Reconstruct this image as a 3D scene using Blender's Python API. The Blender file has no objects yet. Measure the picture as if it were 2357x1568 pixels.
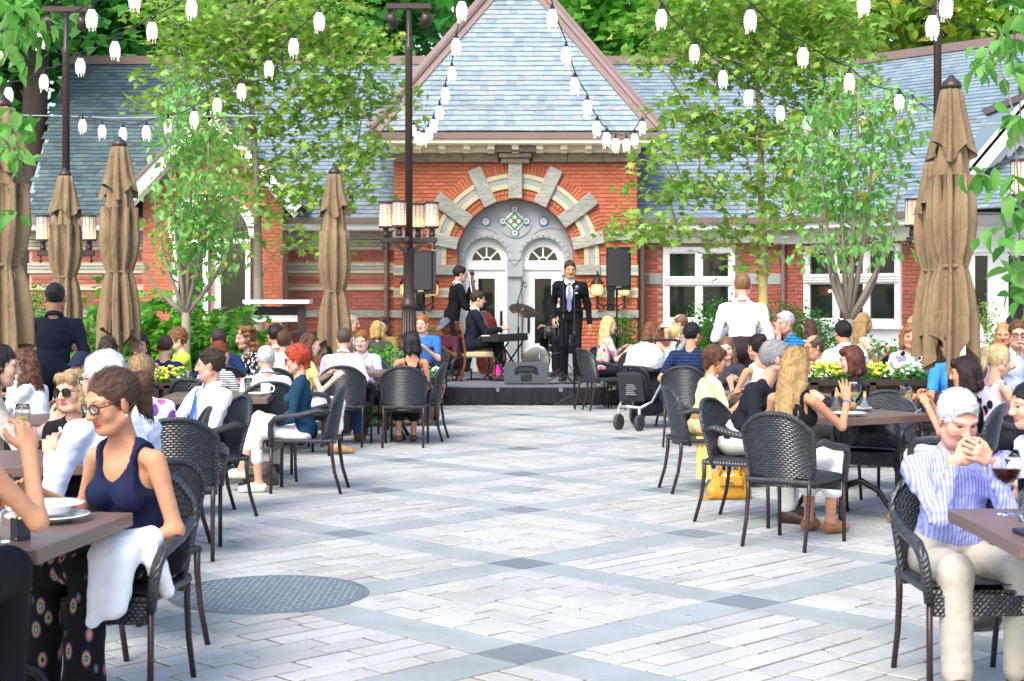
import bpy, math, random
import numpy as np
from math import sin, cos, pi, radians, sqrt, atan2
from mathutils import Vector, Matrix
random.seed(7)
RNG = np.random.default_rng(11)
SC = bpy.context.scene
COL = SC.collection

# ------------------------------------------------------------------ camera, sky, sun, exposure
CAM_H = 1.55
cam_d = bpy.data.cameras.new('camera')
cam = bpy.data.objects.new('camera', cam_d); COL.objects.link(cam)
cam.location = (0, 0, CAM_H); cam.rotation_euler = (radians(90), 0, 0)
cam_d.sensor_width = 36.0; cam_d.lens = 36.0 * 3545 / 2357
cam_d.shift_x = -21.5 / 2357; cam_d.shift_y = -99 / 2357
cam_d.clip_end = 2000; cam_d.clip_start = 0.05
cam_d.dof.use_dof = True; cam_d.dof.focus_distance = 13.5; cam_d.dof.aperture_fstop = 8.0
SC.camera = cam
world = bpy.data.worlds.new('World'); SC.world = world; world.use_nodes = True
_nt = world.node_tree; _nt.nodes.clear()
_o = _nt.nodes.new('ShaderNodeOutputWorld'); _b = _nt.nodes.new('ShaderNodeBackground')
_s = _nt.nodes.new('ShaderNodeTexSky'); _s.sky_type = 'NISHITA'; _s.sun_disc = False
SUN_EL, SUN_AZ = 48.0, 205.0           # elevation; azimuth clockwise from +Y
_s.sun_elevation = radians(SUN_EL); _s.sun_rotation = radians(SUN_AZ)
_s.air_density = 1.0; _s.dust_density = 3.0; _s.ozone_density = 1.2
_b.inputs['Strength'].default_value = 0.15
_nt.links.new(_s.outputs[0], _b.inputs[0]); _nt.links.new(_b.outputs[0], _o.inputs[0])
sun_d = bpy.data.lights.new('sun', 'SUN'); sun_d.energy = 1.2; sun_d.angle = radians(28); sun_d.color = (1.0, .965, .92)
sun = bpy.data.objects.new('sun', sun_d); COL.objects.link(sun)
_dir = Vector((sin(radians(SUN_AZ)) * cos(radians(SUN_EL)), cos(radians(SUN_AZ)) * cos(radians(SUN_EL)), sin(radians(SUN_EL))))
sun.rotation_euler = _dir.to_track_quat('Z', 'Y').to_euler(); sun.location = (0, -10, 30)
SC.view_settings.view_transform = 'Standard'; SC.view_settings.look = 'None'
SC.view_settings.exposure = 1.3; SC.view_settings.gamma = 1.0
SC.view_settings.use_curve_mapping = False
SC.render.engine = 'CYCLES'
SC.cycles.use_denoising = True
SC.cycles.max_bounces = 7; SC.cycles.diffuse_bounces = 3; SC.cycles.glossy_bounces = 3
SC.cycles.transparent_max_bounces = 8; SC.cycles.transmission_bounces = 6
SC.cycles.sample_clamp_indirect = 6.0

F = 3545.0
def PX(x, y, Y):                       # measured picture position at depth Y -> place in the world
    return ((x - 1200) * Y / F, Y, CAM_H - (y - 685) * Y / F)
def PG(x, y):                          # picture position of a ground point
    Y = F * CAM_H / (y - 685); return ((x - 1200) * Y / F, Y)

# ------------------------------------------------------------------ materials
def lin(c):
    if isinstance(c, str):
        c = c.lstrip('#'); c = [int(c[i:i + 2], 16) / 255 for i in (0, 2, 4)]
    return tuple(((v / 12.92) if v <= .04045 else ((v + .055) / 1.055) ** 2.4) for v in c[:3])
MATS = {}
class NT:
    def __init__(s, name):
        s.m = bpy.data.materials.new(name); s.m.use_nodes = True; s.t = s.m.node_tree; s.t.nodes.clear()
        s.out = s.n('ShaderNodeOutputMaterial'); s.p = s.n('ShaderNodeBsdfPrincipled')
        s.l(s.p.outputs[0], s.out.inputs[0])
    def n(s, k, **kw):
        q = s.t.nodes.new(k)
        for a, b in kw.items(): setattr(q, a, b)
        return q
    def l(s, a, b): s.t.links.new(a, b)
    def coord(s, kind='Object'): return s.n('ShaderNodeTexCoord').outputs[kind]
    def mapv(s, v, scale=(1, 1, 1), rot=(0, 0, 0)):
        q = s.n('ShaderNodeMapping'); q.inputs['Scale'].default_value = scale; q.inputs['Rotation'].default_value = rot
        s.l(v, q.inputs[0]); return q.outputs[0]
    def noise(s, v, sc, det=4, rough=.6, dist=0):
        q = s.n('ShaderNodeTexNoise'); q.inputs['Scale'].default_value = sc; q.inputs['Detail'].default_value = det
        q.inputs['Roughness'].default_value = rough; q.inputs['Distortion'].default_value = dist
        s.l(v, q.inputs['Vector']); return q.outputs['Fac']
    def math(s, op, a, b=None, clamp=False):
        q = s.n('ShaderNodeMath', operation=op); q.use_clamp = clamp
        for i, v in enumerate((a, b)):
            if v is None: continue
            if isinstance(v, (int, float)): q.inputs[i].default_value = v
            else: s.l(v, q.inputs[i])
        return q.outputs[0]
    def ramp(s, f, stops, interp='LINEAR'):
        q = s.n('ShaderNodeValToRGB'); r = q.color_ramp; r.interpolation = interp
        while len(r.elements) < len(stops): r.elements.new(.5)
        for e, (p, c) in zip(r.elements, stops): e.position = p; e.color = (*c, 1)
        s.l(f, q.inputs[0]); return q.outputs[0]
    def mix(s, f, a, b, mode='MIX'):
        q = s.n('ShaderNodeMix', data_type='RGBA', blend_type=mode)
        for i, v in ((0, f), (6, a), (7, b)):
            if isinstance(v, (int, float)): q.inputs[i].default_value = v
            elif isinstance(v, tuple): q.inputs[i].default_value = (*v[:3], 1)
            else: s.l(v, q.inputs[i])
        return q.outputs[2]
    def piece(s):                      # a random number per piece: object and mesh island together
        a = s.n('ShaderNodeObjectInfo').outputs['Random']; g = s.n('ShaderNodeNewGeometry').outputs['Random Per Island']
        return s.math('FRACT', s.math('ADD', a, g))
    def bump(s, h, st=.3, d=.01):
        q = s.n('ShaderNodeBump'); q.inputs['Strength'].default_value = st; q.inputs['Distance'].default_value = d
        s.l(h, q.inputs['Height']); s.l(q.outputs[0], s.p.inputs['Normal'])
    def base(s, c):
        if isinstance(c, tuple): s.p.inputs['Base Color'].default_value = (*c[:3], 1)
        else: s.l(c, s.p.inputs['Base Color'])
    def set(s, **kw):
        for k, v in kw.items(): s.p.inputs[k.replace('_', ' ')].default_value = v
        return s
def scale_c(c, k): return tuple(min(1, v * k) for v in c)
def mat(name, col, rough=.6, var=.12, sc=6.0, bump=0.0, bsc=60.0, metal=0.0, emit=None, es=0.0, spec=.5, piece=0.0, stretch=(1, 1, 1), bd=.004):
    if name in MATS: return MATS[name]
    t = NT(name); c = lin(col) if isinstance(col, str) else col
    v = t.mapv(t.coord(), stretch)
    out = c
    if var > 0:
        out = t.ramp(t.noise(v, sc, 6, .65), [(.25, scale_c(c, 1 - var)), (.75, scale_c(c, 1 + var))])
    if piece > 0:
        g = t.ramp(t.piece(), [(0, (1 - piece,) * 3), (1, (1 + piece * .8,) * 3)])
        out = t.mix(1.0, out, g, 'MULTIPLY')
    t.base(out)
    t.set(Roughness=rough, Metallic=metal, Specular_IOR_Level=spec)
    if bump > 0: t.bump(t.noise(v, bsc, 3), bump, bd)
    if emit:
        t.set(Emission_Strength=es); t.p.inputs['Emission Color'].default_value = (*lin(emit), 1)
    MATS[name] = t.m
    return t.m

# ------------------------------------------------------------------ geometry helpers
class MB:
    """collects boxes, tubes, lathes; build() links them as one mesh object"""
    def __init__(s): s.v = []; s.f = []; s.mi = []; s.cur = 0
    def add(s, vs, fs):
        o = len(s.v); s.v += [tuple(v) for v in vs]; s.f += [tuple(i + o for i in f) for f in fs]; s.mi += [s.cur] * len(fs)
    def box(s, c, d, M=None, taper=1.0, bev=0.0):
        x, y, z = (q / 2 for q in d)
        if bev > 0:
            b = min(bev, x * .9, y * .9, z * .9); vs = []
            for sx in (-1, 1):
                for sy in (-1, 1):
                    for sz in (-1, 1):
                        vs += [(sx * x, sy * (y - b), sz * (z - b)), (sx * (x - b), sy * y, sz * (z - b)), (sx * (x - b), sy * (y - b), sz * z)]
            I = lambda sx, sy, sz, k: (((sx > 0) * 4 + (sy > 0) * 2 + (sz > 0)) * 3 + k)
            fs = []
            for a in (-1, 1):
                q = [I(a, -1, -1, 0), I(a, 1, -1, 0), I(a, 1, 1, 0), I(a, -1, 1, 0)]; fs.append(q if a > 0 else q[::-1])
                q = [I(-1, a, -1, 1), I(1, a, -1, 1), I(1, a, 1, 1), I(-1, a, 1, 1)]; fs.append(q if a < 0 else q[::-1])
                q = [I(-1, -1, a, 2), I(1, -1, a, 2), I(1, 1, a, 2), I(-1, 1, a, 2)]; fs.append(q if a > 0 else q[::-1])
                for b2 in (-1, 1):
                    q = [I(a, b2, -1, 0), I(a, b2, 1, 0), I(a, b2, 1, 1), I(a, b2, -1, 1)]; fs.append(q if a * b2 < 0 else q[::-1])
                    q = [I(a, -1, b2, 0), I(a, 1, b2, 0), I(a, 1, b2, 2), I(a, -1, b2, 2)]; fs.append(q if a * b2 > 0 else q[::-1])
                    q = [I(-1, a, b2, 1), I(1, a, b2, 1), I(1, a, b2, 2), I(-1, a, b2, 2)]; fs.append(q if a * b2 < 0 else q[::-1])
                    for c2 in (-1, 1):
                        q = [I(a, b2, c2, 0), I(a, b2, c2, 1), I(a, b2, c2, 2)]; fs.append(q if a * b2 * c2 > 0 else q[::-1])
        else:
            t = taper
            vs = [(-x, -y, -z), (x, -y, -z), (x, y, -z), (-x, y, -z), (-x * t, -y * t, z), (x * t, -y * t, z), (x * t, y * t, z), (-x * t, y * t, z)]
            fs = [(3, 2, 1, 0), (4, 5, 6, 7), (0, 1, 5, 4), (1, 2, 6, 5), (2, 3, 7, 6), (3, 0, 4, 7)]
        if M is not None: vs = [M @ Vector(v) for v in vs]
        s.add([(v[0] + c[0], v[1] + c[1], v[2] + c[2]) for v in vs], fs)
        return s
    def beam(s, a, b, w, h, up=(0, 0, 1)):          # box from a to b
        a, b = Vector(a), Vector(b); d = (b - a); L = d.length; d.normalize()
        u = Vector(up); x = d.cross(u)
        if x.length < 1e-5: x = d.cross(Vector((1, 0, 0)))
        x.normalize(); z = x.cross(d)
        M = Matrix((x, d, z)).transposed()
        return s.box((a + b) / 2, (w, L, h), M)
    def tube(s, pts, r, n=8, cap=True, flat=None):
        P = [Vector(p) for p in pts]; m = len(P)
        R = list(r) if hasattr(r, '__len__') else [r] * m
        rings = []; ref = None
        for i in range(m):
            d = (P[min(i + 1, m - 1)] - P[max(i - 1, 0)])
            d = d.normalized() if d.length > 1e-9 else Vector((0, 0, 1))
            if ref is None:
                ref = d.orthogonal().normalized() if abs(d.z) > .3 else Vector((0, 0, 1)).cross(d).normalized()
            x = (ref - d * ref.dot(d)); x = x.normalized() if x.length > 1e-6 else d.orthogonal().normalized()
            ref = x; y = d.cross(x)
            rings.append([P[i] + (x * cos(2 * pi * k / n) + y * sin(2 * pi * k / n) * (flat or 1)) * R[i] for k in range(n)])
        vs = [v for q in rings for v in q]; fs = []
        for i in range(m - 1):
            for k in range(n):
                a = i * n + k; b = i * n + (k + 1) % n
                fs.append((a, b, b + n, a + n))
        if cap: fs += [tuple(range(n))[::-1], tuple((m - 1) * n + k for k in range(n))]
        s.add(vs, fs); return s
    def lathe(s, prof, n=16, c=(0, 0, 0), M=None):   # prof: (r, z) from bottom to top
        vs = []; fs = []; m = len(prof)
        for r, z in prof:
            for k in range(n):
                v = Vector((r * cos(2 * pi * k / n), r * sin(2 * pi * k / n), z))
                if M is not None: v = M @ v
                vs.append((v[0] + c[0], v[1] + c[1], v[2] + c[2]))
        for i in range(m - 1):
            for k in range(n):
                a = i * n + k; b = i * n + (k + 1) % n; fs.append((a, b, b + n, a + n))
        if prof[0][0] > 1e-6: fs.append(tuple(range(n))[::-1])
        if prof[-1][0] > 1e-6: fs.append(tuple((m - 1) * n + k for k in range(n)))
        s.add(vs, fs); return s
    def ball(s, c, r, n=10, m=7, M=None):
        rx, ry, rz = r if hasattr(r, '__len__') else (r, r, r)
        prof = [(sin(pi * i / m), -cos(pi * i / m)) for i in range(m + 1)]
        vs = []; fs = []
        for pr, pz in prof:
            for k in range(n):
                v = Vector((pr * cos(2 * pi * k / n) * rx, pr * sin(2 * pi * k / n) * ry, pz * rz))
                if M is not None: v = M @ v
                vs.append((v[0] + c[0], v[1] + c[1], v[2] + c[2]))
        for i in range(m):
            for k in range(n):
                a = i * n + k; b = i * n + (k + 1) % n; fs.append((a, b, b + n, a + n))
        s.add(vs, fs); return s
    def prism(s, poly, y0, y1):                      # polygon of (x, z) extruded along y
        n = len(poly); vs = [(x, y0, z) for x, z in poly] + [(x, y1, z) for x, z in poly]
        fs = [tuple(range(n)), tuple(range(2 * n - 1, n - 1, -1))]
        for i in range(n): j = (i + 1) % n; fs.append((j, i, i + n, j + n))
        s.add(vs, fs); return s
    def ring(s, c, r0, r1, a0, a1, y0, y1, n=24):     # flat arch segment in the xz plane, angles from +x anticlockwise
        vs = []; fs = []
        for i in range(n + 1):
            a = a0 + (a1 - a0) * i / n
            for r in (r0, r1):
                for y in (y0, y1): vs.append((c[0] + r * cos(a), y, c[1] + r * sin(a)))
        for i in range(n):
            o = i * 4; p = o + 4
            fs += [(o, o + 2, p + 2, p), (o + 1, p + 1, p + 3, o + 3), (o, p, p + 1, o + 1), (o + 2, o + 3, p + 3, p + 2)]
        e = n * 4
        fs += [(0, 1, 3, 2), (e, e + 2, e + 3, e + 1)]
        s.add(vs, fs); return s
    def mesh(s, name, mats, smooth=False):
        me = bpy.data.meshes.new(name); me.from_pydata(s.v, [], s.f)
        for m in (mats if isinstance(mats, (list, tuple)) else [mats]): me.materials.append(m)
        if any(s.mi): me.polygons.foreach_set('material_index', s.mi)
        if smooth: me.polygons.foreach_set('use_smooth', [True] * len(me.polygons))
        me.update(); return me
    def build(s, name, mats, parent=None, smooth=False, loc=None, rotz=None, kind=None, label=None):
        return link(name, s.mesh(name, mats, smooth), parent, loc, rotz, kind, label)
def link(name, me, parent=None, loc=None, rotz=None, kind=None, label=None):
    o = bpy.data.objects.new(name, me); COL.objects.link(o)
    if parent is not None: o.parent = parent
    if loc is not None: o.location = loc
    if rotz is not None: o.rotation_euler = (0, 0, rotz)
    if kind: o['kind'] = kind
    if label: o['label'] = label
    return o
def tag(o, label, cat, group=None):
    o['label'] = label; o['category'] = cat
    if group: o['group'] = group
    return o
def thing(name, label, cat, loc=(0, 0, 0), rotz=0.0, group=None):
    o = bpy.data.objects.new(name, None); COL.objects.link(o); o.empty_display_size = .1
    o.location = loc; o.rotation_euler = (0, 0, rotz)
    return tag(o, label, cat, group)
def structure(name, loc=(0, 0, 0)):
    o = bpy.data.objects.new(name, None); COL.objects.link(o); o.location = loc; o['kind'] = 'structure'; return o
KIDS = {}
def dup(root, label, loc, rotz, group=None):
    kids = {}
    for o in COL.objects:
        if o.parent is not None: kids.setdefault(o.parent.name, []).append(o)
    def rec(o, par):
        c = o.copy(); COL.objects.link(c)
        if par is not None: c.parent = par
        for k in kids.get(o.name, []): rec(k, c)
        return c
    r = rec(root, None); r.location = loc; r.rotation_euler = (0, 0, rotz); r['label'] = label
    if group: r['group'] = group
    return r
def np_mesh(name, V, Fq, mats, smooth=True, colors=None, mi=None):
    me = bpy.data.meshes.new(name); V = np.asarray(V, np.float32); Fq = np.asarray(Fq, np.int32); k = Fq.shape[1]
    me.vertices.add(len(V)); me.vertices.foreach_set('co', V.ravel())
    me.loops.add(Fq.size); me.loops.foreach_set('vertex_index', Fq.ravel())
    me.polygons.add(len(Fq)); me.polygons.foreach_set('loop_start', np.arange(0, Fq.size, k, dtype=np.int32))
    if smooth: me.polygons.foreach_set('use_smooth', np.ones(len(Fq), bool))
    for m in (mats if isinstance(mats, (list, tuple)) else [mats]): me.materials.append(m)
    if mi is not None: me.polygons.foreach_set('material_index', np.asarray(mi, np.int32))
    me.update(calc_edges=True); me.validate()
    if colors is not None:
        a = me.color_attributes.new('Col', 'FLOAT_COLOR', 'POINT')
        C = np.ones((len(V), 4), np.float32); C[:, :3] = colors; a.data.foreach_set('color', C.ravel())
    return me
def rot_axis(axis, ang): return np.array(Matrix.Rotation(ang, 3, axis))
# ------------------------------------------------------------------ ground: stone plaza on a 45 degree grid
def stone_mat(name, c0, c1, c2, sc=35, rough=.75, piece=.1, bump=.25, fine=220):
    t = NT(name); v = t.coord('Generated' if False else 'Object')
    w = t.n('ShaderNodeNewGeometry').outputs['Position']
    n1 = t.noise(w, sc, 8, .75); n2 = t.noise(w, 2.2, 4, .6); n3 = t.noise(w, fine, 2, .6)
    c = t.ramp(n1, [(.3, c0), (.5, c1), (.72, c2)])
    c = t.mix(.5, c, t.ramp(n3, [(.3, scale_c(c1, .66)), (.62, scale_c(c2, 1.12))]))
    c = t.mix(1.0, c, t.ramp(n2, [(.3, (.88, .88, .86)), (.7, (1.06, 1.06, 1.07))]), 'MULTIPLY')
    c = t.mix(1.0, c, t.ramp(t.piece(), [(0, (1 - piece,) * 3), (.5, (1, 1 - piece * .1, 1 - piece * .25)), (1, (1 + piece * .7,) * 3)]), 'MULTIPLY')
    st_ = t.noise(w, .9, 6, .7, .5); c = t.mix(1.0, c, t.ramp(st_, [(.32, (.86, .85, .82)), (.52, (1, 1, 1))]), 'MULTIPLY')
    vo = t.n('ShaderNodeTexVoronoi'); vo.inputs['Scale'].default_value = 2.6; t.l(w, vo.inputs['Vector']); c = t.mix(1.0, c, t.ramp(vo.outputs['Distance'], [(.035, (.5, .5, .5)), (.05, (1, 1, 1))]), 'MULTIPLY')
    t.base(c); t.set(Roughness=rough, Specular_IOR_Level=.35); t.bump(n1, bump, .004); MATS[name] = t.m; return t.m
M_GRANITE = stone_mat('granite_sett', (.30, .312, .305), (.41, .425, .417), (.53, .545, .536), 34, piece=.13, fine=190)
M_BLUE = stone_mat('bluestone', (.285, .325, .33), (.33, .37, .372), (.37, .41, .412), 7, .6, .07, .08, 120)
M_DARK = stone_mat('dark_bluestone', (.155, .18, .20), (.185, .212, .235), (.215, .245, .27), 7, .55, .12, .08, 120)
M_MORTAR = mat('mortar', '#6e6354', .95, .25, 20, .3, 120)
M_SOIL = mat('soil', '#4a4136', .95, .3, 4, .4, 60)

g = MB(); g.add([(-400, -60, -.03), (400, -60, -.03), (400, 700, -.03), (-400, 700, -.03)], [(0, 1, 2, 3)])
g.build('ground', M_SOIL, kind='structure')
pave = structure('pavement')
g = MB(); g.add([(-16, -2, -.0042), (16, -2, -.0042), (16, 27.6, -.0042), (-16, 27.6, -.0042)], [(0, 1, 2, 3)])
g.build('mortar_bed', M_MORTAR, pave)
DP = 2.278; SIDE = DP / sqrt(2); BAND = .285; Y00 = 6.71
U45 = np.array([1, 1]) / sqrt(2); V45 = np.array([-1, 1]) / sqrt(2)   # u: away right, v: away left
def g2w(u, v): p = np.array([0, Y00]) + U45 * u + V45 * v; return p
MANHOLE = (-1.317, 8.05, .50)
def paver_mesh(poly, ch=.006, h=.02, jit=0.0):
    """chamfered slab from a convex quad (world xy)"""
    P = np.array(poly, float); n = len(P)
    if jit > .001: P = P + np.random.default_rng(int(abs(P[0, 0] * 7919 + P[0, 1] * 104729) * 10) % 99991).uniform(-.0045, .0045, P.shape)
    c = P.mean(0)
    d = P - c; L = np.linalg.norm(d, axis=1, keepdims=True); Pi = c + d * (1 - ch * 1.4 / L)
    z = np.random.default_rng(int(abs(c[0] * 977 + c[1] * 3571) * 10) % 99991)
    dz = float(np.clip(z.normal(0, jit), -.0012, .002)) if jit else 0; tx, ty = np.clip(z.normal(0, jit * 1.2, 2), -.0025, .0025)
    vs = [(p[0] - c[0], p[1] - c[1], -h) for p in P] + [(p[0] - c[0], p[1] - c[1], -ch + dz) for p in P] + \
         [(p[0] - c[0], p[1] - c[1], dz + tx * (p[0] - c[0]) + ty * (p[1] - c[1])) for p in Pi]
    fs = [tuple(range(2 * n, 3 * n))]
    for i in range(n):
        j = (i + 1) % n; fs += [(i, j, j + n, i + n), (i + n, j + n, j + 2 * n, i + 2 * n)]
    return c, vs, fs
pieces = {'sett': [], 'band_slab': [], 'corner_slab': []}
def in_manhole(c, pad): return (c[0] - MANHOLE[0]) ** 2 + (c[1] - MANHOLE[1]) ** 2 < (MANHOLE[2] + pad) ** 2
hb = BAND / 2
rs = random.Random(3)
def quad(u0, u1, v0, v1): return [g2w(u0, v0), g2w(u1, v0), g2w(u1, v1), g2w(u0, v1)]
for iu in range(-9, 17):
    for iv in range(-9, 17):
        u, v = iu * SIDE, iv * SIDE; c = g2w(u + SIDE / 2, v + SIDE / 2)
        if c[1] < 1 or c[1] > 27.2 or abs(c[0]) > c[1] * .42 + 2.2: continue
        j = .0055
        pieces['corner_slab'].append(quad(u - hb + j, u + hb - j, v - hb + j, v + hb - j))
        L = SIDE - BAND
        for q in range(2):
            a, b = u + hb + L * q / 2, u + hb + L * (q + 1) / 2
            pieces['band_slab'].append(quad(a + j, b - j, v - hb + j, v + hb - j))
            a, b = v + hb + L * q / 2, v + hb + L * (q + 1) / 2
            pieces['band_slab'].append(quad(u - hb + j, u + hb - j, a + j, b - j))
        along_v = (iu + iv) % 2 == 0               # setts run along v (down to the right) or along u
        rows = 9; rh = L / rows; far = c[1] > 19
        for r in range(rows):
            x = hb; e = SIDE - hb
            first = True
            while x < e - .01:
                w = rs.uniform(.21, .43) if not first else rs.uniform(.1, .4); first = False
                x2 = min(e, x + w)
                if e - x2 < .13: x2 = e
                g_ = .0075; r0, r1 = hb + r * rh + g_, hb + (r + 1) * rh - g_
                k = rs.uniform(-.004, .004)
                pieces['sett'].append(quad(u + r0, u + r1 + k, v + x + g_, v + x2 - g_) if along_v else quad(u + x + g_, u + x2 - g_, v + r0, v + r1 + k))
                x = x2
for kind, m, jit in (('sett', M_GRANITE, .0014), ('band_slab', M_BLUE, .0006), ('corner_slab', M_DARK, .0006)):
    L = [p for p in pieces[kind] if not in_manhole(np.mean(p, 0), -.12)]
    def size_in_view(p):
        c = np.mean(p, 0); vis = 1 if (c[1] > 5.7 and abs(c[0] - .0) < c[1] * .345) else 0
        return (-vis, c[1])
    L.sort(key=size_in_view)
    rest = MB()
    for i, p in enumerate(L):
        c, vs, fs = paver_mesh(p, .0028 if kind == 'sett' else .002, .02, jit)
        if i < 300:
            b = MB(); b.add(vs, fs); b.build(kind, m, pave, loc=(c[0], c[1], 0))
        else: rest.add([(x + c[0], y + c[1], z) for x, y, z in vs], fs)
    if rest.v: rest.build(kind + '_field', m, pave, kind='stuff')
# manhole cover
mh = thing('manhole_cover', 'round dark checkered metal manhole cover set into the plaza paving', 'manhole cover', (MANHOLE[0], MANHOLE[1], .006))
M_IRON = mat('cast_iron', '#77828a', .5, .2, 14, .2, 80, metal=.35)
b = MB(); b.lathe([(MANHOLE[2] - .004, -.02), (MANHOLE[2] - .004, -.002), (MANHOLE[2] - .01, 0), (.0, 0)], 48); b.build('plate', M_IRON, mh)
b = MB(); b.lathe([(MANHOLE[2] + .002, -.02), (MANHOLE[2] + .002, .0), (MANHOLE[2] + .018, .0), (MANHOLE[2] + .02, -.02)], 48); b.build('rim', M_DARK, mh)
b = MB(); st = .034
for i in range(-15, 16):
    for j in range(-15, 16):
        x, y = i * st, j * st
        if x * x + y * y < (MANHOLE[2] - .035) ** 2:
            a = .012 if (i + j) % 2 else .006; q = .006 if (i + j) % 2 else .012
            b.add([(x - a, y - q, .0002), (x + a, y - q, .0002), (x + a, y + q, .0002), (x - a, y + q, .0002), (x, y, .006)], [(0, 1, 4), (1, 2, 4), (2, 3, 4), (3, 0, 4)])
b.build('raised_tread', M_IRON, mh, kind='stuff')
c = PG(1180, 1127)
b = MB(); b.box((0, 0, .001), (.40, .40, .008), Matrix.Rotation(pi / 4, 3, 'Z'), bev=.003)
tag(b.build('access_cover', M_BLUE, loc=(c[0], c[1], 0.002)), 'small square grey access cover in the middle of the plaza', 'cover')
# ------------------------------------------------------------------ the restaurant building
from mathutils.geometry import tessellate_polygon
YW = 27.5
def WX(x, Y=YW): return (x - 1200) * Y / F
def WZ(y, Y=YW): return CAM_H - (y - 685) * Y / F
def plate(b, outer, holes, y0, y1):
    """flat plate in the xz plane with holes, front at y0, reveals back to y1"""
    loops = [outer] + holes
    tris = tessellate_polygon([[Vector((x, z, 0)) for x, z in L] for L in loops])
    flat = [p for L in loops for p in L]
    vs = [(x, y0, z) for x, z in flat]; fs = []
    for t in tris:
        a, c, d = (Vector(flat[i]) for i in t)
        cr = (c - a).cross(d - a)
        fs.append(tuple(t) if cr > 0 else tuple(t)[::-1])
    b.add(vs, fs)
    for L in loops:
        n = len(L); vs = [(x, y0, z) for x, z in L] + [(x, y1, z) for x, z in L]
        b.add(vs, [(i, (i + 1) % n, (i + 1) % n + n, i + n) for i in range(n)])
def arc(cx, cz, r, a0, a1, n=24): return [(cx + r * cos(a0 + (a1 - a0) * i / n), cz + r * sin(a0 + (a1 - a0) * i / n)) for i in range(n + 1)]
M_BRICK = mat('red_brick', '#bb694a', .85, .16, 9, .25, 90, piece=.16)
M_BRICK2 = mat('worn_red_brick', '#a65c4c', .88, .2, 9, .3, 90, piece=.22)
M_JOINT = mat('brick_mortar', '#a8664e', .95, .15, 20, .2, 100)
M_JOINT2 = mat('pale_mortar', '#b39384', .95, .15, 20, .2, 100)
def banded_stone(name, a, b_, c):
    t = NT(name); v = t.mapv(t.n('ShaderNodeNewGeometry').outputs['Position'], (1.3, 1.3, 9)); n = t.noise(v, 3.2, 9, .72, 1.4)
    cc = t.mix(1.0, t.ramp(n, [(.3, lin(a)), (.5, lin(b_)), (.68, lin(c))]), t.ramp(t.piece(), [(0, (.86,) * 3), (1, (1.1, 1.1, 1.08))]), 'MULTIPLY')
    t.base(cc); t.set(Roughness=.9); t.bump(n, .8, .03); MATS[name] = t.m; return t.m
M_GNEISS = banded_stone('weathered_gneiss', '#7d7d76', '#a6a69c', '#c2c0b2')
M_GNEISS2 = banded_stone('brown_gneiss', '#73685a', '#948776', '#b3a690')
M_CREAM = mat('cream_sandstone', '#c4b795', .85, .12, 5, .2, 50)
M_GREYST = mat('grey_stone', '#9aa09e', .8, .1, 5, .2, 50)
M_TYMP = mat('carved_grey_stone', '#a3a8a9', .75, .08, 4, .12, 40)
M_WHITE = mat('white_paint', '#e9eae6', .45, .03, 5)
M_IVORY = mat('ivory_paint', '#efe4c8', .5, .04, 5)
M_COPPER = mat('brown_metal_flashing', '#84706a', .5, .1, 3, metal=.3)
M_GLASS = NT('window_glass'); M_GLASS.base(lin('#1d2622')); M_GLASS.set(Roughness=.04, Specular_IOR_Level=.75); M_GLASS = M_GLASS.m
M_BLACK = mat('black_metal', '#1b1b1e', .45, .1, 20, metal=.2)
M_BROWNM = mat('dark_brown_metal', '#40342f', .42, .1, 12, metal=.25)
def slate_mat(name, cols, piece=.2):
    t = NT(name); p = t.piece(); w = t.n('ShaderNodeNewGeometry').outputs['Position']
    n = t.noise(t.mapv(w, (1, 1, 1.6)), 9, 6, .7, .6)
    c = t.ramp(p, [(i / (len(cols) - 1), lin(c)) for i, c in enumerate(cols)], 'CONSTANT')
    c = t.mix(1.0, c, t.ramp(n, [(.3, (.82,) * 3), (.7, (1.14,) * 3)]), 'MULTIPLY')
    t.base(c); t.set(Roughness=.55); t.bump(n, .3, .006); MATS[name] = t.m; return t.m
M_SLATE = slate_mat('blue_grey_slate', ['#8a9ba3', '#92a4aa', '#8797a0', '#96a6aa', '#808f98', '#8fa0a5', '#979a9a', '#8c9ea5'])
M_SLATE_L = slate_mat('tree_shaded_slate', ['#4f6265', '#566a6b', '#4b5d62', '#5c6c6a', '#465659', '#536667'])  # left roof slates: tree shade put into the colour, darker and greener
M_SLATE_R = slate_mat('pale_blue_slate', ['#7d8f99', '#83959d', '#788a95', '#89989f', '#73848f', '#7f919a'])

bld = thing('restaurant_building', 'red brick restaurant with slate roofs, stone banding and an arched double doorway', 'building', (0, YW, 0))
BRICKS = []           # (pavilion?, mesh verts, faces, centre)
COUNT = {}
def piece_part(name, m, c, vs, fs, bucket, parent, cap=300):
    """the first 300 pieces become parts, the rest one joined part"""
    k = COUNT.get(name, 0)
    if k < cap:
        COUNT[name] = k + 1; b = MB(); b.add(vs, fs); b.build(name, m, parent, loc=tuple(c))
    else: bucket.setdefault((name, m.name), MB()).add([(v[0] + c[0], v[1] + c[1], v[2] + c[2]) for v in vs], fs)
BUCK = {}
def brick_box(w, h, d, M=None):
    x, z, e = w / 2, h / 2, .003
    vs = [(-x, d, -z), (x, d, -z), (x, d, z), (-x, d, z), (-x + e, 0, -z + e), (x - e, 0, -z + e), (x - e, 0, z - e), (-x + e, 0, z - e)]
    fs = [(4, 5, 6, 7), (0, 1, 5, 4), (1, 2, 6, 5), (2, 3, 7, 6), (3, 0, 4, 7)]
    if M is not None: vs = [tuple(M @ Vector(v)) for v in vs]
    return vs, fs
rb = random.Random(5)
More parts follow.
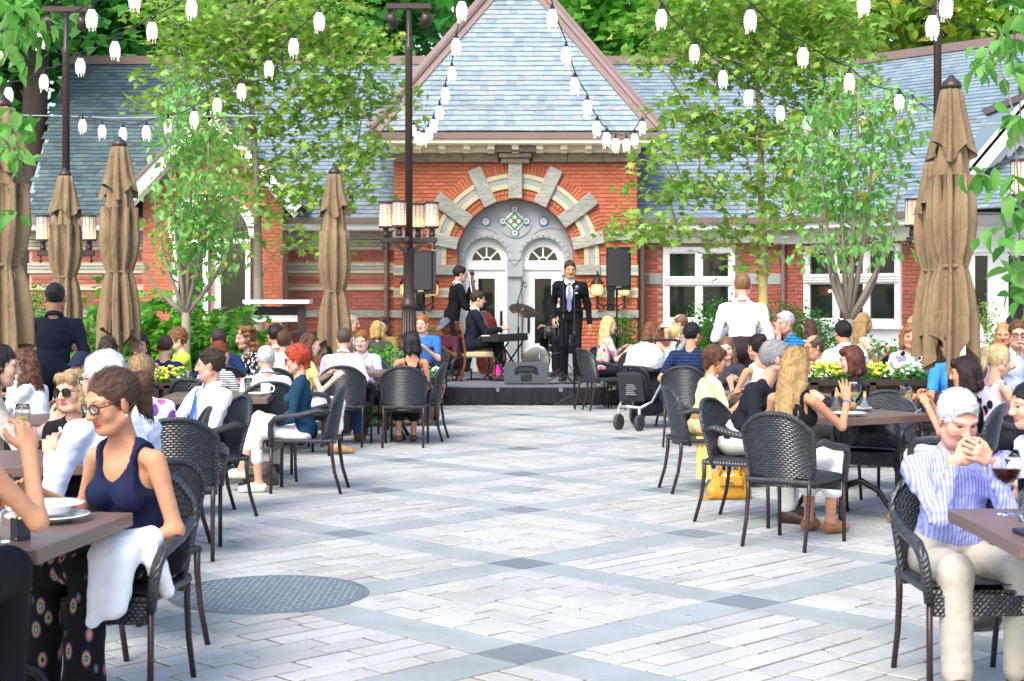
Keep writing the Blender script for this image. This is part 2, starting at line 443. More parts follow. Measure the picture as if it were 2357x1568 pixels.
def brick_field(x0, x1, z0, z1, y, keep, m, base=(0, 0), ang=0.0, pitch=.0685, L=.203):
    R = Matrix.Rotation(ang, 3, 'Z'); row = 0; z = z0
    while z + pitch * .6 < z1:
        h = min(pitch, z1 - z) - .009; x = x0 - (L / 2 if row % 2 else 0)
        while x < x1 - .02:
            a, c = max(x, x0), min(x + L, x1)
            if c - a > .03 and keep((a + c) / 2, z + h / 2, a, c):
                vs, fs = brick_box(c - a - .009, h, .04, R)
                p = R @ Vector(((a + c) / 2, y + rb.uniform(-.003, .002), z + h / 2 + .0045))
                piece_part('brick', m, (p[0] + base[0], p[1] + base[1], p[2]), vs, fs, BUCK, bld)
            x += L
        z += pitch; row += 1
# ---- pavilion wall
xc = -.1; hw = 2.17; AC = (-.109, 2.264); RT = 1.04
Z_BEAM0, Z_BEAM1 = WZ(374), WZ(352)
hole = [(AC[0] + RT, 0.0)] + arc(AC[0], AC[1], RT, 0, pi, 32) + [(AC[0] - RT, 0.0)]
b = MB(); plate(b, [(xc - hw, 0)] + hole[::-1] + [(xc + hw, 0), (xc + hw, 4.2), (xc - hw, 4.2)], [], 0, .5)
b.build('pavilion_wall', M_JOINT, bld)
for s in (-1, 1):
    b = MB(); b.box((xc + s * (hw - .15), 2.6, 2.3), (.3, 4.2, 4.4)); b.build('pavilion_side_wall', M_BRICK, bld)
STR = [(WZ(634), WZ(610)), (WZ(685), WZ(663))]; GREY = (WZ(732), WZ(715)); IMP = (WZ(554), WZ(534)); PL = WZ(808)
def inband(z, h=.03):
    return any(a - h < z < c + h for a, c in STR + [GREY])
def keep_pav(x, z, a, c):
    if inband(z) or z < PL: return False
    if IMP[0] - .03 < z < IMP[1] + .03 and abs(x - xc) > hw - .52: return False
    r = math.hypot(x - AC[0], z - AC[1])
    return z < AC[1] or (r > 1.66 and not (abs(x - AC[0]) < .13))
zq = PL + .0685 * round((AC[1] - PL) / .0685)
brick_field(xc - hw, xc + hw, zq, Z_BEAM0 - .01, -.014, keep_pav, M_BRICK)
for za, zb, rr in ((STR[0][1] + .004, zq, 1.505), (PL, STR[0][0] + .03, RT + .006)):
    brick_field(xc - hw, AC[0] - rr, za, zb, -.014, keep_pav, M_BRICK); brick_field(AC[0] + rr, xc + hw, za, zb, -.014, keep_pav, M_BRICK)
def radial(r0, r1, n, y, m, a0=0.0, a1=pi, name='brick', skip=lambda a: False):
    for i in range(n):
        a = a0 + (a1 - a0) * (i + .5) / n
        if skip(a): continue
        w = (r0 + r1) / 2 * (a1 - a0) / n - .009
        vs, fs = brick_box(w, r1 - r0 - .008, .05, Matrix.Rotation(-(a - pi / 2), 3, 'Y'))
        rm = (r0 + r1) / 2
        piece_part(name, m, (AC[0] + rm * cos(a), y, AC[1] + rm * sin(a)), vs, fs, BUCK, bld)
radial(1.505, 1.70, 74, -.022, M_BRICK, radians(2), radians(178))
radial(1.135, 1.226, 56, -.02, M_BRICK)
radial(1.045, 1.13, 52, -.004, M_BRICK)
b = MB(); b.cur = 0
b.ring(AC, 1.23, 1.315, 0, pi, -.05, .03, 48); b.ring(AC, 1.42, 1.50, 0, pi, -.05, .03, 48)
for s in (-1, 1):
    for r0, r1 in ((1.23, 1.315), (1.42, 1.50)): b.box((AC[0] + s * (r0 + r1) / 2, -.01, (AC[1] + STR[0][1]) / 2 - .002), (r1 - r0, .08, AC[1] - STR[0][1] - .006))
b.build('arch_moulding', M_CREAM, bld)
b = MB(); b.ring(AC, 1.317, 1.418, 0, pi, -.035, .03, 48)
for s in (-1, 1): b.box((AC[0] + s * 1.3675, -.002, (AC[1] + STR[0][1]) / 2), (.1, .066, AC[1] - STR[0][1] - .006))
b.build('arch_moulding', M_GREYST, bld)
for deg, r0, r1, w in ((25, 1.03, 1.74, .25), (53, 1.03, 1.76, .26), (77, 1.05, 1.62, .22), (-25, 1.03, 1.74, .25), (-53, 1.03, 1.76, .26), (-77, 1.05, 1.62, .22)):
    a = radians(90 - deg); b = MB()
    b.box((0, 0, 0), (w, .14, r1 - r0), Matrix.Rotation(radians(deg), 3, 'Y'), bev=.012)
    rm = (r0 + r1) / 2; b.build('voussoir', M_GNEISS, bld, loc=(AC[0] + rm * cos(a), -.035, AC[1] + rm * sin(a)))
b = MB(); b.box((0, 0, 0), (.25, .2, Z_BEAM0 - AC[1] - 1.05), bev=.012); b.build('keystone', M_GNEISS, bld, loc=(AC[0], -.05, (Z_BEAM0 + AC[1] + 1.04) / 2))
b = MB(); b.box((0, 0, 0), (.50, .26, .09), bev=.01); b.box((0, -.03, .09), (.58, .32, .08), bev=.01); b.box((0, -.05, .2), (.72, .38, .12), taper=1.18)
b.build('bracket_stone', M_GNEISS2, bld, loc=(AC[0], -.06, Z_BEAM0 + .02))
for x0, x1 in ((xc - hw - .02, AC[0] - .30), (AC[0] + .30, xc + hw + .02)):
    n = 3
    for i in range(n):
        w = (x1 - x0) / n; b = MB(); b.box((0, 0, 0), (w - .006, .16, Z_BEAM1 - Z_BEAM0), bev=.01)
        b.build('stone_beam', M_GNEISS2, bld, loc=(x0 + w * (i + .5), -.03, (Z_BEAM0 + Z_BEAM1) / 2))
for s in (-1, 1):                                   # bands, side blocks
    xin, xout = (AC[0] + s * (RT + .012), xc + s * (hw + .012))
    for zi, (z0, z1) in enumerate(STR):
        xb = xin if zi == 0 else xin
        xi = AC[0] + s * 1.52 if zi == 0 else xin
        for a, c, m in ((.0, .3, M_CREAM), (.31, .69, M_GREYST), (.70, 1.0, M_CREAM)):
            b = MB(); b.box(((xi + xout) / 2, -.005, z0 + (z1 - z0) * (a + c) / 2), (abs(xout - xi), .07, (z1 - z0) * (c - a))); b.build('stone_band', m, bld)
    z0, z1 = STR[0]
    b = MB(); b.box(((xin + AC[0] + s * 1.515) / 2, -.03, (z0 + z1) / 2), (abs(AC[0] + s * 1.515 - xin), .12, z1 - z0 - .004), bev=.01); b.build('stone_block', M_GNEISS, bld)
    b = MB(); b.box(((xin + xout) / 2, -.02, sum(GREY) / 2), (abs(xout - xin) + .02, .1, GREY[1] - GREY[0]), bev=.008); b.build('stone_band', M_GNEISS, bld)
    b = MB(); b.box((xout - s * .26, -.03, sum(IMP) / 2), (.54, .12, IMP[1] - IMP[0]), bev=.01); b.build('stone_block', M_GNEISS, bld)
    b = MB(); b.box(((xin + xout) / 2, -.04, PL / 2), (abs(xout - xin) + .06, .16, PL), bev=.015); b.build('plinth', M_GREYST, bld)
# ---- carved tympanum with two door arches
DX = [WX(1119), WX(1250.5)]; DZ = WZ(597); RO = .475
def door_hole(x, r): return [(x + r, 0.002)] + arc(x, DZ, r, 0, pi, 24) + [(x - r, 0.002)]
b = MB()
outer = [(AC[0] - RT + .004, 0)] + [(AC[0] + RT - .004, 0)] + arc(AC[0], AC[1], RT - .004, 0, pi, 32)
plate(b, outer, [door_hole(DX[0], .375), door_hole(DX[1], .375)], .22, .42)
b.build('tympanum', M_TYMP, bld)
for x in DX:
    b = MB(); b.ring((x, DZ), .40, .475, radians(-3), radians(183), .185, .23, 28); b.build('arch_ring', M_TYMP, bld)
    for i in range(13):
        a = pi * (i + .5) / 13; b = MB(); b.ball((0, 0, 0), (.02, .016, .02), 7, 4); b.build('carved_bead', M_TYMP, bld, smooth=True, loc=(x + .437 * cos(a), .182, DZ + .437 * sin(a)))
for r0, r1, cz in ((.265, .30, WZ(508)),):
    b = MB(); b.ring((AC[0], cz), r0, r1, 0, 2 * pi, .2, .23, 32); b.build('carved_ring', M_TYMP, bld)
for s in (-1, 1):
    b = MB(); b.ring((AC[0] + s * .62, DZ + .13), .44, .47, radians(65 if s > 0 else 15), radians(165 if s > 0 else 115), .205, .23, 14); b.build('carved_ring', M_TYMP, bld)
M_TILE_G, M_TILE_W, M_TILE_B, M_TILE_R = (mat('tile_' + n, c, .3, .08, 30) for n, c in (('green', '#4f8f6e'), ('white', '#e6e2d4'), ('blue', '#4d6fae'), ('red', '#a8413a')))
def medallion(x, z, kind):
    b = MB(); R45 = Matrix.Rotation(pi / 4, 3, 'Y')
    mats_ = [M_TILE_W, M_TILE_G, M_TILE_B, M_TILE_R]
    if kind == 'big':
        b.cur = 0; b.box((0, 0, 0), (.30, .02, .30), R45)
        b.cur = 1; b.box((0, -.012, 0), (.245, .012, .245), R45)
        b.cur = 0
        for dx, dz in ((.07, 0), (-.07, 0), (0, .07), (0, -.07)): b.box((dx, -.02, dz), (.06, .008, .06), R45)
        b.cur = 3; b.box((0, -.024, 0), (.06, .012, .06), R45)
    elif kind == 'star':
        b.cur = 2; b.box((0, 0, 0), (.115, .02, .115)); b.cur = 2; b.box((0, -.001, 0), (.115, .02, .115), R45)
        b.cur = 0
        for k in range(4): b.box((0, -.014, 0), (.11, .008, .025), Matrix.Rotation(k * pi / 4, 3, 'Y'))
        b.cur = 1; b.box((0, -.02, 0), (.03, .006, .03))
    else:
        b.cur = 2; b.ring((0, 0), .065, .09, 0, 2 * pi, -.012, .01, 20); b.cur = 0; b.ring((0, 0), .01, .063, 0, 2 * pi, -.006, .01, 20)
        b.cur = 2
        for k in range(6): b.box((.038 * cos(k * pi / 3), -.01, .038 * sin(k * pi / 3)), (.016, .006, .016))
        b.cur = 3; b.ball((0, -.008, 0), (.014, .008, .014), 8, 4)
    b.build('tile_medallion', mats_, bld, loc=(x, .205, z))
mx = WX(1184.5); mz = WZ(508)
medallion(mx, mz, 'big')
for dx, dz in ((0, .213), (0, -.213), (.213, 0), (-.213, 0)): medallion(mx + dx, mz + dz, 'star')
for s in (-1, 1): medallion(mx + s * .52, mz - .005, 'disc')
# centre shaft between the doors
xm = (DX[0] + DX[1]) / 2
b = MB(); b.box((xm, .16, 1.0), (.25, .2, 2.0), bev=.02); b.build('door_column', M_TYMP, bld)
b = MB(); b.box((xm, .12, DZ - .16), (.27, .24, .3), taper=1.05); b.box((xm, .10, DZ + .02), (.20, .26, .06)); b.prism([(xm - .14, DZ + .05), (xm + .14, DZ + .05), (xm, DZ - .12)], -.02, .1); b.build('column_capital', M_TYMP, bld)
# doors
for x in DX:
    d = MB()
    plate(d, door_hole(x, .378), [arc(x, WZ(602) + .01, .262, 0, pi, 20) + [(x - .262, WZ(602) + .0), (x + .262, WZ(602) + .0)],
                                   [(x - .15, .72), (x + .15, .72), (x + .15, WZ(641)), (x - .15, WZ(641))]], .34, .40)
    dr = d.build('door', M_WHITE, bld)
    d = MB(); d.ring((x, DZ), .345, .374, 0, pi, .30, .345, 28); d.box((x - .36, .32, DZ / 2), (.03, .05, DZ)); d.box((x + .36, .32, DZ / 2), (.03, .05, DZ))
    d.box((x, .325, WZ(617)), (.70, .04, .05)); d.box((x, .33, WZ(612)), (.70, .03, .03)); d.build('door_frame', M_WHITE, dr)
    d = MB()
    for a0, a1, c0, c1 in ((-.15, .15, WZ(641) + .014, None), (-.15, .15, .72 - .014, None)): d.box((x, .332, c0), (.36, .03, .028))
    d.box((x - .164, .332, (.72 + WZ(641)) / 2), (.028, .03, WZ(641) - .72)); d.box((x + .164, .332, (.72 + WZ(641)) / 2), (.028, .03, WZ(641) - .72)); d.build('moulding', M_WHITE, dr)
    d = MB(); plate(d, door_hole(x, .36), [], .385, .395); d.build('pane', M_GLASS, dr)
    d = MB(); cz = WZ(602)
    d.ring((x, cz), .075, .10, 0, pi, .345, .38, 12)
    for a in (45, 90, 135): d.beam((x + .09 * cos(radians(a)), .36, cz + .09 * sin(radians(a))), (x + .265 * cos(radians(a)), .36, cz + .265 * sin(radians(a))), .035, .028)
    d.box((x, .36, cz + .012), (.54, .036, .026)); d.build('fanlight_bar', M_WHITE, dr)
for x in (WX(1153), WX(1217)):
    d = MB(); d.box((0, 0, 0), (.045, .02, .40), bev=.008); d.tube([(0, -.01, .1), (0, -.06, .08), (0, -.06, -.06), (0, -.01, -.08)], .012, 6); d.build('door_handle', M_BLACK, dr, loc=(x, .325, WZ(742)))
# ---- cornice, brackets, gutter
b = MB(); b.box((xc, -.04, (WZ(351) + WZ(326)) / 2 - .01), (2 * hw + .1, .3, WZ(324) - WZ(351))); b.build('frieze', M_IVORY, bld)
EO = .45
b = MB(); b.box((xc, -EO / 2 - .0, WZ(329, YW - EO) - .01), (2 * (hw + .42), EO + .02, .03)); b.build('soffit', M_IVORY, bld)
b = MB(); ZF = WZ(324, YW - EO); b.box((xc, -EO - .01, ZF), (2 * (hw + .46), .05, .085))
for s in (-1, 1): b.box((xc + s * (hw + .44), 1.55, ZF), (.05, 3.9, .085))
b.build('fascia', M_IVORY, bld)
for x in [435 + 177.3 * i for i in range(-1, 10)]:
    px = 828.6 + .3125 * x
    if px > 1475 or px < 900: continue
    d = MB(); d.box((0, 0, .05), (.125, .26, .09), bev=.01); d.box((0, .05, -.04), (.125, .16, .09), bev=.01)
    d.tube([(-.062, -.10, .0), (.062, -.10, .0)], .038, 8); d.build('bracket', M_IVORY, bld, loc=(WX(px), -.26, WZ(341, YW - .3)))
b = MB(); zg = WZ(311.5, YW - EO - .05)
b.prism([(0, 0)], 0, 0) if False else None
b.add([(xc - hw - .50, -EO - .05, zg - .06), (xc + hw + .50, -EO - .05, zg - .06), (xc + hw + .50, -EO - .05, zg + .05), (xc - hw - .50, -EO - .05, zg + .05),
       (xc - hw - .40, -EO + .12, zg + .085), (xc + hw + .40, -EO + .12, zg + .085), (xc - hw - .5, -EO + .1, zg - .06), (xc + hw + .5, -EO + .1, zg - .06)],
      [(0, 1, 2, 3), (3, 2, 5, 4), (1, 0, 6, 7)])
b.box((xc, -EO - .06, zg - .045), (2 * hw + 1.02, .02, .03))
for i in range(-3, 4): b.box((xc + i * .74, -EO - .052, zg + .0), (.02, .012, .11))
b.build('gutter', M_COPPER, bld)
# ---- roofs
def slates(P0, e, up, nrm, polyfun, La, Ls, m, w=.19, h=.127, skip=None, lift=.012):
    """P0: corner at the eave, e along, up up the slope (unit vectors), polyfun(a, s) says inside"""
    P0, e, up, nrm = map(Vector, (P0, e, up, nrm)); s = 0.0; row = 0
    while s < Ls:
        a = -w * rb.random()
        while a < La:
            ww = w * rb.uniform(.8, 1.2)
            if polyfun(a + ww / 2, s + h / 2):
                t = rb.uniform(.009, .016); g = .003; o = P0 + e * (a + ww / 2) + up * (s + h / 2); H = h * 1.25 / 2; W = ww / 2 - g
                dl = rb.uniform(-.006, .006)
                vs = [e * -W + up * (-h / 2 + dl) + nrm * (lift + t), e * W + up * (-h / 2 + dl + rb.uniform(-.004, .004)) + nrm * (lift + t), e * W + up * H + nrm * .004, e * -W + up * H + nrm * .004,
                      e * -W + up * (-h / 2 + dl) + nrm * .002, e * W + up * (-h / 2 + dl) + nrm * .002]
                piece_part('slate', m, o, [tuple(v) for v in vs], [(0, 1, 2, 3), (4, 5, 1, 0), (0, 3, 4), (1, 5, 2)], BUCK, bld)
            a += ww
        s += h; row += 1
ze = WZ(302, YW - EO) + .0; zap = 7.91; x0, x1 = xc - 2.52, xc + 2.52; run = 2.52; rise = zap - ze
apex = Vector((xc, -EO + run, zap)); back = Vector((xc, 8.5, zap))
b = MB(); b.add([(x0, -EO, ze), (x1, -EO, ze), apex, (x0, 8.5, ze), (x1, 8.5, ze), back], [(0, 1, 2), (1, 4, 5, 2), (3, 0, 2, 5)]); b.build('pavilion_roof', M_SLATE, bld)
up = Vector((0, run, rise)).normalized(); Ls = sqrt(run * run + rise * rise)
slates((x0, -EO, ze), (1, 0, 0), up, Vector((1, 0, 0)).cross(up), lambda a, s: a > 2.52 * s / Ls + .02 and a < 5.04 - 2.52 * s / Ls - .02, 5.04, Ls - .02, M_SLATE, .17, .122)
for xa in (x0, x1):
    b = MB(); b.beam((xa + (.02 if xa < xc else -.02), -EO + .0, ze + .03), apex + Vector((0, 0, .03)), .30, .05, up=(0, -.8, .6)); b.tube([(xa, -EO, ze + .06), apex + Vector((0, 0, .08))], .07, 8)
    b.build('hip_capping', M_COPPER, bld)
YR = 32.0 - YW; YE = 27.9 - YW; ZE = 2.98; ZR = 6.42
up2 = Vector((0, YR - YE, ZR - ZE)).normalized(); L2 = sqrt((YR - YE) ** 2 + (ZR - ZE) ** 2); n2 = Vector((1, 0, 0)).cross(up2)
XL0, XL1 = -9.05, -9.43
b = MB(); b.add([(XL0, YE, ZE), (5.6, YE, ZE), (8.2, YR, ZR), (XL1, YR, ZR), (XL1, YR + 4, ZE), (8.2, YR + 4, ZE)], [(0, 1, 2, 3), (3, 2, 5, 4)]); b.build('main_roof', M_SLATE_R, bld)
b = MB(); b.add([(XL0 + .02, YE + .05, ZE), (XL0 + .02, YR + 3.9, ZE), (XL1 + .02, YR, ZR)], [(0, 1, 2)]); b.build('gable_end', M_BRICK2, bld)
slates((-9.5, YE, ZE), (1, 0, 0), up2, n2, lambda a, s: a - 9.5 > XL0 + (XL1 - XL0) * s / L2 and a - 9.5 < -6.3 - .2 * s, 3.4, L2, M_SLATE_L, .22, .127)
slates((-6.9, YE, ZE), (1, 0, 0), up2, n2, lambda a, s: a - 6.9 > -6.3 - .2 * s + .0 and a - 6.9 < -2.0 and not (abs(a - 6.9 + 5.45) < 1.35 - s * .8), 5.0, L2, M_SLATE_R, .18, .127)
slates((-8.1, YE, ZE), (1, 0, 0), up2, n2, lambda a, s: -6.3 - .2 * s < a - 8.1 < -6.9, 1.3, L2, M_SLATE_R, .2, .127)
slates((2.0, YE, ZE), (1, 0, 0), up2, n2, lambda a, s: a + 2.0 < 5.2 + s * .6, 6.2, L2, M_SLATE_R, .18, .127)
b = MB(); b.box(((XL1 + 8.0) / 2, YR, ZR + .05), (8.0 - XL1, .22, .17)); b.build('ridge_capping', M_COPPER, bld)
# angled right wing
A = Vector((4.85, 28.3 - YW, 0)); dA = Vector((.67, -.742, 0)).normalized(); nA = Vector((dA.y, -dA.x, 0)) * 1.0
if nA.y > 0: nA = -nA
angA = atan2(dA.y, dA.x)
E0 = A + nA * .4 - dA * 1.5; R0 = A - nA * 4.1 - dA * 1.2
LA = 9.0
v0, v1 = E0 + Vector((0, 0, ZE)), E0 + dA * LA + Vector((0, 0, ZE)); r0, r1 = R0 + Vector((0, 0, ZR)), R0 + dA * LA + Vector((0, 0, ZR))
b = MB(); b.add([v0, v1, r1, r0, R0 - nA * 4.2 + Vector((0, 0, ZE)), R0 - nA * 4.2 + dA * LA + Vector((0, 0, ZE))], [(0, 1, 2, 3), (3, 2, 5, 4)]); b.build('angled_roof', M_SLATE_R, bld)
upA = (Vector((0, 0, ZR - ZE)) - nA * 4.5).normalized(); LsA = sqrt(4.5 ** 2 + (ZR - ZE) ** 2)
slates(v0, dA, upA, dA.cross(upA), lambda a, s: True, 8.9, LsA, M_SLATE_R, .22, .13)
b = MB(); b.beam(r0 + Vector((0, 0, .05)), r1 + Vector((0, 0, .05)), .22, .17); b.build('ridge_capping', M_COPPER, bld)
# cupola on the ridge
b = MB(); cx = WX(570, 32.5); b.box((cx, YR + .1, 7.0), (.75, .75, 1.2), taper=.8); b.box((cx, YR + .1, 7.75), (1.0, 1.0, .12)); b.box((cx, YR + .1, 8.05), (.95, .95, .5), taper=.25); b.build('cupola', M_COPPER, bld)
for i in range(6):
    d = MB(); d.box((cx, YR - .29 + i * .006, 6.78 + i * .12), (.5, .05, .03), Matrix.Rotation(.5, 3, 'X')); d.build('louvre', M_BROWNM, bld)
# ---- left wing walls
YL = 28.3 - YW
def LZ(y): return CAM_H - (y - 685) * 28.3 / F
def LXp(x): return (x - 1200) * 28.3 / F
b = MB(); b.box((-5.6, YL + .2, 1.5), (6.9, .35, 3.0)); b.build('left_wing_wall', M_JOINT2, bld)
bands_l = [(551, 533, M_GNEISS), (558, 553.5, M_CREAM), (567, 559, M_GREYST), (575, 568, M_CREAM), (612, 606, M_CREAM), (621, 613, M_GREYST), (629, 622, M_CREAM), (668, 661, M_CREAM), (731, 714, M_GNEISS)]
for y0, y1, m in bands_l:
    b = MB(); b.box((-5.6, YL + .03, (LZ(y0) + LZ(y1)) / 2), (6.94, .1, LZ(y1) - LZ(y0) - .004)); b.build('stone_band', m, bld)
def keep_left(x, z, a, c):
    return not any(LZ(y0) - .03 < z < LZ(y1) + .03 for y0, y1, m in bands_l) and not (-6.2 < x < -4.85 and z > .7)
brick_field(-9.0, -2.3, .3, LZ(577), YL + .008, keep_left, M_BRICK2)
b = MB(); b.box((-5.7, YE - .02, ZE - .14), (6.8, .06, .1)); b.box((-5.7, YE + .2, ZE - .20), (6.8, .45, .03)); b.build('fascia', M_WHITE, bld)
b = MB(); b.box((-5.7, YE - .05, ZE - .04), (6.9, .12, .11)); b.build('gutter', M_COPPER, bld)
# front gable of the left wing
gx, gz, gy = -5.53, 4.80, -.0; ghw = 1.6; gfz = 3.12
b = MB(); plate(b, [(gx - 1.25, 0), (gx + 1.25, 0), (gx + 1.25, gfz + .3), (gx, gz - .2), (gx - 1.25, gfz + .3)], [], gy + .1, gy + .9); b.build('gable_wall', M_JOINT2, bld)
def keep_g(x, z, a, c):
    top = gz - .3 - abs(x - gx) * (gz - gfz) / ghw
    if z > top: return False
    if z > 2.6 and math.hypot(x - gx, z - 2.62) < .85: return False
    if z <= 2.6 and abs(x - gx) < .74 and z > .72: return False
    return True
brick_field(gx - 1.25, gx + 1.25, .3, 4.5, gy + .088, keep_g, M_BRICK)
for s in (-1, 1):
    b = MB(); b.beam((gx - s * .0, gy - .3, gz), (gx + s * ghw, gy - .3, gfz), .09, .24, up=(0, 0, 1)); b.beam((gx, gy - .22, gz - .12), (gx + s * (ghw - .05), gy - .22, gfz - .12), .05, .12); b.build('bargeboard', M_WHITE, bld)
    b = MB(); b.add([(gx, gy - .38, gz + .12), (gx + s * (ghw + .1), gy - .38, gfz + .05), (gx + s * (ghw + .1), gy + 3.4, gfz + .05), (gx, gy + 3.4, gz + .12)], [(0, 1, 2, 3)]); b.build('gable_roof', M_SLATE_R, bld)
    b = MB(); b.beam((gx, gy - .36, gz + .15), (gx + s * (ghw + .1), gy - .36, gfz + .08), .06, .05); b.build('verge_capping', M_COPPER, bld)
b = MB(); b.ring((gx, 2.62), .66, .82, 0, pi, gy + .03, gy + .12, 24); b.build('arch_trim', M_WHITE, bld)
def window(cx, z0, z1, w, y, cols=1, transom=None, par=None, M=None, sill=True, bar=.07):
    """white framed window; M places it (rotation about z and offset)"""
    d = MB(); h = z1 - z0
    T = M if M is not None else Matrix.Translation((cx, y, z0))
    hs = []; cw = (w - bar * (cols + 1)) / cols
    zs = [(bar, h - bar)] if transom is None else [(bar, transom - bar * .7), (transom + bar * .7, h - bar)]
    for i in range(cols):
        xa = -w / 2 + bar + i * (cw + bar)
        for za, zb in zs: hs.append([(xa, za), (xa + cw, za), (xa + cw, zb), (xa, zb)])
    plate(d, [(-w / 2, 0), (w / 2, 0), (w / 2, h), (-w / 2, h)], hs, 0, .08)
    fr = d.build('window', M_WHITE, par or bld); fr.matrix_local = T
    for q in hs:
        (xa, za), (_, _), (xb, zb), _ = q
        p = MB(); p.box(((xa + xb) / 2, .06, (za + zb) / 2), (xb - xa, .012, zb - za)); p.build('pane', M_GLASS, fr)
        p = MB(); e = .022
        p.box((xa + e / 2, .035, (za + zb) / 2), (e, .03, zb - za)); p.box((xb - e / 2, .035, (za + zb) / 2), (e, .03, zb - za))
        p.box(((xa + xb) / 2, .0345, za + e / 2), (xb - xa - 2 * e, .03, e)); p.box(((xa + xb) / 2, .0345, zb - e / 2), (xb - xa - 2 * e, .03, e)); p.build('sash', M_WHITE, fr)
    if sill:
        p = MB(); p.box((0, -.03, -.03), (w + .12, .14, .06), bev=.008); p.build('sill', M_WHITE, fr)
    if transom:
        p = MB()
        for k in (-.045, .0, .045): p.box((0, -.012, transom + k), (w - .02, .03, .022))
        p.build('transom_moulding', M_WHITE, fr)
    return fr
window(gx - .38, .75, 2.6, .62, gy - .01); window(gx + .38, .75, 2.6, .62, gy - .01)
d = MB(); d.prism(arc(gx, 2.62, .655, 0, pi, 20), gy + .06, gy + .09); d.build('lunette', M_GLASS, bld)
# ---- right wing
YRW = 28.3 - YW
b = MB(); b.box((3.5, YRW + .2, 1.4), (2.85, .35, 2.8)); b.build('right_wing_wall', M_JOINT2, bld)
bl = [(655, 633)]
def keep_r(x, z, a, c): return not (2.58 < x < 3.94 and z > .9) and not (LZ(655) - .02 < z < LZ(633) + .02 and (x < 2.6 or x > 3.9))
brick_field(2.1, 4.85, .3, LZ(560), YRW + .008, keep_r, M_BRICK2)
for xa, xb in ((2.1, 2.34), (2.345, 2.57), (3.95, 4.83)):
    b = MB(); b.box(((xa + xb) / 2, YRW + .03, (LZ(655) + LZ(633)) / 2), (xb - xa, .09, LZ(633) - LZ(655)), bev=.006); b.build('stone_block', M_GNEISS2 if xa < 2.2 else M_GREYST, bld)
window(3.26, LZ(746), LZ(569), 1.32, YRW - .06, 2, LZ(648) - LZ(746), bar=.10)
b = MB(); b.box((3.5, YRW - .05, LZ(543)), (2.9, .14, .27)); b.box((3.5, YE - .02, ZE - .14), (3.4, .06, .12)); b.box((3.5, YE + .2, ZE - .20), (3.3, .45, .03)); b.build('fascia', M_WHITE, bld)
b = MB(); b.box((3.55, YE - .05, ZE - .04), (3.5, .12, .11)); b.build('gutter', M_COPPER, bld)
MA = Matrix.Translation(A) @ Matrix.Rotation(angA, 4, 'Z')     # local x along the angled wall, -y outwards
def AB(mb, name, m):
    o = mb.build(name, m, bld); o.matrix_local = MA; return o
b = MB(); b.box((1.7, .2, 1.4), (3.4, .35, 2.8)); AB(b, 'angled_wall', M_JOINT2)
R_ = Matrix.Rotation(angA, 3, 'Z')
def angled_bricks(xa, xb, z0, z1):
    row = 0; z = z0
    while z < z1 - .03:
        x = xa - (.1 if row % 2 else 0)
        while x < xb - .02:
            p, q = max(x, xa), min(x + .203, xb)
            if q - p > .03:
                vs, fs = brick_box(q - p - .01, .058, .04, R_); c = MA @ Vector(((p + q) / 2, .006, z + .03)); piece_part('brick', M_BRICK2, c, vs, fs, BUCK, bld)
            x += .203
        z += .0685; row += 1
angled_bricks(.0, .42, .3, 2.5); angled_bricks(2.5, 3.2, .3, 2.5)
for z in (1.06,):
    w_ = window(0, 0, 1.42, 2.05, 0, 3, .82, M=MA @ Matrix.Translation((1.46, -.03, 1.06)), bar=.1)
b = MB(); b.box((1.46, .0, .68), (2.05, .1, .7)); AB(b, 'window_apron', M_WHITE)
b = MB(); b.box((1.5, -.05, 2.66), (3.2, .14, .27)); b.box((1.4, -.42, ZE - .14), (3.6, .06, .12)); b.box((1.4, -.2, ZE - .20), (3.5, .45, .03)); AB(b, 'fascia', M_WHITE)
b = MB(); b.box((1.4, -.45, ZE - .04), (3.7, .12, .11)); AB(b, 'gutter', M_COPPER)
for x, y in ((LXp(890), YL - .04), (4.80, YRW - .06), (xc + hw + .1, .3)):
    b = MB(); b.tube([(0, 0, .1), (0, 0, 2.75)], .045, 8)
    for z in (.8, 1.7): b.lathe([(.055, z), (.055, z + .05)], 8)
    b.build('downpipe', M_COPPER, bld, loc=(x, y, 0) if x < 4 else (x, y, 0))
# white gabled bay on the right
by = 25.8 - YW; bx, bz = 8.36, 4.72; bs = (bz - 2.86) / 1.56
b = MB(); zt = lambda x: bz - .22 - abs(x - bx) * bs
tri = [(7.62, 2.98), (8.14, 2.98), (8.14, zt(8.14) - .28), (7.62, zt(7.62) - .28)]
mid = [(8.22, 2.98), (8.52, 2.98), (8.52, 3.95), (8.36, 4.1), (8.22, 3.95)]
tri2 = [(2 * bx - x, z) for x, z in tri][::-1]
doors_ = [[(7.60, .95), (7.82, .95), (7.82, 2.25), (7.60, 2.25)], [(8.16, .3), (8.66, .3), (8.66, 2.25), (8.16, 2.25)], [(8.9, .3), (9.3, .3), (9.3, 2.25), (8.9, 2.25)]]
plate(b, [(7.38, 0), (9.34, 0), (9.34, zt(9.34)), (bx, bz - .2), (7.38, zt(7.38))], [tri, mid, tri2] + doors_, by, by + .12)
b.build('bay_front', M_WHITE, bld)
b = MB(); b.prism([(7.42, .1), (9.3, .1), (9.3, zt(9.3) - .1), (bx, bz - .35), (7.42, zt(7.42) - .1)], by + .07, by + .085); b.build('bay_glass', M_GLASS, bld)
b = MB(); b.box((7.45, by + 1.2, 1.5), (.12, 2.2, 3.0)); b.build('bay_side', M_WHITE, bld)
b = MB()
for z, h, d in ((2.90, .05, .1), (2.72, .04, .06), (2.52, .04, .06), (2.34, .06, .1)): b.box((bx, by - .02, z), (1.98, d, h))
b.build('bay_moulding', M_WHITE, bld)
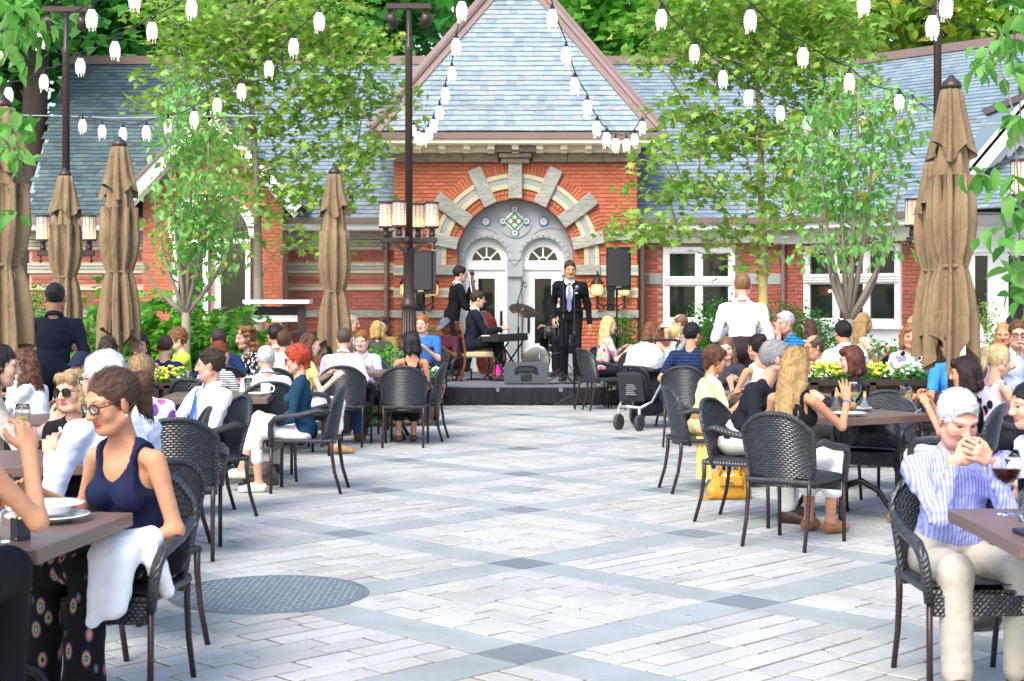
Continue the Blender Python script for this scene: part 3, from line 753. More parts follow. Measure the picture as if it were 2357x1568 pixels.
for s in (-1, 1):
    b = MB(); b.beam((bx, by - .42, bz), (bx + s * 1.6, by - .42, bz - 1.6 * bs), .08, .26); b.beam((bx, by - .34, bz - .12), (bx + s * 1.55, by - .34, bz - .12 - 1.55 * bs), .06, .16); b.build('bargeboard', M_WHITE, bld)
    b = MB(); b.add([(bx, by - .46, bz + .13), (bx + s * 1.66, by - .46, bz + .13 - 1.66 * bs), (bx + s * 1.66, by + 3.2, bz + .13 - 1.66 * bs), (bx, by + 3.2, bz + .13),
                     (bx, by - .46, bz + .05), (bx + s * 1.66, by - .46, bz + .05 - 1.66 * bs), (bx + s * 1.66, by + 3.2, bz + .05 - 1.66 * bs), (bx, by + 3.2, bz + .05)], [(0, 1, 2, 3), (4, 5, 6, 7), (0, 1, 5, 4)]); b.build('bay_roof', M_SLATE_R, bld)
b = MB(); b.beam((bx, by - .5, bz + .15), (bx, by + 3.0, bz + .15), .2, .12); b.build('ridge_capping', M_COPPER, bld)
for (nm, mn), b in BUCK.items():
    if b.v: b.build(nm + '_field', MATS[mn], bld, kind='stuff')
# ------------------------------------------------------------------ trees and plants
def leaf_mat(name, cols, trans=.45, rough=.45):
    t = NT(name); p = t.n('ShaderNodeNewGeometry').outputs['Random Per Island']
    c = t.ramp(p, [(i / (len(cols) - 1), lin(k)) for i, k in enumerate(cols)])
    t.base(c); t.set(Roughness=rough, Specular_IOR_Level=.4)
    tr = t.n('ShaderNodeBsdfTranslucent'); mx = t.n('ShaderNodeMixShader'); mx.inputs[0].default_value = trans
    t.l(t.mix(1.0, c, (1.0, 1.05, .55), 'MULTIPLY'), tr.inputs['Color']); t.l(t.p.outputs[0], mx.inputs[1]); t.l(tr.outputs[0], mx.inputs[2]); t.l(mx.outputs[0], t.out.inputs[0])
    MATS[name] = t.m; return t.m
L_PLANE = leaf_mat('plane_leaf', ['#6ea23a', '#88b84c', '#9cc65a', '#b0d070', '#7cae44', '#b2be62'])
L_DOG = leaf_mat('dogwood_leaf', ['#62a64a', '#78b65c', '#8cc46e', '#a0d084', '#6cae54', '#8ac46e', '#96ca78', '#6eb056', '#d4b458'])
L_NEAR = leaf_mat('near_dogwood_leaf', ['#4c9038', '#60a446', '#76b456', '#88c064'])
L_HYD = leaf_mat('oakleaf_leaf', ['#4f9a2a', '#68b238', '#80c24c', '#468c26', '#93c95c'])
L_BUSH = leaf_mat('bush_leaf', ['#3c8a34', '#55a242', '#6cb552', '#2f7a2c'])
L_BOX = leaf_mat('boxwood_leaf', ['#2f6f2a', '#458a36', '#62a446', '#2a6428'])
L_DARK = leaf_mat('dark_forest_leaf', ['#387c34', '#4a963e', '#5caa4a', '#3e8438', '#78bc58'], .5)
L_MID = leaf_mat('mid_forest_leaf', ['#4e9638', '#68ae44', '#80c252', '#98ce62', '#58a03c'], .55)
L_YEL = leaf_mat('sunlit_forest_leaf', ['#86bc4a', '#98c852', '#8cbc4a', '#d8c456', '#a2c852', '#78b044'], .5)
M_BARK = mat('grey_bark', '#8b8271', .9, .3, 9, .5, 30, stretch=(1, 1, .3))
M_BARKP = NT('plane_bark')
_v = M_BARKP.coord(); _n = M_BARKP.noise(M_BARKP.mapv(_v, (1, 1, .45)), 7, 3, .5)
M_BARKP.base(M_BARKP.ramp(_n, [(.38, lin('#7d7a5c')), (.47, lin('#a49a6c')), (.56, lin('#c4ab62')), (.66, lin('#8f9078'))], 'CONSTANT')); M_BARKP.set(Roughness=.8); M_BARKP = M_BARKP.m
M_BARKD = mat('dark_bark', '#3a332b', .95, .35, 6, .6, 20, stretch=(1, 1, .3))
def lobed(k=5):
    pts = [(0, 0)]
    prof = [(-170, .30), (-140, .52), (-118, .30), (-88, .86), (-58, .40), (-28, .80), (-15, .5), (0, 1.0), (15, .5), (28, .80), (58, .40), (88, .86), (118, .30), (140, .52), (170, .30)]
    P = [(0, .12, 0)]
    for a, r in prof: P.append((r * .5 * sin(radians(a)), .30 + r * .62 * cos(radians(a)) * .85, -.10 * abs(sin(radians(a))) * r))
    return np.array(P, np.float32), np.array([(0, i, i + 1) for i in range(1, len(P) - 1)], np.int32)
def ovate():
    P = [(0, 0, 0), (-.27, .3, .07), (0, .35, -.02), (.27, .3, .07), (-.23, .65, .03), (0, .68, -.06), (.23, .65, .03), (0, 1, -.18)]
    return np.array(P, np.float32), np.array([(0, 2, 1), (0, 3, 2), (1, 2, 4), (2, 5, 4), (2, 3, 5), (3, 6, 5), (4, 5, 7), (5, 6, 7)], np.int32)
def simple_leaf():
    P = [(0, 0, 0), (-.3, .45, .05), (0, 1, -.08), (.3, .45, .05)]
    return np.array(P, np.float32), np.array([(0, 3, 1), (1, 3, 2)], np.int32)
T_LOBE, T_OVAL, T_SIMP = lobed(), ovate(), simple_leaf()
def leaves_mesh(name, T, pos, size, yaw, pitch, roll, m):
    """pos (N,3); leaf's own y axis points to its tip; pitch lifts the tip"""
    P, Fc = T; N = len(pos); cy, sy = np.cos(yaw), np.sin(yaw); cp, sp = np.cos(pitch), np.sin(pitch); cr, sr = np.cos(roll), np.sin(roll)
    O = np.zeros(N); I = np.ones(N)
    Rz = np.stack([np.stack([cy, -sy, O], 1), np.stack([sy, cy, O], 1), np.stack([O, O, I], 1)], 1)
    Rx = np.stack([np.stack([I, O, O], 1), np.stack([O, cp, -sp], 1), np.stack([O, sp, cp], 1)], 1)
    Ry = np.stack([np.stack([cr, O, sr], 1), np.stack([O, I, O], 1), np.stack([-sr, O, cr], 1)], 1)
    R = Rz @ Rx @ Ry
    V = np.einsum('nij,kj->nki', R, P) * size[:, None, None] + pos[:, None, :]
    Fs = Fc[None] + (np.arange(N) * len(P))[:, None, None]
    return np_mesh(name, V.reshape(-1, 3), Fs.reshape(-1, 3), m, smooth=False)
def crown(name, parent, clusters, n, size, T, m, spread, droop=0.0, seed=1, flat=.5, kind='stuff'):
    r = np.random.default_rng(seed); C = np.repeat(np.asarray(clusters, float), n, 0); N = len(C)
    off = r.normal(0, 1, (N, 3)); off /= np.maximum(1, np.linalg.norm(off, axis=1, keepdims=True) / 1.6); off *= np.array([1, 1, flat]) * spread
    pos = C + off; yaw = r.uniform(0, 2 * pi, N)
    pitch = r.normal(-.3 - droop, .5, N); roll = r.normal(0, .55, N); sz = size * r.uniform(.65, 1.25, N)
    return link(name, leaves_mesh(name, T, pos, sz, yaw, pitch, roll, m), parent, kind=kind)
def in_ellipsoids(ells, n, r, shell=.0):
    out = []; vol = np.array([e[3] * e[4] * e[5] for e in ells]); vol = vol / vol.sum()
    for e, k in zip(ells, np.maximum(1, (vol * n).astype(int))):
        d = r.normal(0, 1, (k, 3)); d /= np.linalg.norm(d, axis=1, keepdims=True); q = r.uniform(shell ** 3, 1, (k, 1)) ** (1 / 3)
        out.append(np.array(e[:3]) + d * q * np.array(e[3:6]))
    return np.concatenate(out)
def limb(a, b, sag, n=5):
    a, b = np.array(a, float), np.array(b, float)
    return [tuple(a + (b - a) * t + np.array([0, 0, sag * sin(pi * t)])) for t in np.linspace(0, 1, n)]
def tree(name, label, base, top, r0, clusters, nleaf, size, T, m, spread, bark, droop=0, seed=1, stems=None, group=None, flat=.5, cat='tree', twig=.012):
    t = thing(name, label, cat, (base[0], base[1], 0), 0, group)
    B = np.array([base[0], base[1], 0.0]); r = random.Random(seed)
    c = np.asarray(clusters, float) - B; top = np.array(top, float) - B
    tr = MB()
    tp = [(top[0] * q ** 1.3 + r.uniform(-.03, .03), top[1] * q, top[2] * q) for q in np.linspace(0, 1, 9)]
    br = MB()
    if stems:
        tp = [(0, 0, 0), (r.uniform(-.02, .02), 0, stems[0] * .5), (0, 0, stems[0])]
        tr.tube(tp, [r0 * 1.25, r0, r0 * .9], 9)
        paths = []
        for (dx, dy, dz) in stems[1]:
            p = limb((0, 0, stems[0] - .03), (dx, dy, dz), 0, 7)
            p = [(x + (dx * .25) * sin(pi * i / 6), y, z) for i, (x, y, z) in enumerate(p)]
            br.tube(p, [r0 * .62 * (1 - .85 * i / 6) for i in range(7)], 6); paths.append(p)
        allp = np.array([q for p in paths for q in p])
    else:
        tr.tube(tp, [r0 * (1.15 - .95 * (i / 8) ** .8) for i in range(9)], 10); allp = np.array(tp)
    tr.build('trunk', bark, t, smooth=True)
    nodes = [tuple(p) for p in allp]
    order = np.argsort([np.min(np.linalg.norm(allp - k, axis=1)) for k in c])
    for k in c[order]:
        N_ = np.array(nodes); dv = k - N_; dist = np.linalg.norm(dv, axis=1)
        hor = np.linalg.norm(N_[:, :2], axis=1); kh = np.linalg.norm(k[:2])
        d = dist + 1.6 * np.maximum(0, N_[:, 2] - k[2] + .12 * kh) + .8 * np.maximum(0, hor - kh)
        q = N_[int(np.argmin(d))]; L = np.linalg.norm(k - q)
        if L < .08: continue
        pts = limb(q, k, .06 * L + r.uniform(-.03, .05))
        rr = min(.03, twig * (.8 + L * .9)); br.tube(pts, [rr * (1 - .19 * i) for i in range(5)], 5, cap=False)
        nodes += [pts[2], pts[3], pts[4]]
    if br.v: br.build('branches', bark, t, smooth=True, kind='stuff')
    crown('crown', t, c, nleaf, size, T, m, spread, droop, seed, flat)
    return t
def E(x, y, Y, rx, ry_, rz):            # an ellipsoid measured in the picture at depth Y (rx, rz in picture units)
    p = PX(x, y, Y); return (*p, rx * Y / F, ry_, rz * Y / F)
r = np.random.default_rng(21)
# two young plane trees
Y = 24.0
ells = [E(590, 40, Y, 260, 1.2, 110), E(470, 140, Y, 190, 1.0, 90), E(720, 110, Y, 200, 1.0, 120), E(800, 235, Y, 140, .9, 60), E(420, 235, Y, 170, .9, 40), E(640, 230, Y, 180, 1.0, 80),
        E(760, 340, Y, 150, .9, 60), E(560, 350, Y, 140, .9, 80), E(840, 420, Y, 85, .7, 45), E(640, 440, Y, 160, .9, 50), E(500, 500, Y, 120, .8, 50), E(690, 560, Y, 150, .7, 30), E(860, 330, Y, 60, .5, 40)]
cl = in_ellipsoids(ells, 320, r)
tree('plane_tree', 'tall young plane tree with lobed leaves in front of the left slate roof', PX(600, 740, Y), PX(572, -120, Y), .085, cl, 18, .20, T_LOBE, L_PLANE, .27, M_BARK, seed=3, flat=.5)
Y = 22.5
ells = [E(1650, 30, Y, 230, 1.1, 90), E(1850, 60, Y, 180, 1.0, 110), E(1560, 110, Y, 120, .9, 60), E(1720, 150, Y, 180, 1.0, 60), E(1880, 200, Y, 120, .9, 70), E(1580, 260, Y, 110, .8, 45), E(1700, 290, Y, 120, .9, 60),
        E(1560, 350, Y, 100, .8, 40), E(1800, 330, Y, 110, .8, 60), E(1530, 430, Y, 95, .8, 35), E(1660, 430, Y, 110, .8, 45), E(1520, 530, Y, 110, .8, 35), E(1660, 530, Y, 120, .8, 35), E(1800, 470, Y, 110, .8, 60), E(1700, 610, Y, 70, .6, 22), E(1440, 530, Y, 40, .5, 20)]
cl = in_ellipsoids(ells, 310, r)
tree('plane_tree', 'young plane tree with mottled yellow trunk behind the white-shirted waiter', PX(1757, 760, Y), PX(1738, -100, Y), .085, cl, 19, .20, T_LOBE, L_PLANE, .26, M_BARKP, seed=5, flat=.5)
# two multi-stemmed dogwoods
Y = 18.0
ells = [E(430, 250, Y, 55, .5, 60), E(420, 340, Y, 62, .6, 60), E(490, 320, Y, 70, .6, 70), E(402, 440, Y, 36, .5, 40), E(465, 430, Y, 85, .7, 60), E(410, 530, Y, 66, .6, 45), E(490, 520, Y, 80, .6, 60), E(420, 600, Y, 80, .5, 30), E(520, 600, Y, 40, .4, 35)]
cl = in_ellipsoids(ells, 105, r)
st = [PX(360, 430, Y), PX(400, 300, Y), PX(440, 215, Y), PX(490, 330, Y), PX(545, 470, Y), PX(330, 580, Y)]
b0 = PX(428, 850, Y)
tree('dogwood_tree', 'slender pale-barked dogwood with small drooping leaves beside the navy boy', b0, (0, 0, 0), .055, cl, 17, .10, T_OVAL, L_DOG, .17, M_BARK, droop=.3, seed=8, stems=(WZ(720, Y), [(p[0] - b0[0], random.uniform(-.3, .3), p[2]) for p in st]), twig=.006, flat=.6)
Y = 17.0
ells = [E(1960, 180, Y, 60, .5, 30), E(1920, 260, Y, 75, .6, 50), E(2010, 270, Y, 80, .6, 60), E(1880, 350, Y, 60, .5, 60), E(1970, 380, Y, 100, .7, 60), E(2060, 340, Y, 50, .5, 60), E(1900, 460, Y, 70, .6, 50), E(2000, 480, Y, 70, .6, 50), E(2050, 560, Y, 40, .5, 40), E(1880, 560, Y, 60, .5, 40), E(1960, 560, Y, 60, .5, 40)]
cl = in_ellipsoids(ells, 112, r)
b0 = PX(1953, 790, Y); st = [PX(1880, 330, Y), PX(1930, 210, Y), PX(1965, 190, Y), PX(2010, 240, Y), PX(2060, 400, Y), PX(1890, 520, Y), PX(2030, 560, Y)]
tree('dogwood_tree', 'multi-stemmed dogwood with drooping leaves in front of the second window', b0, (0, 0, 0), .06, cl, 17, .105, T_OVAL, L_DOG, .17, M_BARK, droop=.3, seed=9, stems=(WZ(735, Y), [(p[0] - b0[0], random.uniform(-.3, .3), p[2]) for p in st]), twig=.006, flat=.6)
# near dogwoods that reach in from the sides
def near_tree(label, bx, Y, clumps, n, size, seed, spread=.09, m=None):
    cl = np.array([PX(x, y, Y + random.uniform(-.3, .3)) for x, y in clumps])
    b0 = (bx, Y, 0); hz = max(c[2] for c in cl)
    tree('dogwood_tree', label, b0, (bx, Y, hz + .3), .05, cl, n, size, T_OVAL, m or L_NEAR, spread, M_BARK, droop=.55, seed=seed, twig=.005, flat=.6)
near_tree('near dogwood whose broad leaves hang in from the right edge', 3.05, 8.2, [(2258, 133), (2285, 130), (2330, 40), (2340, 75), (2310, 100), (2338, 137), (2350, 165), (2345, 190), (2330, 250), (2350, 285), (2238, 402), (2288, 416), (2345, 460), (2350, 475), (2305, 545), (2330, 552), (2345, 600), (2352, 630), (2350, 660), (2357, 20)], 8, .12, 4, .075)
near_tree('near dogwood whose leaves hang in from the upper left corner', -3.4, 9.0, [(47, 15), (72, 35), (30, 5), (90, 45), (10, 62), (60, 88), (30, 90), (5, 110), (6, 150), (40, 272), (55, 280), (19, 325), (5, 335), (48, 352), (6, 482), (20, 40), (35, 60)], 8, .115, 6, .075)
# woodland behind the building
def forest(label, x, y, Y, rx, rz, n, m, size=.42, trunk=None, seed=1, bark=None, ry=2.4, nl=26, lean=0):
    c = PX(x, y, Y); rr = np.random.default_rng(seed)
    e = [(c[0], Y, c[2], rx * Y / F, ry, rz * Y / F)]
    for k in range(6): e.append((c[0] + rr.normal(0, .55) * rx * Y / F, Y + rr.normal(0, 1), c[2] + rr.normal(0, .5) * rz * Y / F, rx * Y / F * .5, 1.5, rz * Y / F * .42))
    cl = in_ellipsoids(e, int(n * .85), rr, .3)
    return tree('woodland_tree', label, (c[0] - lean, Y, 0), (c[0], Y, c[2] + .3 * rz * Y / F), trunk or .28, cl, nl, size, T_SIMP, m, .62, bark or M_BARKD, seed=seed, flat=.7, twig=.02)
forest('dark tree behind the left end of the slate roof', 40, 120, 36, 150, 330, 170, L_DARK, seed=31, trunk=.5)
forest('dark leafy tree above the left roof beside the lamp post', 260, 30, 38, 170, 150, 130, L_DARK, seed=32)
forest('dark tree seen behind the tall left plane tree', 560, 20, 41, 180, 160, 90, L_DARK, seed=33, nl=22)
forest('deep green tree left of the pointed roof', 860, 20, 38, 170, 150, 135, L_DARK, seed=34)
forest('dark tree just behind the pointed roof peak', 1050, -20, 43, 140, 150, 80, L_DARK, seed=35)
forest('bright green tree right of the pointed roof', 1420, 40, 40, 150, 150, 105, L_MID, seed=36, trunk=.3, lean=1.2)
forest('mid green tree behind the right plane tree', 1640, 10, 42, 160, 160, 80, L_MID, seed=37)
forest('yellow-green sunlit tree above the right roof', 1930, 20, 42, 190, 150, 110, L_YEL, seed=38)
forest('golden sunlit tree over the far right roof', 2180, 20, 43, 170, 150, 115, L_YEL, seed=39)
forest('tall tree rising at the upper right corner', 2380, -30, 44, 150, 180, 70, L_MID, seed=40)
# big trunks at the left
for label, x0, y0, x1, y1, Yt, rr_ in (('broad dark trunk beyond the left end of the building', 62, 700, 85, 100, 30.5, .27),):
    a, c = PX(x0, y0, Yt), PX(x1, y1, Yt); t = thing('woodland_tree', label, 'tree', (a[0], Yt, 0))
    b = MB(); b.tube([(0, 0, 0), (.0, 0, 1), ((c[0] - a[0]) * .5, 0, c[2] * .5), (c[0] - a[0], 0, c[2]), (c[0] - a[0] + .3, .3, c[2] + 3)], [rr_ * 1.3, rr_, rr_ * .95, rr_ * .85, .2], 12); b.build('trunk', M_BARKD, t, smooth=True)
    cl = in_ellipsoids([(c[0] - a[0] - .5, 0, c[2] + 1.2, 2.2, 1.5, 1.6), (c[0] - a[0] - 1.3, .6, 3.5, 1.0, 1, 1.6)], 70, r); crown('crown', t, cl, 22, .34, T_SIMP, L_DARK, .5, seed=77)
# ground-level planting
def bush(name, label, x, Y, ells, n, nl, size, T, m, spread, cat='shrub', seed=1, droop=0, flat=.8, stem=True, low=True):
    X = (x - 1200) * Y / F; t = thing(name, label, cat, (X, Y, 0)); rr = np.random.default_rng(seed)
    E_ = [(e[0] - X, e[1] - Y, *e[2:]) for e in ells]
    if low: E_ += [(e[0] - X, e[1] - Y, max(.25, e[2] * .45), e[3], e[4], max(.25, e[2] * .45)) for e in ells]; n = int(n * 1.6)
    cl = in_ellipsoids(E_, n, rr, .45)
    if stem:
        b = MB()
        for k in cl[:: max(1, len(cl) // 14)]: b.tube(limb((k[0] * .2, k[1] * .2, 0), k, .05), [.012, .01, .009, .007, .005], 5, cap=False)
        b.build('stems', M_BARK, t, kind='stuff')
    crown('foliage', t, cl, nl, size, T, m, spread, droop, seed, flat)
    return t
Y = 19.5
bush('hydrangea_bush', 'broad oakleaf hydrangea with large bright lobed leaves below the left gable', 420, Y, [E(250, 760, Y, 60, .4, 70), E(330, 740, Y, 70, .5, 60), E(440, 740, Y, 90, .6, 65), E(540, 760, Y, 60, .5, 50), E(420, 800, Y, 190, .6, 70), E(230, 700, Y, 40, .4, 40)], 170, 9, .26, T_LOBE, L_HYD, .16, seed=51, droop=.2)
Y = 26.5
bush('hedge', 'clipped green hedge behind the waiter in black', 90, Y, [E(95, 720, Y, 50, .5, 55), E(60, 740, Y, 40, .5, 60), E(150, 740, Y, 40, .5, 50), E(100, 800, Y, 90, .5, 60)], 110, 40, .07, T_SIMP, L_BUSH, .18, 'hedge', 52)
Y = 26.3
bush('boxwood_shrub', 'rounded boxwood shrub beside the right speaker stand', 1432, Y, [E(1432, 765, Y, 38, .28, 42), E(1432, 800, Y, 42, .3, 50), E(1405, 770, Y, 22, .2, 35)], 70, 60, .045, T_SIMP, L_BOX, .10, seed=53)
bush('boxwood_shrub', 'small boxwood shrub behind the man in the blue polo', 985, 26.2, [E(965, 780, 26.2, 45, .3, 40)], 40, 55, .045, T_SIMP, L_BOX, .10, seed=54)
Y = 24.5
bush('viburnum_bush', 'tall leafy bush in front of the first white window', 1650, Y, [E(1655, 740, Y, 45, .4, 50), E(1635, 770, Y, 60, .5, 50), E(1680, 790, Y, 70, .5, 60)], 90, 34, .075, T_SIMP, L_BUSH, .17, seed=55)
bush('viburnum_bush', 'leafy bush under the second window behind the plaid shirt', 1845, Y, [E(1830, 760, Y, 60, .4, 45), E(1880, 775, Y, 60, .4, 40), E(1790, 740, Y, 30, .3, 40), E(1925, 785, Y, 30, .3, 35)], 80, 30, .075, T_SIMP, L_BUSH, .16, seed=56)
Y = 20.0
bush('maple_sapling', 'small yellow-green maple sapling by the white bay', 2265, Y, [E(2262, 720, Y, 28, .2, 25), E(2285, 750, Y, 30, .2, 25), E(2255, 760, Y, 30, .2, 30), E(2300, 715, Y, 16, .1, 8)], 55, 16, .07, T_LOBE, L_PLANE, .10, seed=57)
bush('fern_planting', 'bright feathery green plants behind the lavender shirt', 890, 18.5, [E(905, 815, 18.5, 32, .2, 22), E(850, 818, 18.5, 35, .2, 16)], 60, 30, .05, T_SIMP, L_HYD, .09, 'plant', 58)
bush('fern_planting', 'green planting behind the white-shirted man on the right', 1960, 19.5, [E(2000, 810, 19.5, 60, .3, 22), E(1900, 815, 19.5, 40, .3, 25), E(2100, 812, 19.5, 60, .3, 20)], 70, 26, .06, T_SIMP, L_BUSH, .10, 'plant', 59)
# ------------------------------------------------------------------ woven chairs, tables, parasols
def wicker():
    t = NT('black_wicker'); v = t.coord(); n = t.noise(v, 30, 3)
    t.base(t.ramp(n, [(.3, lin('#222427')), (.7, lin('#3a3e43'))])); t.set(Roughness=.36, Specular_IOR_Level=.6)
    w = t.n('ShaderNodeTexWave'); w.wave_type = 'BANDS'; w.bands_direction = 'DIAGONAL'; w.inputs['Scale'].default_value = 26; w.inputs['Distortion'].default_value = .6; t.l(v, w.inputs['Vector'])
    t.bump(w.outputs['Fac'], .6, .006); MATS['black_wicker'] = t.m; return t.m
M_WICKER = wicker()
M_STRAND = mat('wicker_strand', '#32363b', .34, .25, 25, spec=.6, piece=.4)
M_LEG = mat('chair_leg_metal', '#3b2d2c', .38, .1, 20, metal=.3)
M_TABLE = mat('laminate_table_top', '#6f5a52', .38, .14, 5, .08, 60, stretch=(1, 9, 1), spec=.55)
def back_pt(u, v, off=0.0):
    top = .885 - .13 * abs(u) ** 2.6; z = .40 + v * (top - .40)
    x = u * (.235 + .035 * v); y = -.235 - .085 * v + .075 * u * u
    return (x, y - off, z)
def weave(b, fn, cols, rows, th, raise_):
    """rows of short raised strands, half a strand offset from row to row"""
    for j in range(rows):
        for i in range(-1, cols):
            o = (j % 2) * .5; u0, u1 = (i + o + .06) / cols, (i + o + .94) / cols
            u0, u1 = max(0, u0), min(1, u1)
            if u1 - u0 < .2 / cols: continue
            v0, v1 = (j + .08) / rows, (j + .92) / rows; vm = (v0 + v1) / 2; um = (u0 + u1) / 2; w = (u1 - u0) * .22
            P = [fn(u0, v0, th), fn(u1, v0, th), fn(u1, v1, th), fn(u0, v1, th), fn(um - w, vm, th + raise_), fn(um + w, vm, th + raise_)]
            b.add(P, [(0, 1, 5, 4), (2, 3, 4, 5), (1, 2, 5), (3, 0, 4)] if raise_ * th >= 0 and th > 0 else [(1, 0, 4, 5), (3, 2, 5, 4), (2, 1, 5), (0, 3, 4)])
def sheet(b, fn, nu, nv, th):
    vs = []; fs = []
    for s in (th, -th):
        for j in range(nv + 1):
            for i in range(nu + 1): vs.append(fn(i / nu, j / nv, s))
    o = (nu + 1) * (nv + 1)
    for j in range(nv):
        for i in range(nu):
            a = j * (nu + 1) + i; fs += [(a, a + 1, a + nu + 2, a + nu + 1), (a + o + 1, a + o, a + o + nu + 1, a + o + nu + 2)]
    b.add(vs, fs)
def build_chair(label, loc, rotz):
    t = thing('wicker_chair', label, 'chair', loc, rotz, 'black woven armchairs on the plaza'); t.scale = (.89, .95, .945)
    b = MB(); fn = lambda u, v, th: back_pt(u * 2 - 1, v, th)
    sheet(b, fn, 10, 8, .003); weave(b, fn, 14, 30, .004, .0045); weave(b, fn, 14, 30, -.004, -.0045)
    b.build('backrest', M_STRAND, t)
    b = MB(); rim = [back_pt(-1, v) for v in (.0, .35, .7, .92)] + [back_pt(u, 1.0) for u in np.linspace(-.97, .97, 13)] + [back_pt(1, v) for v in (.92, .7, .35, 0)]
    b.tube(rim, .017, 8); b.build('back_rim', M_WICKER, t, smooth=True)
    b = MB(); fn = lambda u, v, th: (-.235 + u * .47 - .0 * v, -.24 + v * .49, .448 + th + .012 * cos((u - .5) * 3) - .012 * sin(pi * v))
    sheet(b, fn, 6, 6, .012); weave(b, fn, 14, 28, .013, .003); b.build('seat', M_STRAND, t)
    b = MB(); b.tube([(-.24, -.24, .44), (-.245, .25, .44), (.245, .25, .44), (.24, -.24, .44), (-.24, -.24, .44)], .018, 8)
    fn = lambda u, v, th: (-.235 + u * .47, .258 + th, .345 + v * .085); sheet(b, fn, 4, 2, .006)
    weave(b, lambda u, v, th: (-.235 + u * .47, .258 + th, .345 + v * .085), 14, 6, .007, .003); b.build('seat_frame', M_WICKER, t)
    for s in (-1, 1):
        b = MB(); p = back_pt(s * 1.0, .78)
        path = [p, (s * .285, -.13, .70), (s * .295, .02, .66), (s * .295, .15, .645), (s * .29, .225, .63), (s * .28, .262, .585), (s * .268, .268, .52), (s * .255, .265, .40)]
        b.tube(path, [.02, .025, .026, .026, .027, .026, .025, .022], 8, flat=1.0); b.build('armrest', M_WICKER, t, smooth=True)
    for s in (-1, 1):
        b = MB(); b.tube([(s * .253, .264, .42), (s * .252, .268, 0)], .0145, 8); b.build('leg', M_LEG, t, smooth=True)
        b = MB(); b.cur = 0; b.tube([(s * .235, -.235, .46), (s * .232, -.238, .34), (s * .232, -.262, .18), (s * .236, -.315, 0)], [.017, .016, .0145, .014], 8); b.build('leg', M_LEG, t, smooth=True)
    return t
_chair0 = None
def chair(x, y, yaw, label, z=0.0):
    global _chair0
    if _chair0 is None: _chair0 = build_chair(label, (x, y, z), radians(yaw)); return _chair0
    return dup(_chair0, label, (x, y, z), radians(yaw))
_table0 = {}
def table(x, y, rot, label, w=.86):
    if w not in _table0:
        t = thing('bistro_table', label, 'table', (x, y, 0), radians(rot), 'brown square tables on the plaza')
        b = MB(); b.box((0, 0, .718), (w, w, .05), bev=.004); b.build('tabletop', M_TABLE, t)
        b = MB(); b.lathe([(.03, .2), (.045, .22), (.032, .27), (.03, .5), (.04, .54), (.03, .6), (.04, .66), (.14, .69)], 12); b.build('column', M_BLACK, t, smooth=True)
        for k in range(4):
            a = k * pi / 2 + pi / 4; c, s = cos(a), sin(a)
            q = MB(); q.tube([(c * r_, s * r_, z) for r_, z in ((.03, .24), (.12, .27), (.24, .20), (.31, .09), (.35, .03))], [.024, .022, .02, .018, .02], 7); q.ball((c * .355, s * .355, .022), (.026, .026, .022), 8, 5); q.build('foot', M_BLACK, t, smooth=True)
        _table0[w] = t; return t
    return dup(_table0[w], label, (x, y, 0), radians(rot))
TB = {}
for key, x, y, rot, label in (
    ('T1', -1.93, 5.40, -6, 'brown table in the left foreground with stacked white plates'),
    ('T2', -2.52, 7.75, 18, 'brown table in front of the woman with the pearl necklace'),
    ('T3', -3.38, 10.2, 25, 'brown table behind the pearl necklace woman with a white wine glass'),
    ('T4', -2.50, 12.78, 4, 'brown table with white mugs before the red-haired woman'),
    ('T5', -1.52, 16.95, 0, 'brown table shared by the couple in lavender and the woman in the black halter'),
    ('T6', 2.26, 10.8, 30, 'brown table with plates and wine beside the long-haired blonde'),
    ('T7', 2.06, 5.46, 0, 'brown table in the right foreground with a red wine glass'),
    ('T8', -4.0, 16.6, 10, 'brown table next to the boy in the navy shirt'),
    ('T9', -3.05, 15.0, 12, 'brown table next to the bald man in the navy tee'),
    ('T10', -2.1, 22.4, 0, 'brown table near the blonde and brunette by the brick wall'),
    ('T12', 2.25, 18.2, 10, 'brown table by the stroller and the striped navy shirt'),
    ('T13', 2.12, 13.0, 12, 'brown table in front of the woman in the yellow top'),
    ('T14', 3.2, 16.3, 20, 'brown table between the plaid shirt and the bald man with glasses'),
    ('T15', 4.55, 17.2, 15, 'brown table by the woman in the floral blouse'),
    ('T16', 5.4, 15.6, 10, 'brown table at the far right near the man drinking')):
    TB[key] = table(x, y, rot, label)
M_CANVAS = NT('tan_canvas'); _v = M_CANVAS.coord()
M_CANVAS.base(M_CANVAS.ramp(M_CANVAS.noise(M_CANVAS.mapv(_v, (1, 1, .35)), 5, 5), [(.3, lin('#7a6850')), (.7, lin('#927e60'))])); M_CANVAS.set(Roughness=.85, Specular_IOR_Level=.2)
M_CANVAS.bump(M_CANVAS.math('ADD', M_CANVAS.math('MULTIPLY', M_CANVAS.noise(_v, 240, 2), .04), M_CANVAS.noise(M_CANVAS.mapv(_v, (1, 1, .4)), 11, 4, .6, 1.2)), .55, .05); M_CANVAS = M_CANVAS.m
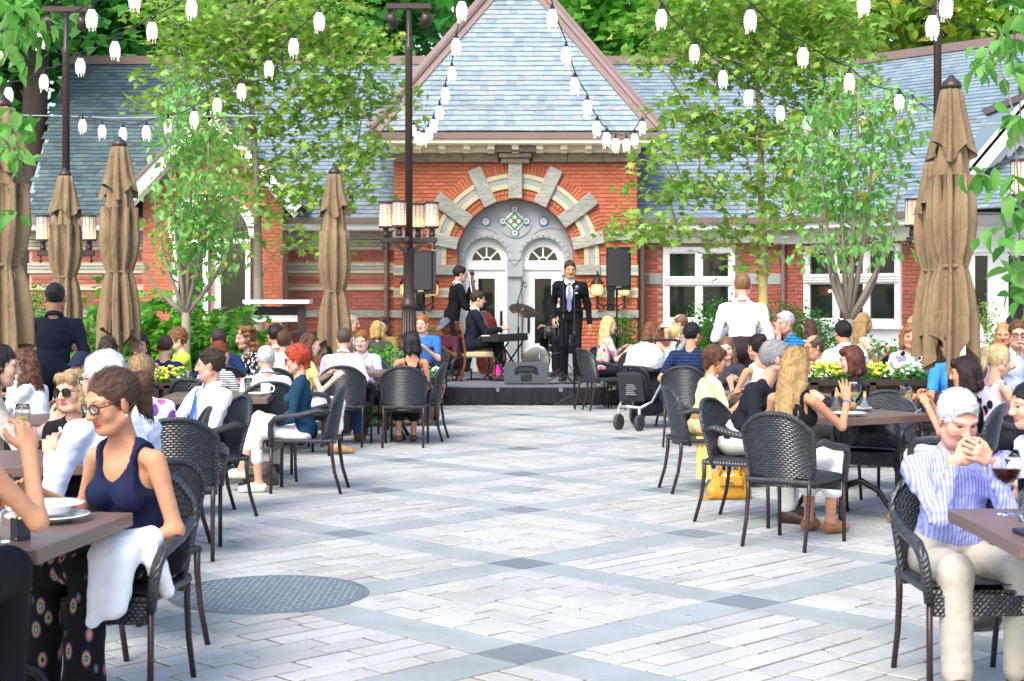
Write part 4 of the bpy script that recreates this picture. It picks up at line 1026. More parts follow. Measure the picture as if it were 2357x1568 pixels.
def parasol(label, x, Y, top=3.05, seed=1, W=1.0, tie=1.80, hem=1.12):
    X = (x - 1200) * Y / F; t = thing('parasol', label, 'parasol', (X, Y, 0), radians(seed * 37), 'closed tan parasols'); rr = random.Random(seed)
    ph = [rr.uniform(0, 6.28) for _ in range(8)]
    def layer(name, prof, npl, amp, hem_amp, n=112, thick=0):
        m = len(prof); vs = []; fs = []; zt = prof[0][1]; zb = prof[-1][1]
        for i, (r_, z, am) in enumerate([(p[0], p[1], p[2]) for p in prof]):
            q = (zt - z) / (zt - zb)
            for k in range(n):
                th = 2 * pi * k / n
                tw = th + .25 * q * sin(ph[0] + 2 * q)
                w = cos(npl * tw / 1 + ph[1] + .8 * sin(th + ph[2])); w2 = cos((npl * 2 + 1) * tw + ph[3] + 2 * q)
                fold = 1.25 * am * (.75 * (abs(w) ** .6 * (1 if w > 0 else -1)) + .30 * w2 * q)
                rad = r_ * W * (1 + fold)
                zz = z + hem_amp * (q ** 4) * (cos(npl * th / 2 + ph[4]) * .8 + .35 * cos(3 * th + ph[5]))
                vs.append((rad * cos(th), rad * sin(th), zz))
        for i in range(m - 1):
            for k in range(n):
                a = i * n + k; c = i * n + (k + 1) % n; fs.append((a, a + n, c + n, c))
        b = MB(); b.add(vs, fs); return b.build(name, M_CANVAS, t, smooth=True)
    main = [(.085, top - .14, .1), (.12, top - .4, .18), (.15, top - .7, .22), (.175, (top + tie) / 2, .25), (.185, tie + .30, .27), (.165, tie + .14, .26), (.135, tie + .04, .22), (.125, tie, .2), (.135, tie - .05, .26), (.155, tie - .15, .32), (.172, tie - .32, .34), (.182, (tie + hem) / 2 - .05, .34), (.185, hem + .05, .34), (.185, hem, .34)]
    layer('canopy', main, 8, .2, .13)
    layer('vent_skirt', [(.05, top - .02, .05), (.095, top - .04, .08), (.11, top - .12, .13), (.135, top - .27, .2), (.16, top - .40, .24), (.18, top - .48, .26)], 8, .2, .07)
    b = MB(); b.lathe([(.13 * W, tie - .012), (.137 * W, tie), (.13 * W, tie + .012)], 20); b.tube([(.0, -.13 * W, tie), (.05, -.15 * W, tie - .08), (.03, -.15 * W, tie - .16)], .006, 5); b.build('tie_cord', M_CANVAS, t)
    b = MB(); b.lathe([(.028, 0), (.028, top - .05)], 10); b.build('pole', M_BROWNM, t, smooth=True)
    b = MB(); b.lathe([(.07, top - .03), (.075, top - .01), (.06, top + .02), (.022, top + .05), (.018, top + .065), (0, top + .07)], 10); b.build('cap', M_BROWNM, t, smooth=True)
    b = MB()
    for k in range(8): b.tube([(.10 * cos(k * pi / 4), .10 * sin(k * pi / 4), hem + .1), (.05 * cos(k * pi / 4), .05 * sin(k * pi / 4), tie + .2)], .012, 5)
    b.build('ribs', M_BROWNM, t, kind='stuff')
    b = MB(); b.lathe([(.30, 0), (.30, .05), (.27, .07), (.05, .09), (.045, .3), (.03, .3)], 20); b.build('base', M_BROWNM, t)
    return t
parasol('closed tan parasol at the left edge, nearest of the left ones', 6, 11.9, seed=1, W=.95, hem=1.05)
parasol('closed tan parasol behind the waiter in black', 150, 18.6, seed=2, W=.9)
parasol('closed tan parasol left of the slender dogwood', 275, 15.0, seed=3, W=.87)
parasol('closed tan parasol below the left lamp post lanterns near the lavender shirts', 770, 18.2, top=3.04, seed=4, W=.82, tie=1.62, hem=1.0)
parasol('large closed tan parasol in front of the right slate roof', 2190, 10.85, seed=5, W=.76, tie=1.77, hem=1.15)
parasol('closed tan parasol mostly hidden behind the large right parasol', 2150, 14.2, top=2.85, seed=6, W=.85)
# ------------------------------------------------------------------ lamp posts
def lantern_shade():
    t = NT('ribbed_lantern_glass'); t.base((.70, .67, .62)); t.set(Roughness=.35)
    tr = t.n('ShaderNodeBsdfTranslucent'); tr.inputs[0].default_value = (.85, .74, .6, 1); mx = t.n('ShaderNodeMixShader'); mx.inputs[0].default_value = .45
    t.l(t.p.outputs[0], mx.inputs[1]); t.l(tr.outputs[0], mx.inputs[2]); t.l(mx.outputs[0], t.out.inputs[0]); MATS['ribbed_lantern_glass'] = t.m; return t.m
M_SHADE = lantern_shade()
M_BULB = mat('warm_bulb', '#ffd9a0', .4, 0, emit='#ffb560', es=9.0)
def point_light(parent, loc, w, col=(1, .72, .42), r_=.03):
    l = bpy.data.lights.new('lamp_light', 'POINT'); l.energy = w; l.color = col; l.shadow_soft_size = r_
    o = bpy.data.objects.new('lamp_light', l); COL.objects.link(o); o.parent = parent; o.location = loc
def lantern(parent, c, h=.38, r_=.088, lit=True):
    b = MB(); prof = []; n = 9
    for i in range(n):
        z0 = .05 + (h - .07) * i / n; z1 = .05 + (h - .07) * (i + 1) / n
        prof += [(r_ * .96, z0), (r_, z0 + .25 * (z1 - z0)), (r_, z1 - .25 * (z1 - z0)), (r_ * .96, z1)]
    b.lathe(prof, 20); sh = b.build('lantern_shade', M_SHADE, parent, loc=c, smooth=True)
    b = MB()
    for z in (.045, h - .02): b.lathe([(r_ * 1.06, z), (r_ * 1.06, z + .025), (0, z + .03)], 20)
    for k in range(10):
        a = k * pi / 5; b.tube([(r_ * 1.02 * cos(a), r_ * 1.02 * sin(a), .05), (r_ * 1.02 * cos(a), r_ * 1.02 * sin(a), h - .01)], .003, 4)
    b.lathe([(.035, -.07), (.045, -.04), (.03, .03), (.05, .045)], 10); b.build('lantern_cage', M_BROWNM, sh)
    b = MB(); b.ball((0, 0, .125), .026, 8, 6); b.build('bulb', M_BULB, sh, smooth=True)
    if lit: point_light(sh, (0, 0, .115), .55)
def lamp_post(label, x, Y, top_y, arm_y=None, lanterns=(), bar=True, low=True):
    X = (x - 1200) * Y / F; t = thing('lamp_post', label, 'lamp post', (X, Y, 0)); zt = WZ(top_y, Y)
    b = MB()
    for k in range(12):                                                   # fluted pedestal
        a = k * pi / 6; b.tube([(.088 * cos(a), .088 * sin(a), .25), (.07 * cos(a), .07 * sin(a), 1.4)], .022, 6)
    b.lathe([(.16, 0), (.16, .12), (.12, .2), (.1, .25), (.092, .26), (.075, 1.4), (.105, 1.42), (.11, 1.47), (.085, 1.5), (.075, 1.55), (.07, 2.1), (.085, 2.12), (.085, 2.16), (.05, 2.2)], 20); b.build('pedestal', M_BROWNM, t, smooth=True)
    b = MB(); b.lathe([(.052, 2.15), (.046, zt - .6), (.05, zt - .58), (.05, zt - .5), (.034, zt - .48), (.034, zt)], 14); b.build('pole', M_BROWNM, t, smooth=True)
    if bar:
        b = MB(); b.box((0, 0, zt), (.58, .09, .075), bev=.006); b.build('crossbar', M_BROWNM, t)
        for sx in (-1, 1):
            for up in (-1, 1):
                q = MB(); px = sx * (.22 if up < 0 else .12); q.tube([(0, 0, 0), (0, 0, up * .10)], .012, 6)
                R = Matrix.Rotation(radians(55 + 25 * up), 3, 'X') @ Matrix.Rotation(radians(20 * sx), 3, 'Y')
                q.lathe([(.02, -.11), (.055, -.09), (.068, -.02), (.07, .09), (.055, .085)], 14, (0, -.02, up * .14), R); q.build('spotlight', M_BROWNM, t, smooth=True, loc=(px, 0, zt + up * .04))
    if arm_y:
        za = WZ(arm_y, Y)
        b = MB(); b.box((0, 0, za), (.74, .06, .07), bev=.008); b.box((0, 0, za), (.06, .74, .068), bev=.008)
        for a in range(4):
            c, s = cos(a * pi / 2), sin(a * pi / 2); b.beam((.05 * c, .05 * s, za - .14), (.2 * c, .2 * s, za - .04), .04, .05)
            b.lathe([(.0, -.1), (.022, -.085), (.022, -.06), (.008, -.045), (.012, 0)], 8, (.33 * c, .33 * s, za - .03))
        b.build('arms', M_BROWNM, t)
        for a in lanterns:
            a_ = radians(a); lantern(t, (.30 * cos(a_), .30 * sin(a_), za + .11))
    return t
lamp_post('brown lamp post with lanterns left of the stage', 941, 20.0, 15, 553, (0, 70, 180, 250))
lamp_post('brown lamp post at the left rising above the tan parasols', 152, 20.0, 22, 583, (0, 180, 90, 270))
lamp_post('brown lamp post behind the large right parasol', 2158, 18.5, -60, 552, (180, 90, 0))
# single hanging lantern at the right edge
lp = thing('lamp_post', 'lamp post at the right edge with one lantern showing', 'lamp post', (4.6, 14.0, 0))
b = MB(); b.lathe([(.12, 0), (.1, .3), (.05, .4), (.045, 2.3), (.05, 2.4)], 14, (.3, 0, 0)); b.beam((.3, 0, 2.32), (-.1, 0, 2.32), .05, .06); b.build('pole', M_BROWNM, lp); lantern(lp, (-.06, 0, 2.42))
# ------------------------------------------------------------------ string lights
M_BEAD = mat('beaded_lamp_glass', '#e6e2da', .2, 0, emit='#ffeed8', es=.24, spec=.6)
M_WIRE = mat('black_cable', '#1c1c1f', .6, 0); M_STEEL = mat('steel_wire', '#c9ced2', .35, 0, metal=.8)
def lamp_mesh():
    b = MB(); rr = random.Random(2)
    rings = [(.024, .135), (.034, .115), (.041, .095), (.045, .074), (.045, .052), (.043, .03), (.04, .008)]
    oc = [(1, 0, 0), (0, 1, 0), (-1, 0, 0), (0, -1, 0), (0, 0, 1), (0, 0, -1)]; of = [(0, 1, 4), (1, 2, 4), (2, 3, 4), (3, 0, 4), (1, 0, 5), (2, 1, 5), (3, 2, 5), (0, 3, 5)]
    for r_, z in rings:
        for k in range(10):
            a = k * 2 * pi / 10 + z * 3; s = .0105; c = (r_ * cos(a), r_ * sin(a), z); b.add([(c[0] + s * x, c[1] + s * y, c[2] + s * 1.05 * w) for x, y, w in oc], of)
    for k in range(7):
        a = k * 2 * pi / 7; L = rr.uniform(-.05, -.005); c = (.034 * cos(a), .034 * sin(a)); s = .0085
        z = 0.0
        while z > L: b.add([(c[0] + s * x, c[1] + s * y, z - .006 + s * w) for x, y, w in oc], of); z -= .016
    b.lathe([(0, -.005), (.026, .0), (.034, .03), (.036, .07), (.028, .11), (.016, .135), (0, .138)], 10)
    return b.mesh('beaded_lamp', M_BEAD)
LAMP = lamp_mesh()
_b = MB(); _b.lathe([(.026, .14), (.024, .16), (.014, .165), (.012, .19), (.0, .195)], 8); SOCK = _b.mesh('lamp_socket', M_BLACK)
LW = .095
def string(label, pts, ends, m=None):
    """pts: lamp positions in the picture with the width seen; depth follows from the width"""
    P = [PX(x, y, F * LW / w) for x, y, w in pts]; c0 = P[len(P) // 2]
    t = thing('string_light', label, 'string lights', c0, 0, 'strings of beaded lamps over the plaza')
    rel = [tuple(np.array(p) - np.array(c0)) for p in P]
    path = [tuple(np.array(PX(x, y, Y)) - np.array(c0)) for x, y, Y in ends[0]] + [(x, y, z + .205) for x, y, z in rel] + [tuple(np.array(PX(x, y, Y)) - np.array(c0)) for x, y, Y in ends[1]]
    b = MB(); fine = []
    for a, c in zip(path[:-1], path[1:]):
        L = np.linalg.norm(np.array(c) - np.array(a)); fine += limb(a, c, -.035 * L, 5)[:-1]
    fine.append(path[-1]); b.tube(fine, .006, 5); b.build('cable', M_WIRE, t)
    for i, p in enumerate(rel):
        o = link('lamp', LAMP, t, loc=p, rotz=i * 1.3); link('socket', SOCK, o)
string('string of beaded lamps rising across the upper left corner', [(0, 128, 25), (92, 106, 25), (211, 62, 26), (310, 18, 27)], ([(-60, 150, 12)], [(420, -40, 11)]))
string('string of beaded lamps climbing in front of the left slate roof', [(20, 232, 20), (101, 204, 21), (185, 168, 22), (265, 131, 23), (350, 88, 24), (441, 36, 25), (560, -30, 26)], ([(-60, 250, 17)], [(640, -90, 12)]))
string('string of beaded lamps dipping below the left lamp post', [(190, 302, 18), (235, 315, 18), (283, 321, 18), (337, 318, 19), (387, 303, 19), (447, 287, 20), (500, 256, 20), (556, 225, 21), (619, 174, 22), (676, 124, 23), (735, 66, 24), (800, -10, 25)], ([(155, 265, 19.9)], [(850, -70, 13)]))
string('string of beaded lamps looping up from the centre lamp post past the pointed roof', [(945, 292, 15), (952, 312, 16), (962, 328, 17), (975, 332, 17), (988, 320, 17.5), (998, 302, 18), (1012, 272, 18.5), (1025, 231, 19.5), (1040, 184, 20), (1050, 122, 22), (1063, 42, 25), (1080, -50, 28)], ([(941, 262, 20)], [(1090, -110, 12)]))
string('string of beaded lamps falling down the right of the pointed roof', [(1262, -30, 29), (1271, 58, 24), (1303, 143, 23), (1323, 212, 22), (1352, 263, 21.5), (1374, 309, 20), (1396, 334, 19), (1417, 346, 18), (1442, 346, 17.5), (1461, 333, 17), (1479, 305, 17)], ([(1255, -110, 11)], [(1488, 262, 22), (1500, 250, 22.6)]))
string('string of beaded lamps descending through the right plane tree', [(1455, -30, 27), (1522, 60, 25), (1598, 138, 23), (1664, 196, 22), (1723, 239, 21), (1796, 274, 20), (1858, 296, 19), (1917, 312, 19), (1985, 296, 19), (2045, 270, 19)], ([(1400, -100, 12)], [(2158, 240, 18.4)]))
string('string of beaded lamps slanting above the right dogwood', [(1610, -20, 28), (1727, 66, 28), (1848, 148, 25), (1955, 206, 24), (2070, 250, 21), (2100, 259, 19)], ([(1500, -100, 12)], [(2158, 262, 18.4)]))
string('string of beaded lamps at the upper right in front of the lamp post', [(1870, -30, 30), (1988, 28, 29), (2146, 82, 30), (2298, 134, 27), (2420, 170, 26)], ([(1800, -70, 10)], [(2500, 190, 12)]))
string('short string of beaded lamps in the upper right corner', [(2178, 36, 30), (2300, 60, 30) if False else (2420, 60, 30)], ([(2050, -60, 10)], [(2500, 70, 11)]))
for label, a, c in (('thin steel guy wire stretched across the left slate roof', PX(-60, 262, 20), PX(600, 266, 20.1)), ('thin steel guy wire stretched across the pointed roof', PX(860, 243, 20), PX(1500, 240, 23.5)), ('thin steel guy wire across the right slate roof', PX(1960, 282, 18.6), PX(2420, 278, 18.4))):
    a, c = np.array(a), np.array(c); b = MB(); b.tube([tuple(p - a) for p in (a, a + (c - a) * .5 + np.array([0, 0, -.04]), c)], .005, 5); tag(b.build('guy_wire', M_STEEL, loc=tuple(a)), label, 'wire')
# ------------------------------------------------------------------ people: distance-field bodies, meshed
class Field:
    """a set of rounded cones and ellipsoids blended smoothly; mesh() turns the zero level into one closed surface"""
    def __init__(s, k=.035): s.p = []; s.k = k; s.cuts = []
    def cone(s, a, b, r1, r2, col=None, k=None): s.p.append(('c', np.array(a, float), np.array(b, float), r1, r2, k or s.k, col)); return s
    def ell(s, c, r, R=None, col=None, k=None): s.p.append(('e', np.array(c, float), np.array(r, float), R, None, k or s.k, col)); return s
    def cut_ell(s, c, r, R=None): s.cuts.append(('e', np.array(c, float), np.array(r, float), R, None, .008, None)); return s
    def cut_plane(s, p, n): s.cuts.append(('p', np.array(p, float), np.array(n, float), None, None, .004, None)); return s
    @staticmethod
    def d(q, P):
        if q[0] == 'c':
            a, b = q[1], q[2]; ab = b - a; L = max(1e-9, ab @ ab)
            t = np.clip((P - a) @ ab / L, 0, 1); return np.sqrt((((P - a) - t[..., None] * ab) ** 2).sum(-1)) - (q[3] + (q[4] - q[3]) * t)
        if q[0] == 'e':
            v = P - q[1]
            if q[3] is not None: v = v @ q[3]
            k0 = np.sqrt(((v / q[2]) ** 2).sum(-1)); k1 = np.sqrt(((v / q[2] ** 2) ** 2).sum(-1)) + 1e-9
            return k0 * (k0 - 1) / k1
        return (P - q[1]) @ q[2]
    @staticmethod
    def box(q, pad):
        if q[0] == 'c': lo = np.minimum(q[1] - q[3], q[2] - q[4]); hi = np.maximum(q[1] + q[3], q[2] + q[4])
        else: m = q[2] if q[3] is None else np.full(3, q[2].max()); lo, hi = q[1] - m, q[1] + m
        return lo - pad, hi + pad
    def grid(s, h, infl=0.0, noise=0.0, seed=0, nsc=1.0, bounds=None):
        B = [s.box(q, .03 + q[5] + infl) for q in s.p]
        lo = np.min([b[0] for b in B], 0); hi = np.max([b[1] for b in B], 0)
        if bounds is not None: lo = np.maximum(lo, bounds[0]); hi = np.minimum(hi, bounds[1])
        n = np.maximum(4, np.ceil((hi - lo) / h).astype(int) + 1)
        D = np.full(n, .5, np.float32); ax = [lo[i] + h * np.arange(n[i]) for i in range(3)]
        for q, (a, b) in zip(s.p, B):
            i0 = np.clip(np.floor((a - lo) / h).astype(int), 0, n); i1 = np.clip(np.ceil((b - lo) / h).astype(int) + 1, 0, n)
            if np.any(i1 <= i0): continue
            sl = tuple(slice(x, y) for x, y in zip(i0, i1))
            P = np.stack(np.meshgrid(*[ax[i][i0[i]:i1[i]] for i in range(3)], indexing='ij'), -1)
            d = s.d(q, P); o = D[sl]; k = q[5]
            m = np.clip(.5 + .5 * (o - d) / k, 0, 1); D[sl] = o + (d - o) * m - k * m * (1 - m)
        D -= infl
        if noise > 0 or s.cuts:
            P = np.stack(np.meshgrid(*ax, indexing='ij'), -1)
            if noise > 0:
                r = np.random.default_rng(seed); w = 0
                near = np.abs(D) < .06
                Q = P[near]
                for f, am in ((15, .5), (29, .4), (52, .2)):
                    for _ in range(2):
                        dr = r.normal(0, 1, 3); dr /= np.linalg.norm(dr); d2 = r.normal(0, 1, 3) * f * .5
                        w = w + am * (.55 - 1.5 * np.abs(np.sin((Q @ dr) * f * .62 * nsc + 1.5 * np.sin(Q @ d2 * nsc + r.uniform(0, 6)) + r.uniform(0, 6))) ** .8)
                D[near] -= (noise * w).astype(np.float32)
            for c in s.cuts: D = np.maximum(D, -s.d(c, P) if c[0] == 'e' else s.d(c, P))
        return D, lo
    def mesh(s, h, infl=0.0, noise=0.0, seed=0, nsc=1.0, bounds=None, want_col=False, base=(.8, .6, .5)):
        D, lo = s.grid(h, infl, noise, seed, nsc, bounds)
        V, Q = surface_nets(D.astype(np.float32), lo, h)
        if not want_col: return V, Q
        return V, Q, s.colors(V, base)
    def colors(s, V, base):
        C = np.tile(np.array(base, np.float32), (len(V), 1)); best = np.full(len(V), 1e9)
        for q in s.p:
            d = s.d(q, V); m = d < best - (.001 if q[6] is not None else 0); best = np.where(m, d, best)
            C[m] = base if q[6] is None else q[6]
        return C
def surface_nets(D, lo, h):
    D = np.pad(D, 1, constant_values=.5); lo = np.asarray(lo) - h
    S = D < 0; nx, ny, nz = D.shape
    cn = sum(S[i:nx - 1 + i, j:ny - 1 + j, k:nz - 1 + k].astype(np.int8) for i in (0, 1) for j in (0, 1) for k in (0, 1))
    act = (cn > 0) & (cn < 8); ix = np.argwhere(act)
    if len(ix) == 0: return np.zeros((0, 3)), np.zeros((0, 4), int)
    idm = np.full(act.shape, -1, np.int32); idm[act] = np.arange(len(ix))
    off = np.array([(i, j, k) for i in (0, 1) for j in (0, 1) for k in (0, 1)])
    cv = np.stack([D[ix[:, 0] + o[0], ix[:, 1] + o[1], ix[:, 2] + o[2]] for o in off], 1)
    acc = np.zeros((len(ix), 3)); cnt = np.zeros(len(ix))
    for a in range(8):
        for b in range(a + 1, 8):
            if np.abs(off[a] - off[b]).sum() != 1: continue
            m = (cv[:, a] < 0) != (cv[:, b] < 0); t = cv[m, a] / (cv[m, a] - cv[m, b])
            acc[m] += off[a] + t[:, None] * (off[b] - off[a]); cnt[m] += 1
    V = lo + h * (ix + acc / cnt[:, None]); Q = []
    for ax in range(3):
        A = [slice(None)] * 3; Bs = [slice(None)] * 3
        A[ax] = slice(0, -1); Bs[ax] = slice(1, None)
        s0, s1 = S[tuple(A)], S[tuple(Bs)]; e = np.argwhere(s0 != s1); u, v = [i for i in range(3) if i != ax]
        ok = (e[:, u] > 0) & (e[:, v] > 0) & (e[:, u] < act.shape[u]) & (e[:, v] < act.shape[v]); e = e[ok]
        def cell(du, dv):
            c = e.copy(); c[:, u] -= du; c[:, v] -= dv; return idm[c[:, 0], c[:, 1], c[:, 2]]
        q = np.stack([cell(1, 1), cell(0, 1), cell(0, 0), cell(1, 0)], 1)
        flip = s0[e[:, 0], e[:, 1], e[:, 2]] if len(e) else np.zeros(0, bool)
        if ax == 1: flip = ~flip
        q[~flip] = q[~flip][:, ::-1]; Q.append(q)
    return V, np.concatenate(Q)
def unit(v): v = np.asarray(v, float); return v / max(1e-9, np.linalg.norm(v))
def Rx(a): c, s = cos(a), sin(a); return np.array([[1, 0, 0], [0, c, -s], [0, s, c]])
def Ry(a): c, s = cos(a), sin(a); return np.array([[c, 0, s], [0, 1, 0], [-s, 0, c]])
def Rz(a): c, s = cos(a), sin(a); return np.array([[c, -s, 0], [s, c, 0], [0, 0, 1]])
def two_bone(S, T, l1, l2, pole):
    S, T = np.array(S, float), np.array(T, float); d = T - S; L = np.linalg.norm(d); Lm = min(L, (l1 + l2) * .995); dn = unit(d)
    T = S + dn * Lm; x = (l1 * l1 - l2 * l2 + Lm * Lm) / (2 * Lm); hgt = sqrt(max(0, l1 * l1 - x * x))
    p = np.array(pole, float); p = unit(p - dn * (p @ dn)); return S + dn * x + p * hgt, T
# materials
M_SKIN = NT('skin'); _a = M_SKIN.n('ShaderNodeAttribute', attribute_name='Col'); _nn = M_SKIN.noise(M_SKIN.coord(), 22, 4)
_n2 = M_SKIN.noise(M_SKIN.coord(), 150, 3, .7)
M_SKIN.base(M_SKIN.mix(1.0, M_SKIN.mix(1.0, _a.outputs['Color'], M_SKIN.ramp(_nn, [(.3, (.92, .87, .85)), (.7, (1.06, 1.07, 1.07))]), 'MULTIPLY'), M_SKIN.ramp(_n2, [(.3, (.92, .88, .86)), (.6, (1.04, 1.04, 1.04))]), 'MULTIPLY'))
M_SKIN.bump(M_SKIN.noise(M_SKIN.coord(), 260, 3), .18, .003); M_SKIN.set(Roughness=.56, Specular_IOR_Level=.32, Subsurface_Weight=0.0); M_SKIN = M_SKIN.m
def hair_mat(c):
    k = 'hair_' + c.lstrip('#')
    if k in MATS: return MATS[k]
    t = NT(k); v = t.coord(); b = lin(c); lt_ = sum(b) / 3 > .28
    n = t.noise(t.mapv(v, (1, 1, .09)), 70, 5, .7, .3); ri = t.n('ShaderNodeNewGeometry').outputs['Random Per Island']; n2 = t.noise(t.mapv(v, (1, 1, .3)), 14, 3)
    cc = t.mix(.45, t.ramp(n, [(.32, scale_c(b, .72 if lt_ else .45)), (.55, b), (.72, scale_c(b, 1.15 if lt_ else 1.55))]), t.ramp(n2, [(.35, scale_c(b, .8 if lt_ else .6)), (.65, scale_c(b, 1.1 if lt_ else 1.35))]))
    cc = t.mix(1.0, cc, t.ramp(ri, [(0, (.75 if lt_ else .6,) * 3), (1, (1.1,) * 3 if lt_ else (1.45, 1.42, 1.38))]), 'MULTIPLY')
    t.base(cc); t.set(Roughness=.45, Specular_IOR_Level=.4); t.bump(n, .8, .015); MATS[k] = t.m; return t.m
def cloth(c, pat=None, rough=.85):
    k = 'cloth_' + c.lstrip('#') + ('_' + pat if pat else '')
    if k in MATS: return MATS[k]
    t = NT(k); v = t.coord(); b = lin(c); n = t.noise(v, 9, 5, .6); fin = t.noise(v, 330, 2)
    col = t.ramp(n, [(.3, scale_c(b, .88)), (.7, scale_c(b, 1.08))])
    def wave(dirn, sc, dist=0.0):
        w = t.n('ShaderNodeTexWave'); w.bands_direction = dirn; w.inputs['Scale'].default_value = sc; w.inputs['Distortion'].default_value = dist; t.l(v, w.inputs['Vector']); return w.outputs['Fac']
    if pat == 'pinstripe': col = t.mix(t.ramp(wave('X', 22, .6), [(.45, (0, 0, 0)), (.6, (1, 1, 1))]), col, (.26, .28, .62))
    elif pat == 'navystripe': col = t.mix(t.ramp(wave('Z', 9), [(.5, (0, 0, 0)), (.55, (1, 1, 1))], 'CONSTANT'), col, lin('#24365c'))
    elif pat == 'bwstripe': col = t.mix(t.ramp(wave('Z', 16), [(.5, (0, 0, 0)), (.55, (1, 1, 1))], 'CONSTANT'), col, lin('#20242e'))
    elif pat == 'plaid':
        col = t.mix(t.math('MULTIPLY', t.ramp(wave('X', 9), [(.5, (0, 0, 0)), (.55, (1, 1, 1))], 'CONSTANT'), .7), col, lin('#1d4f8e')); col = t.mix(t.math('MULTIPLY', t.ramp(wave('Z', 9), [(.5, (0, 0, 0)), (.55, (1, 1, 1))], 'CONSTANT'), .7), col, lin('#173a70'))
    elif pat in ('floral', 'dots', 'paisley', 'abstract'):
        vo = t.n('ShaderNodeTexVoronoi'); vo.inputs['Scale'].default_value = {'floral': 13, 'dots': 34, 'paisley': 19, 'abstract': 16}[pat]
        t.l(t.mapv(v, (1, 1, .7 if pat != 'paisley' else .55)), vo.inputs['Vector'])
        m_ = t.ramp(vo.outputs['Distance'], [(.40, (1, 1, 1)), (.46, (0, 0, 0))] if pat != 'paisley' else [(.33, (1, 1, 1)), (.37, (0, 0, 0))])
        if pat == 'floral': cc = t.ramp(t.math('FRACT', t.math('MULTIPLY', vo.outputs['Color'], 3.1)), [(0, lin('#e05a94')), (.35, lin('#e9a3c2')), (.6, lin('#8fbf7a')), (.8, lin('#7a4aa0'))], 'CONSTANT')
        elif pat == 'dots': cc = lin('#e8e6e0')
        elif pat == 'paisley':
            cc = t.ramp(vo.outputs['Distance'], [(0, lin('#5fa0a6')), (.12, lin('#2c3c44')), (.17, lin('#b8aa58')), (.23, lin('#b0607a')), (.30, lin('#3a5a60'))], 'CONSTANT')
        else: cc = t.ramp(t.math('FRACT', t.math('MULTIPLY', vo.outputs['Color'], 2.3)), [(0, lin('#1c1c22')), (.4, lin('#d08ab0')), (.65, lin('#efe9ea')), (.85, lin('#8a86a0'))], 'CONSTANT')
        col = t.mix(m_, col, cc)
    t.base(col); t.set(Roughness=rough, Specular_IOR_Level=.2); t.bump(t.math('ADD', t.math('MULTIPLY', n, 1.6), t.math('MULTIPLY', fin, .12)), .35, .02); MATS[k] = t.m; return t.m
_SK = {'fair': lin('#dfb8a2'), 'pink': lin('#dcae9a'), 'tan': lin('#cf9c7c'), 'olive': lin('#b98a6a'), 'brown': lin('#7d5238'), 'pale': lin('#ecc6b2')}
SKINS = {k: (v[0] * .90, v[1] * .86, v[2] * .82) for k, v in _SK.items()}
M_LENS = mat('dark_lens', '#20140f', .1, 0, spec=.8); M_SPECS = mat('spectacle_frame', '#191a20', .3, 0)
M_CLEAR = NT('clear_glass'); M_CLEAR.base((1, 1, 1)); M_CLEAR.set(Roughness=.0, Transmission_Weight=1.0, IOR=1.25); M_CLEAR = M_CLEAR.m

def hand_field(f, w, d, n, side, sc, curl, skin, spread=.12):
    """five-fingered hand: w wrist, d finger direction, n palm normal (curl goes towards it), side +1 when the thumb is on the d x n side"""
    d = unit(d); n = unit(n - d * (n @ d)); x = np.cross(d, n) * side           # x points to the thumb
    P = lambda a, b, c: w + sc * (x * a + d * b + n * c)
    f.cone(P(.0, -.02, 0), P(0, .02, 0), .025 * sc, .026 * sc, k=.015)
    f.cone(P(.022, .03, 0), P(.024, .085, -.004), .019 * sc, .015 * sc, k=.012); f.cone(P(-.02, .03, 0), P(-.024, .078, -.002), .019 * sc, .014 * sc, k=.012); f.cone(P(0, .03, .003), P(0, .085, -.004), .019 * sc, .015 * sc, k=.012)
    for i, (a, L) in enumerate(((.030, .072), (.0105, .080), (-.0105, .074), (-.030, .058))):
        c = curl * (1 + .12 * i); sp = (1.5 - i) * spread; p = P(a, .086 if i in (1, 2) else .08, -.003); ang = c * .35
        dirv = unit(d * cos(sp) + x * sin(sp))
        r0 = .0095 if i < 3 else .0083
        for s_, fr in enumerate((.45, .31, .24)):
            v = dirv * cos(ang) + n * sin(ang); q = p + v * L * fr * sc; f.cone(p, q, r0 * (1 - .08 * s_) * sc, r0 * (.93 - .1 * s_) * sc, k=.004); p = q; ang += c * .75
    p = P(.022, .02, .006); q = p + sc * (x * .032 + d * .026 + n * .012); f.cone(p, q, .017 * sc, .0115 * sc, k=.01)
    q2 = q + sc * (x * (.014 - .008 * curl) + d * .028 + n * (.004 + .012 * curl)); f.cone(q, q2, .0112 * sc, .010 * sc, k=.004)
    q3 = q2 + sc * (x * (.004 - .012 * curl) + d * .024 + n * .008 * curl); f.cone(q2, q3, .010 * sc, .0082 * sc, k=.004)

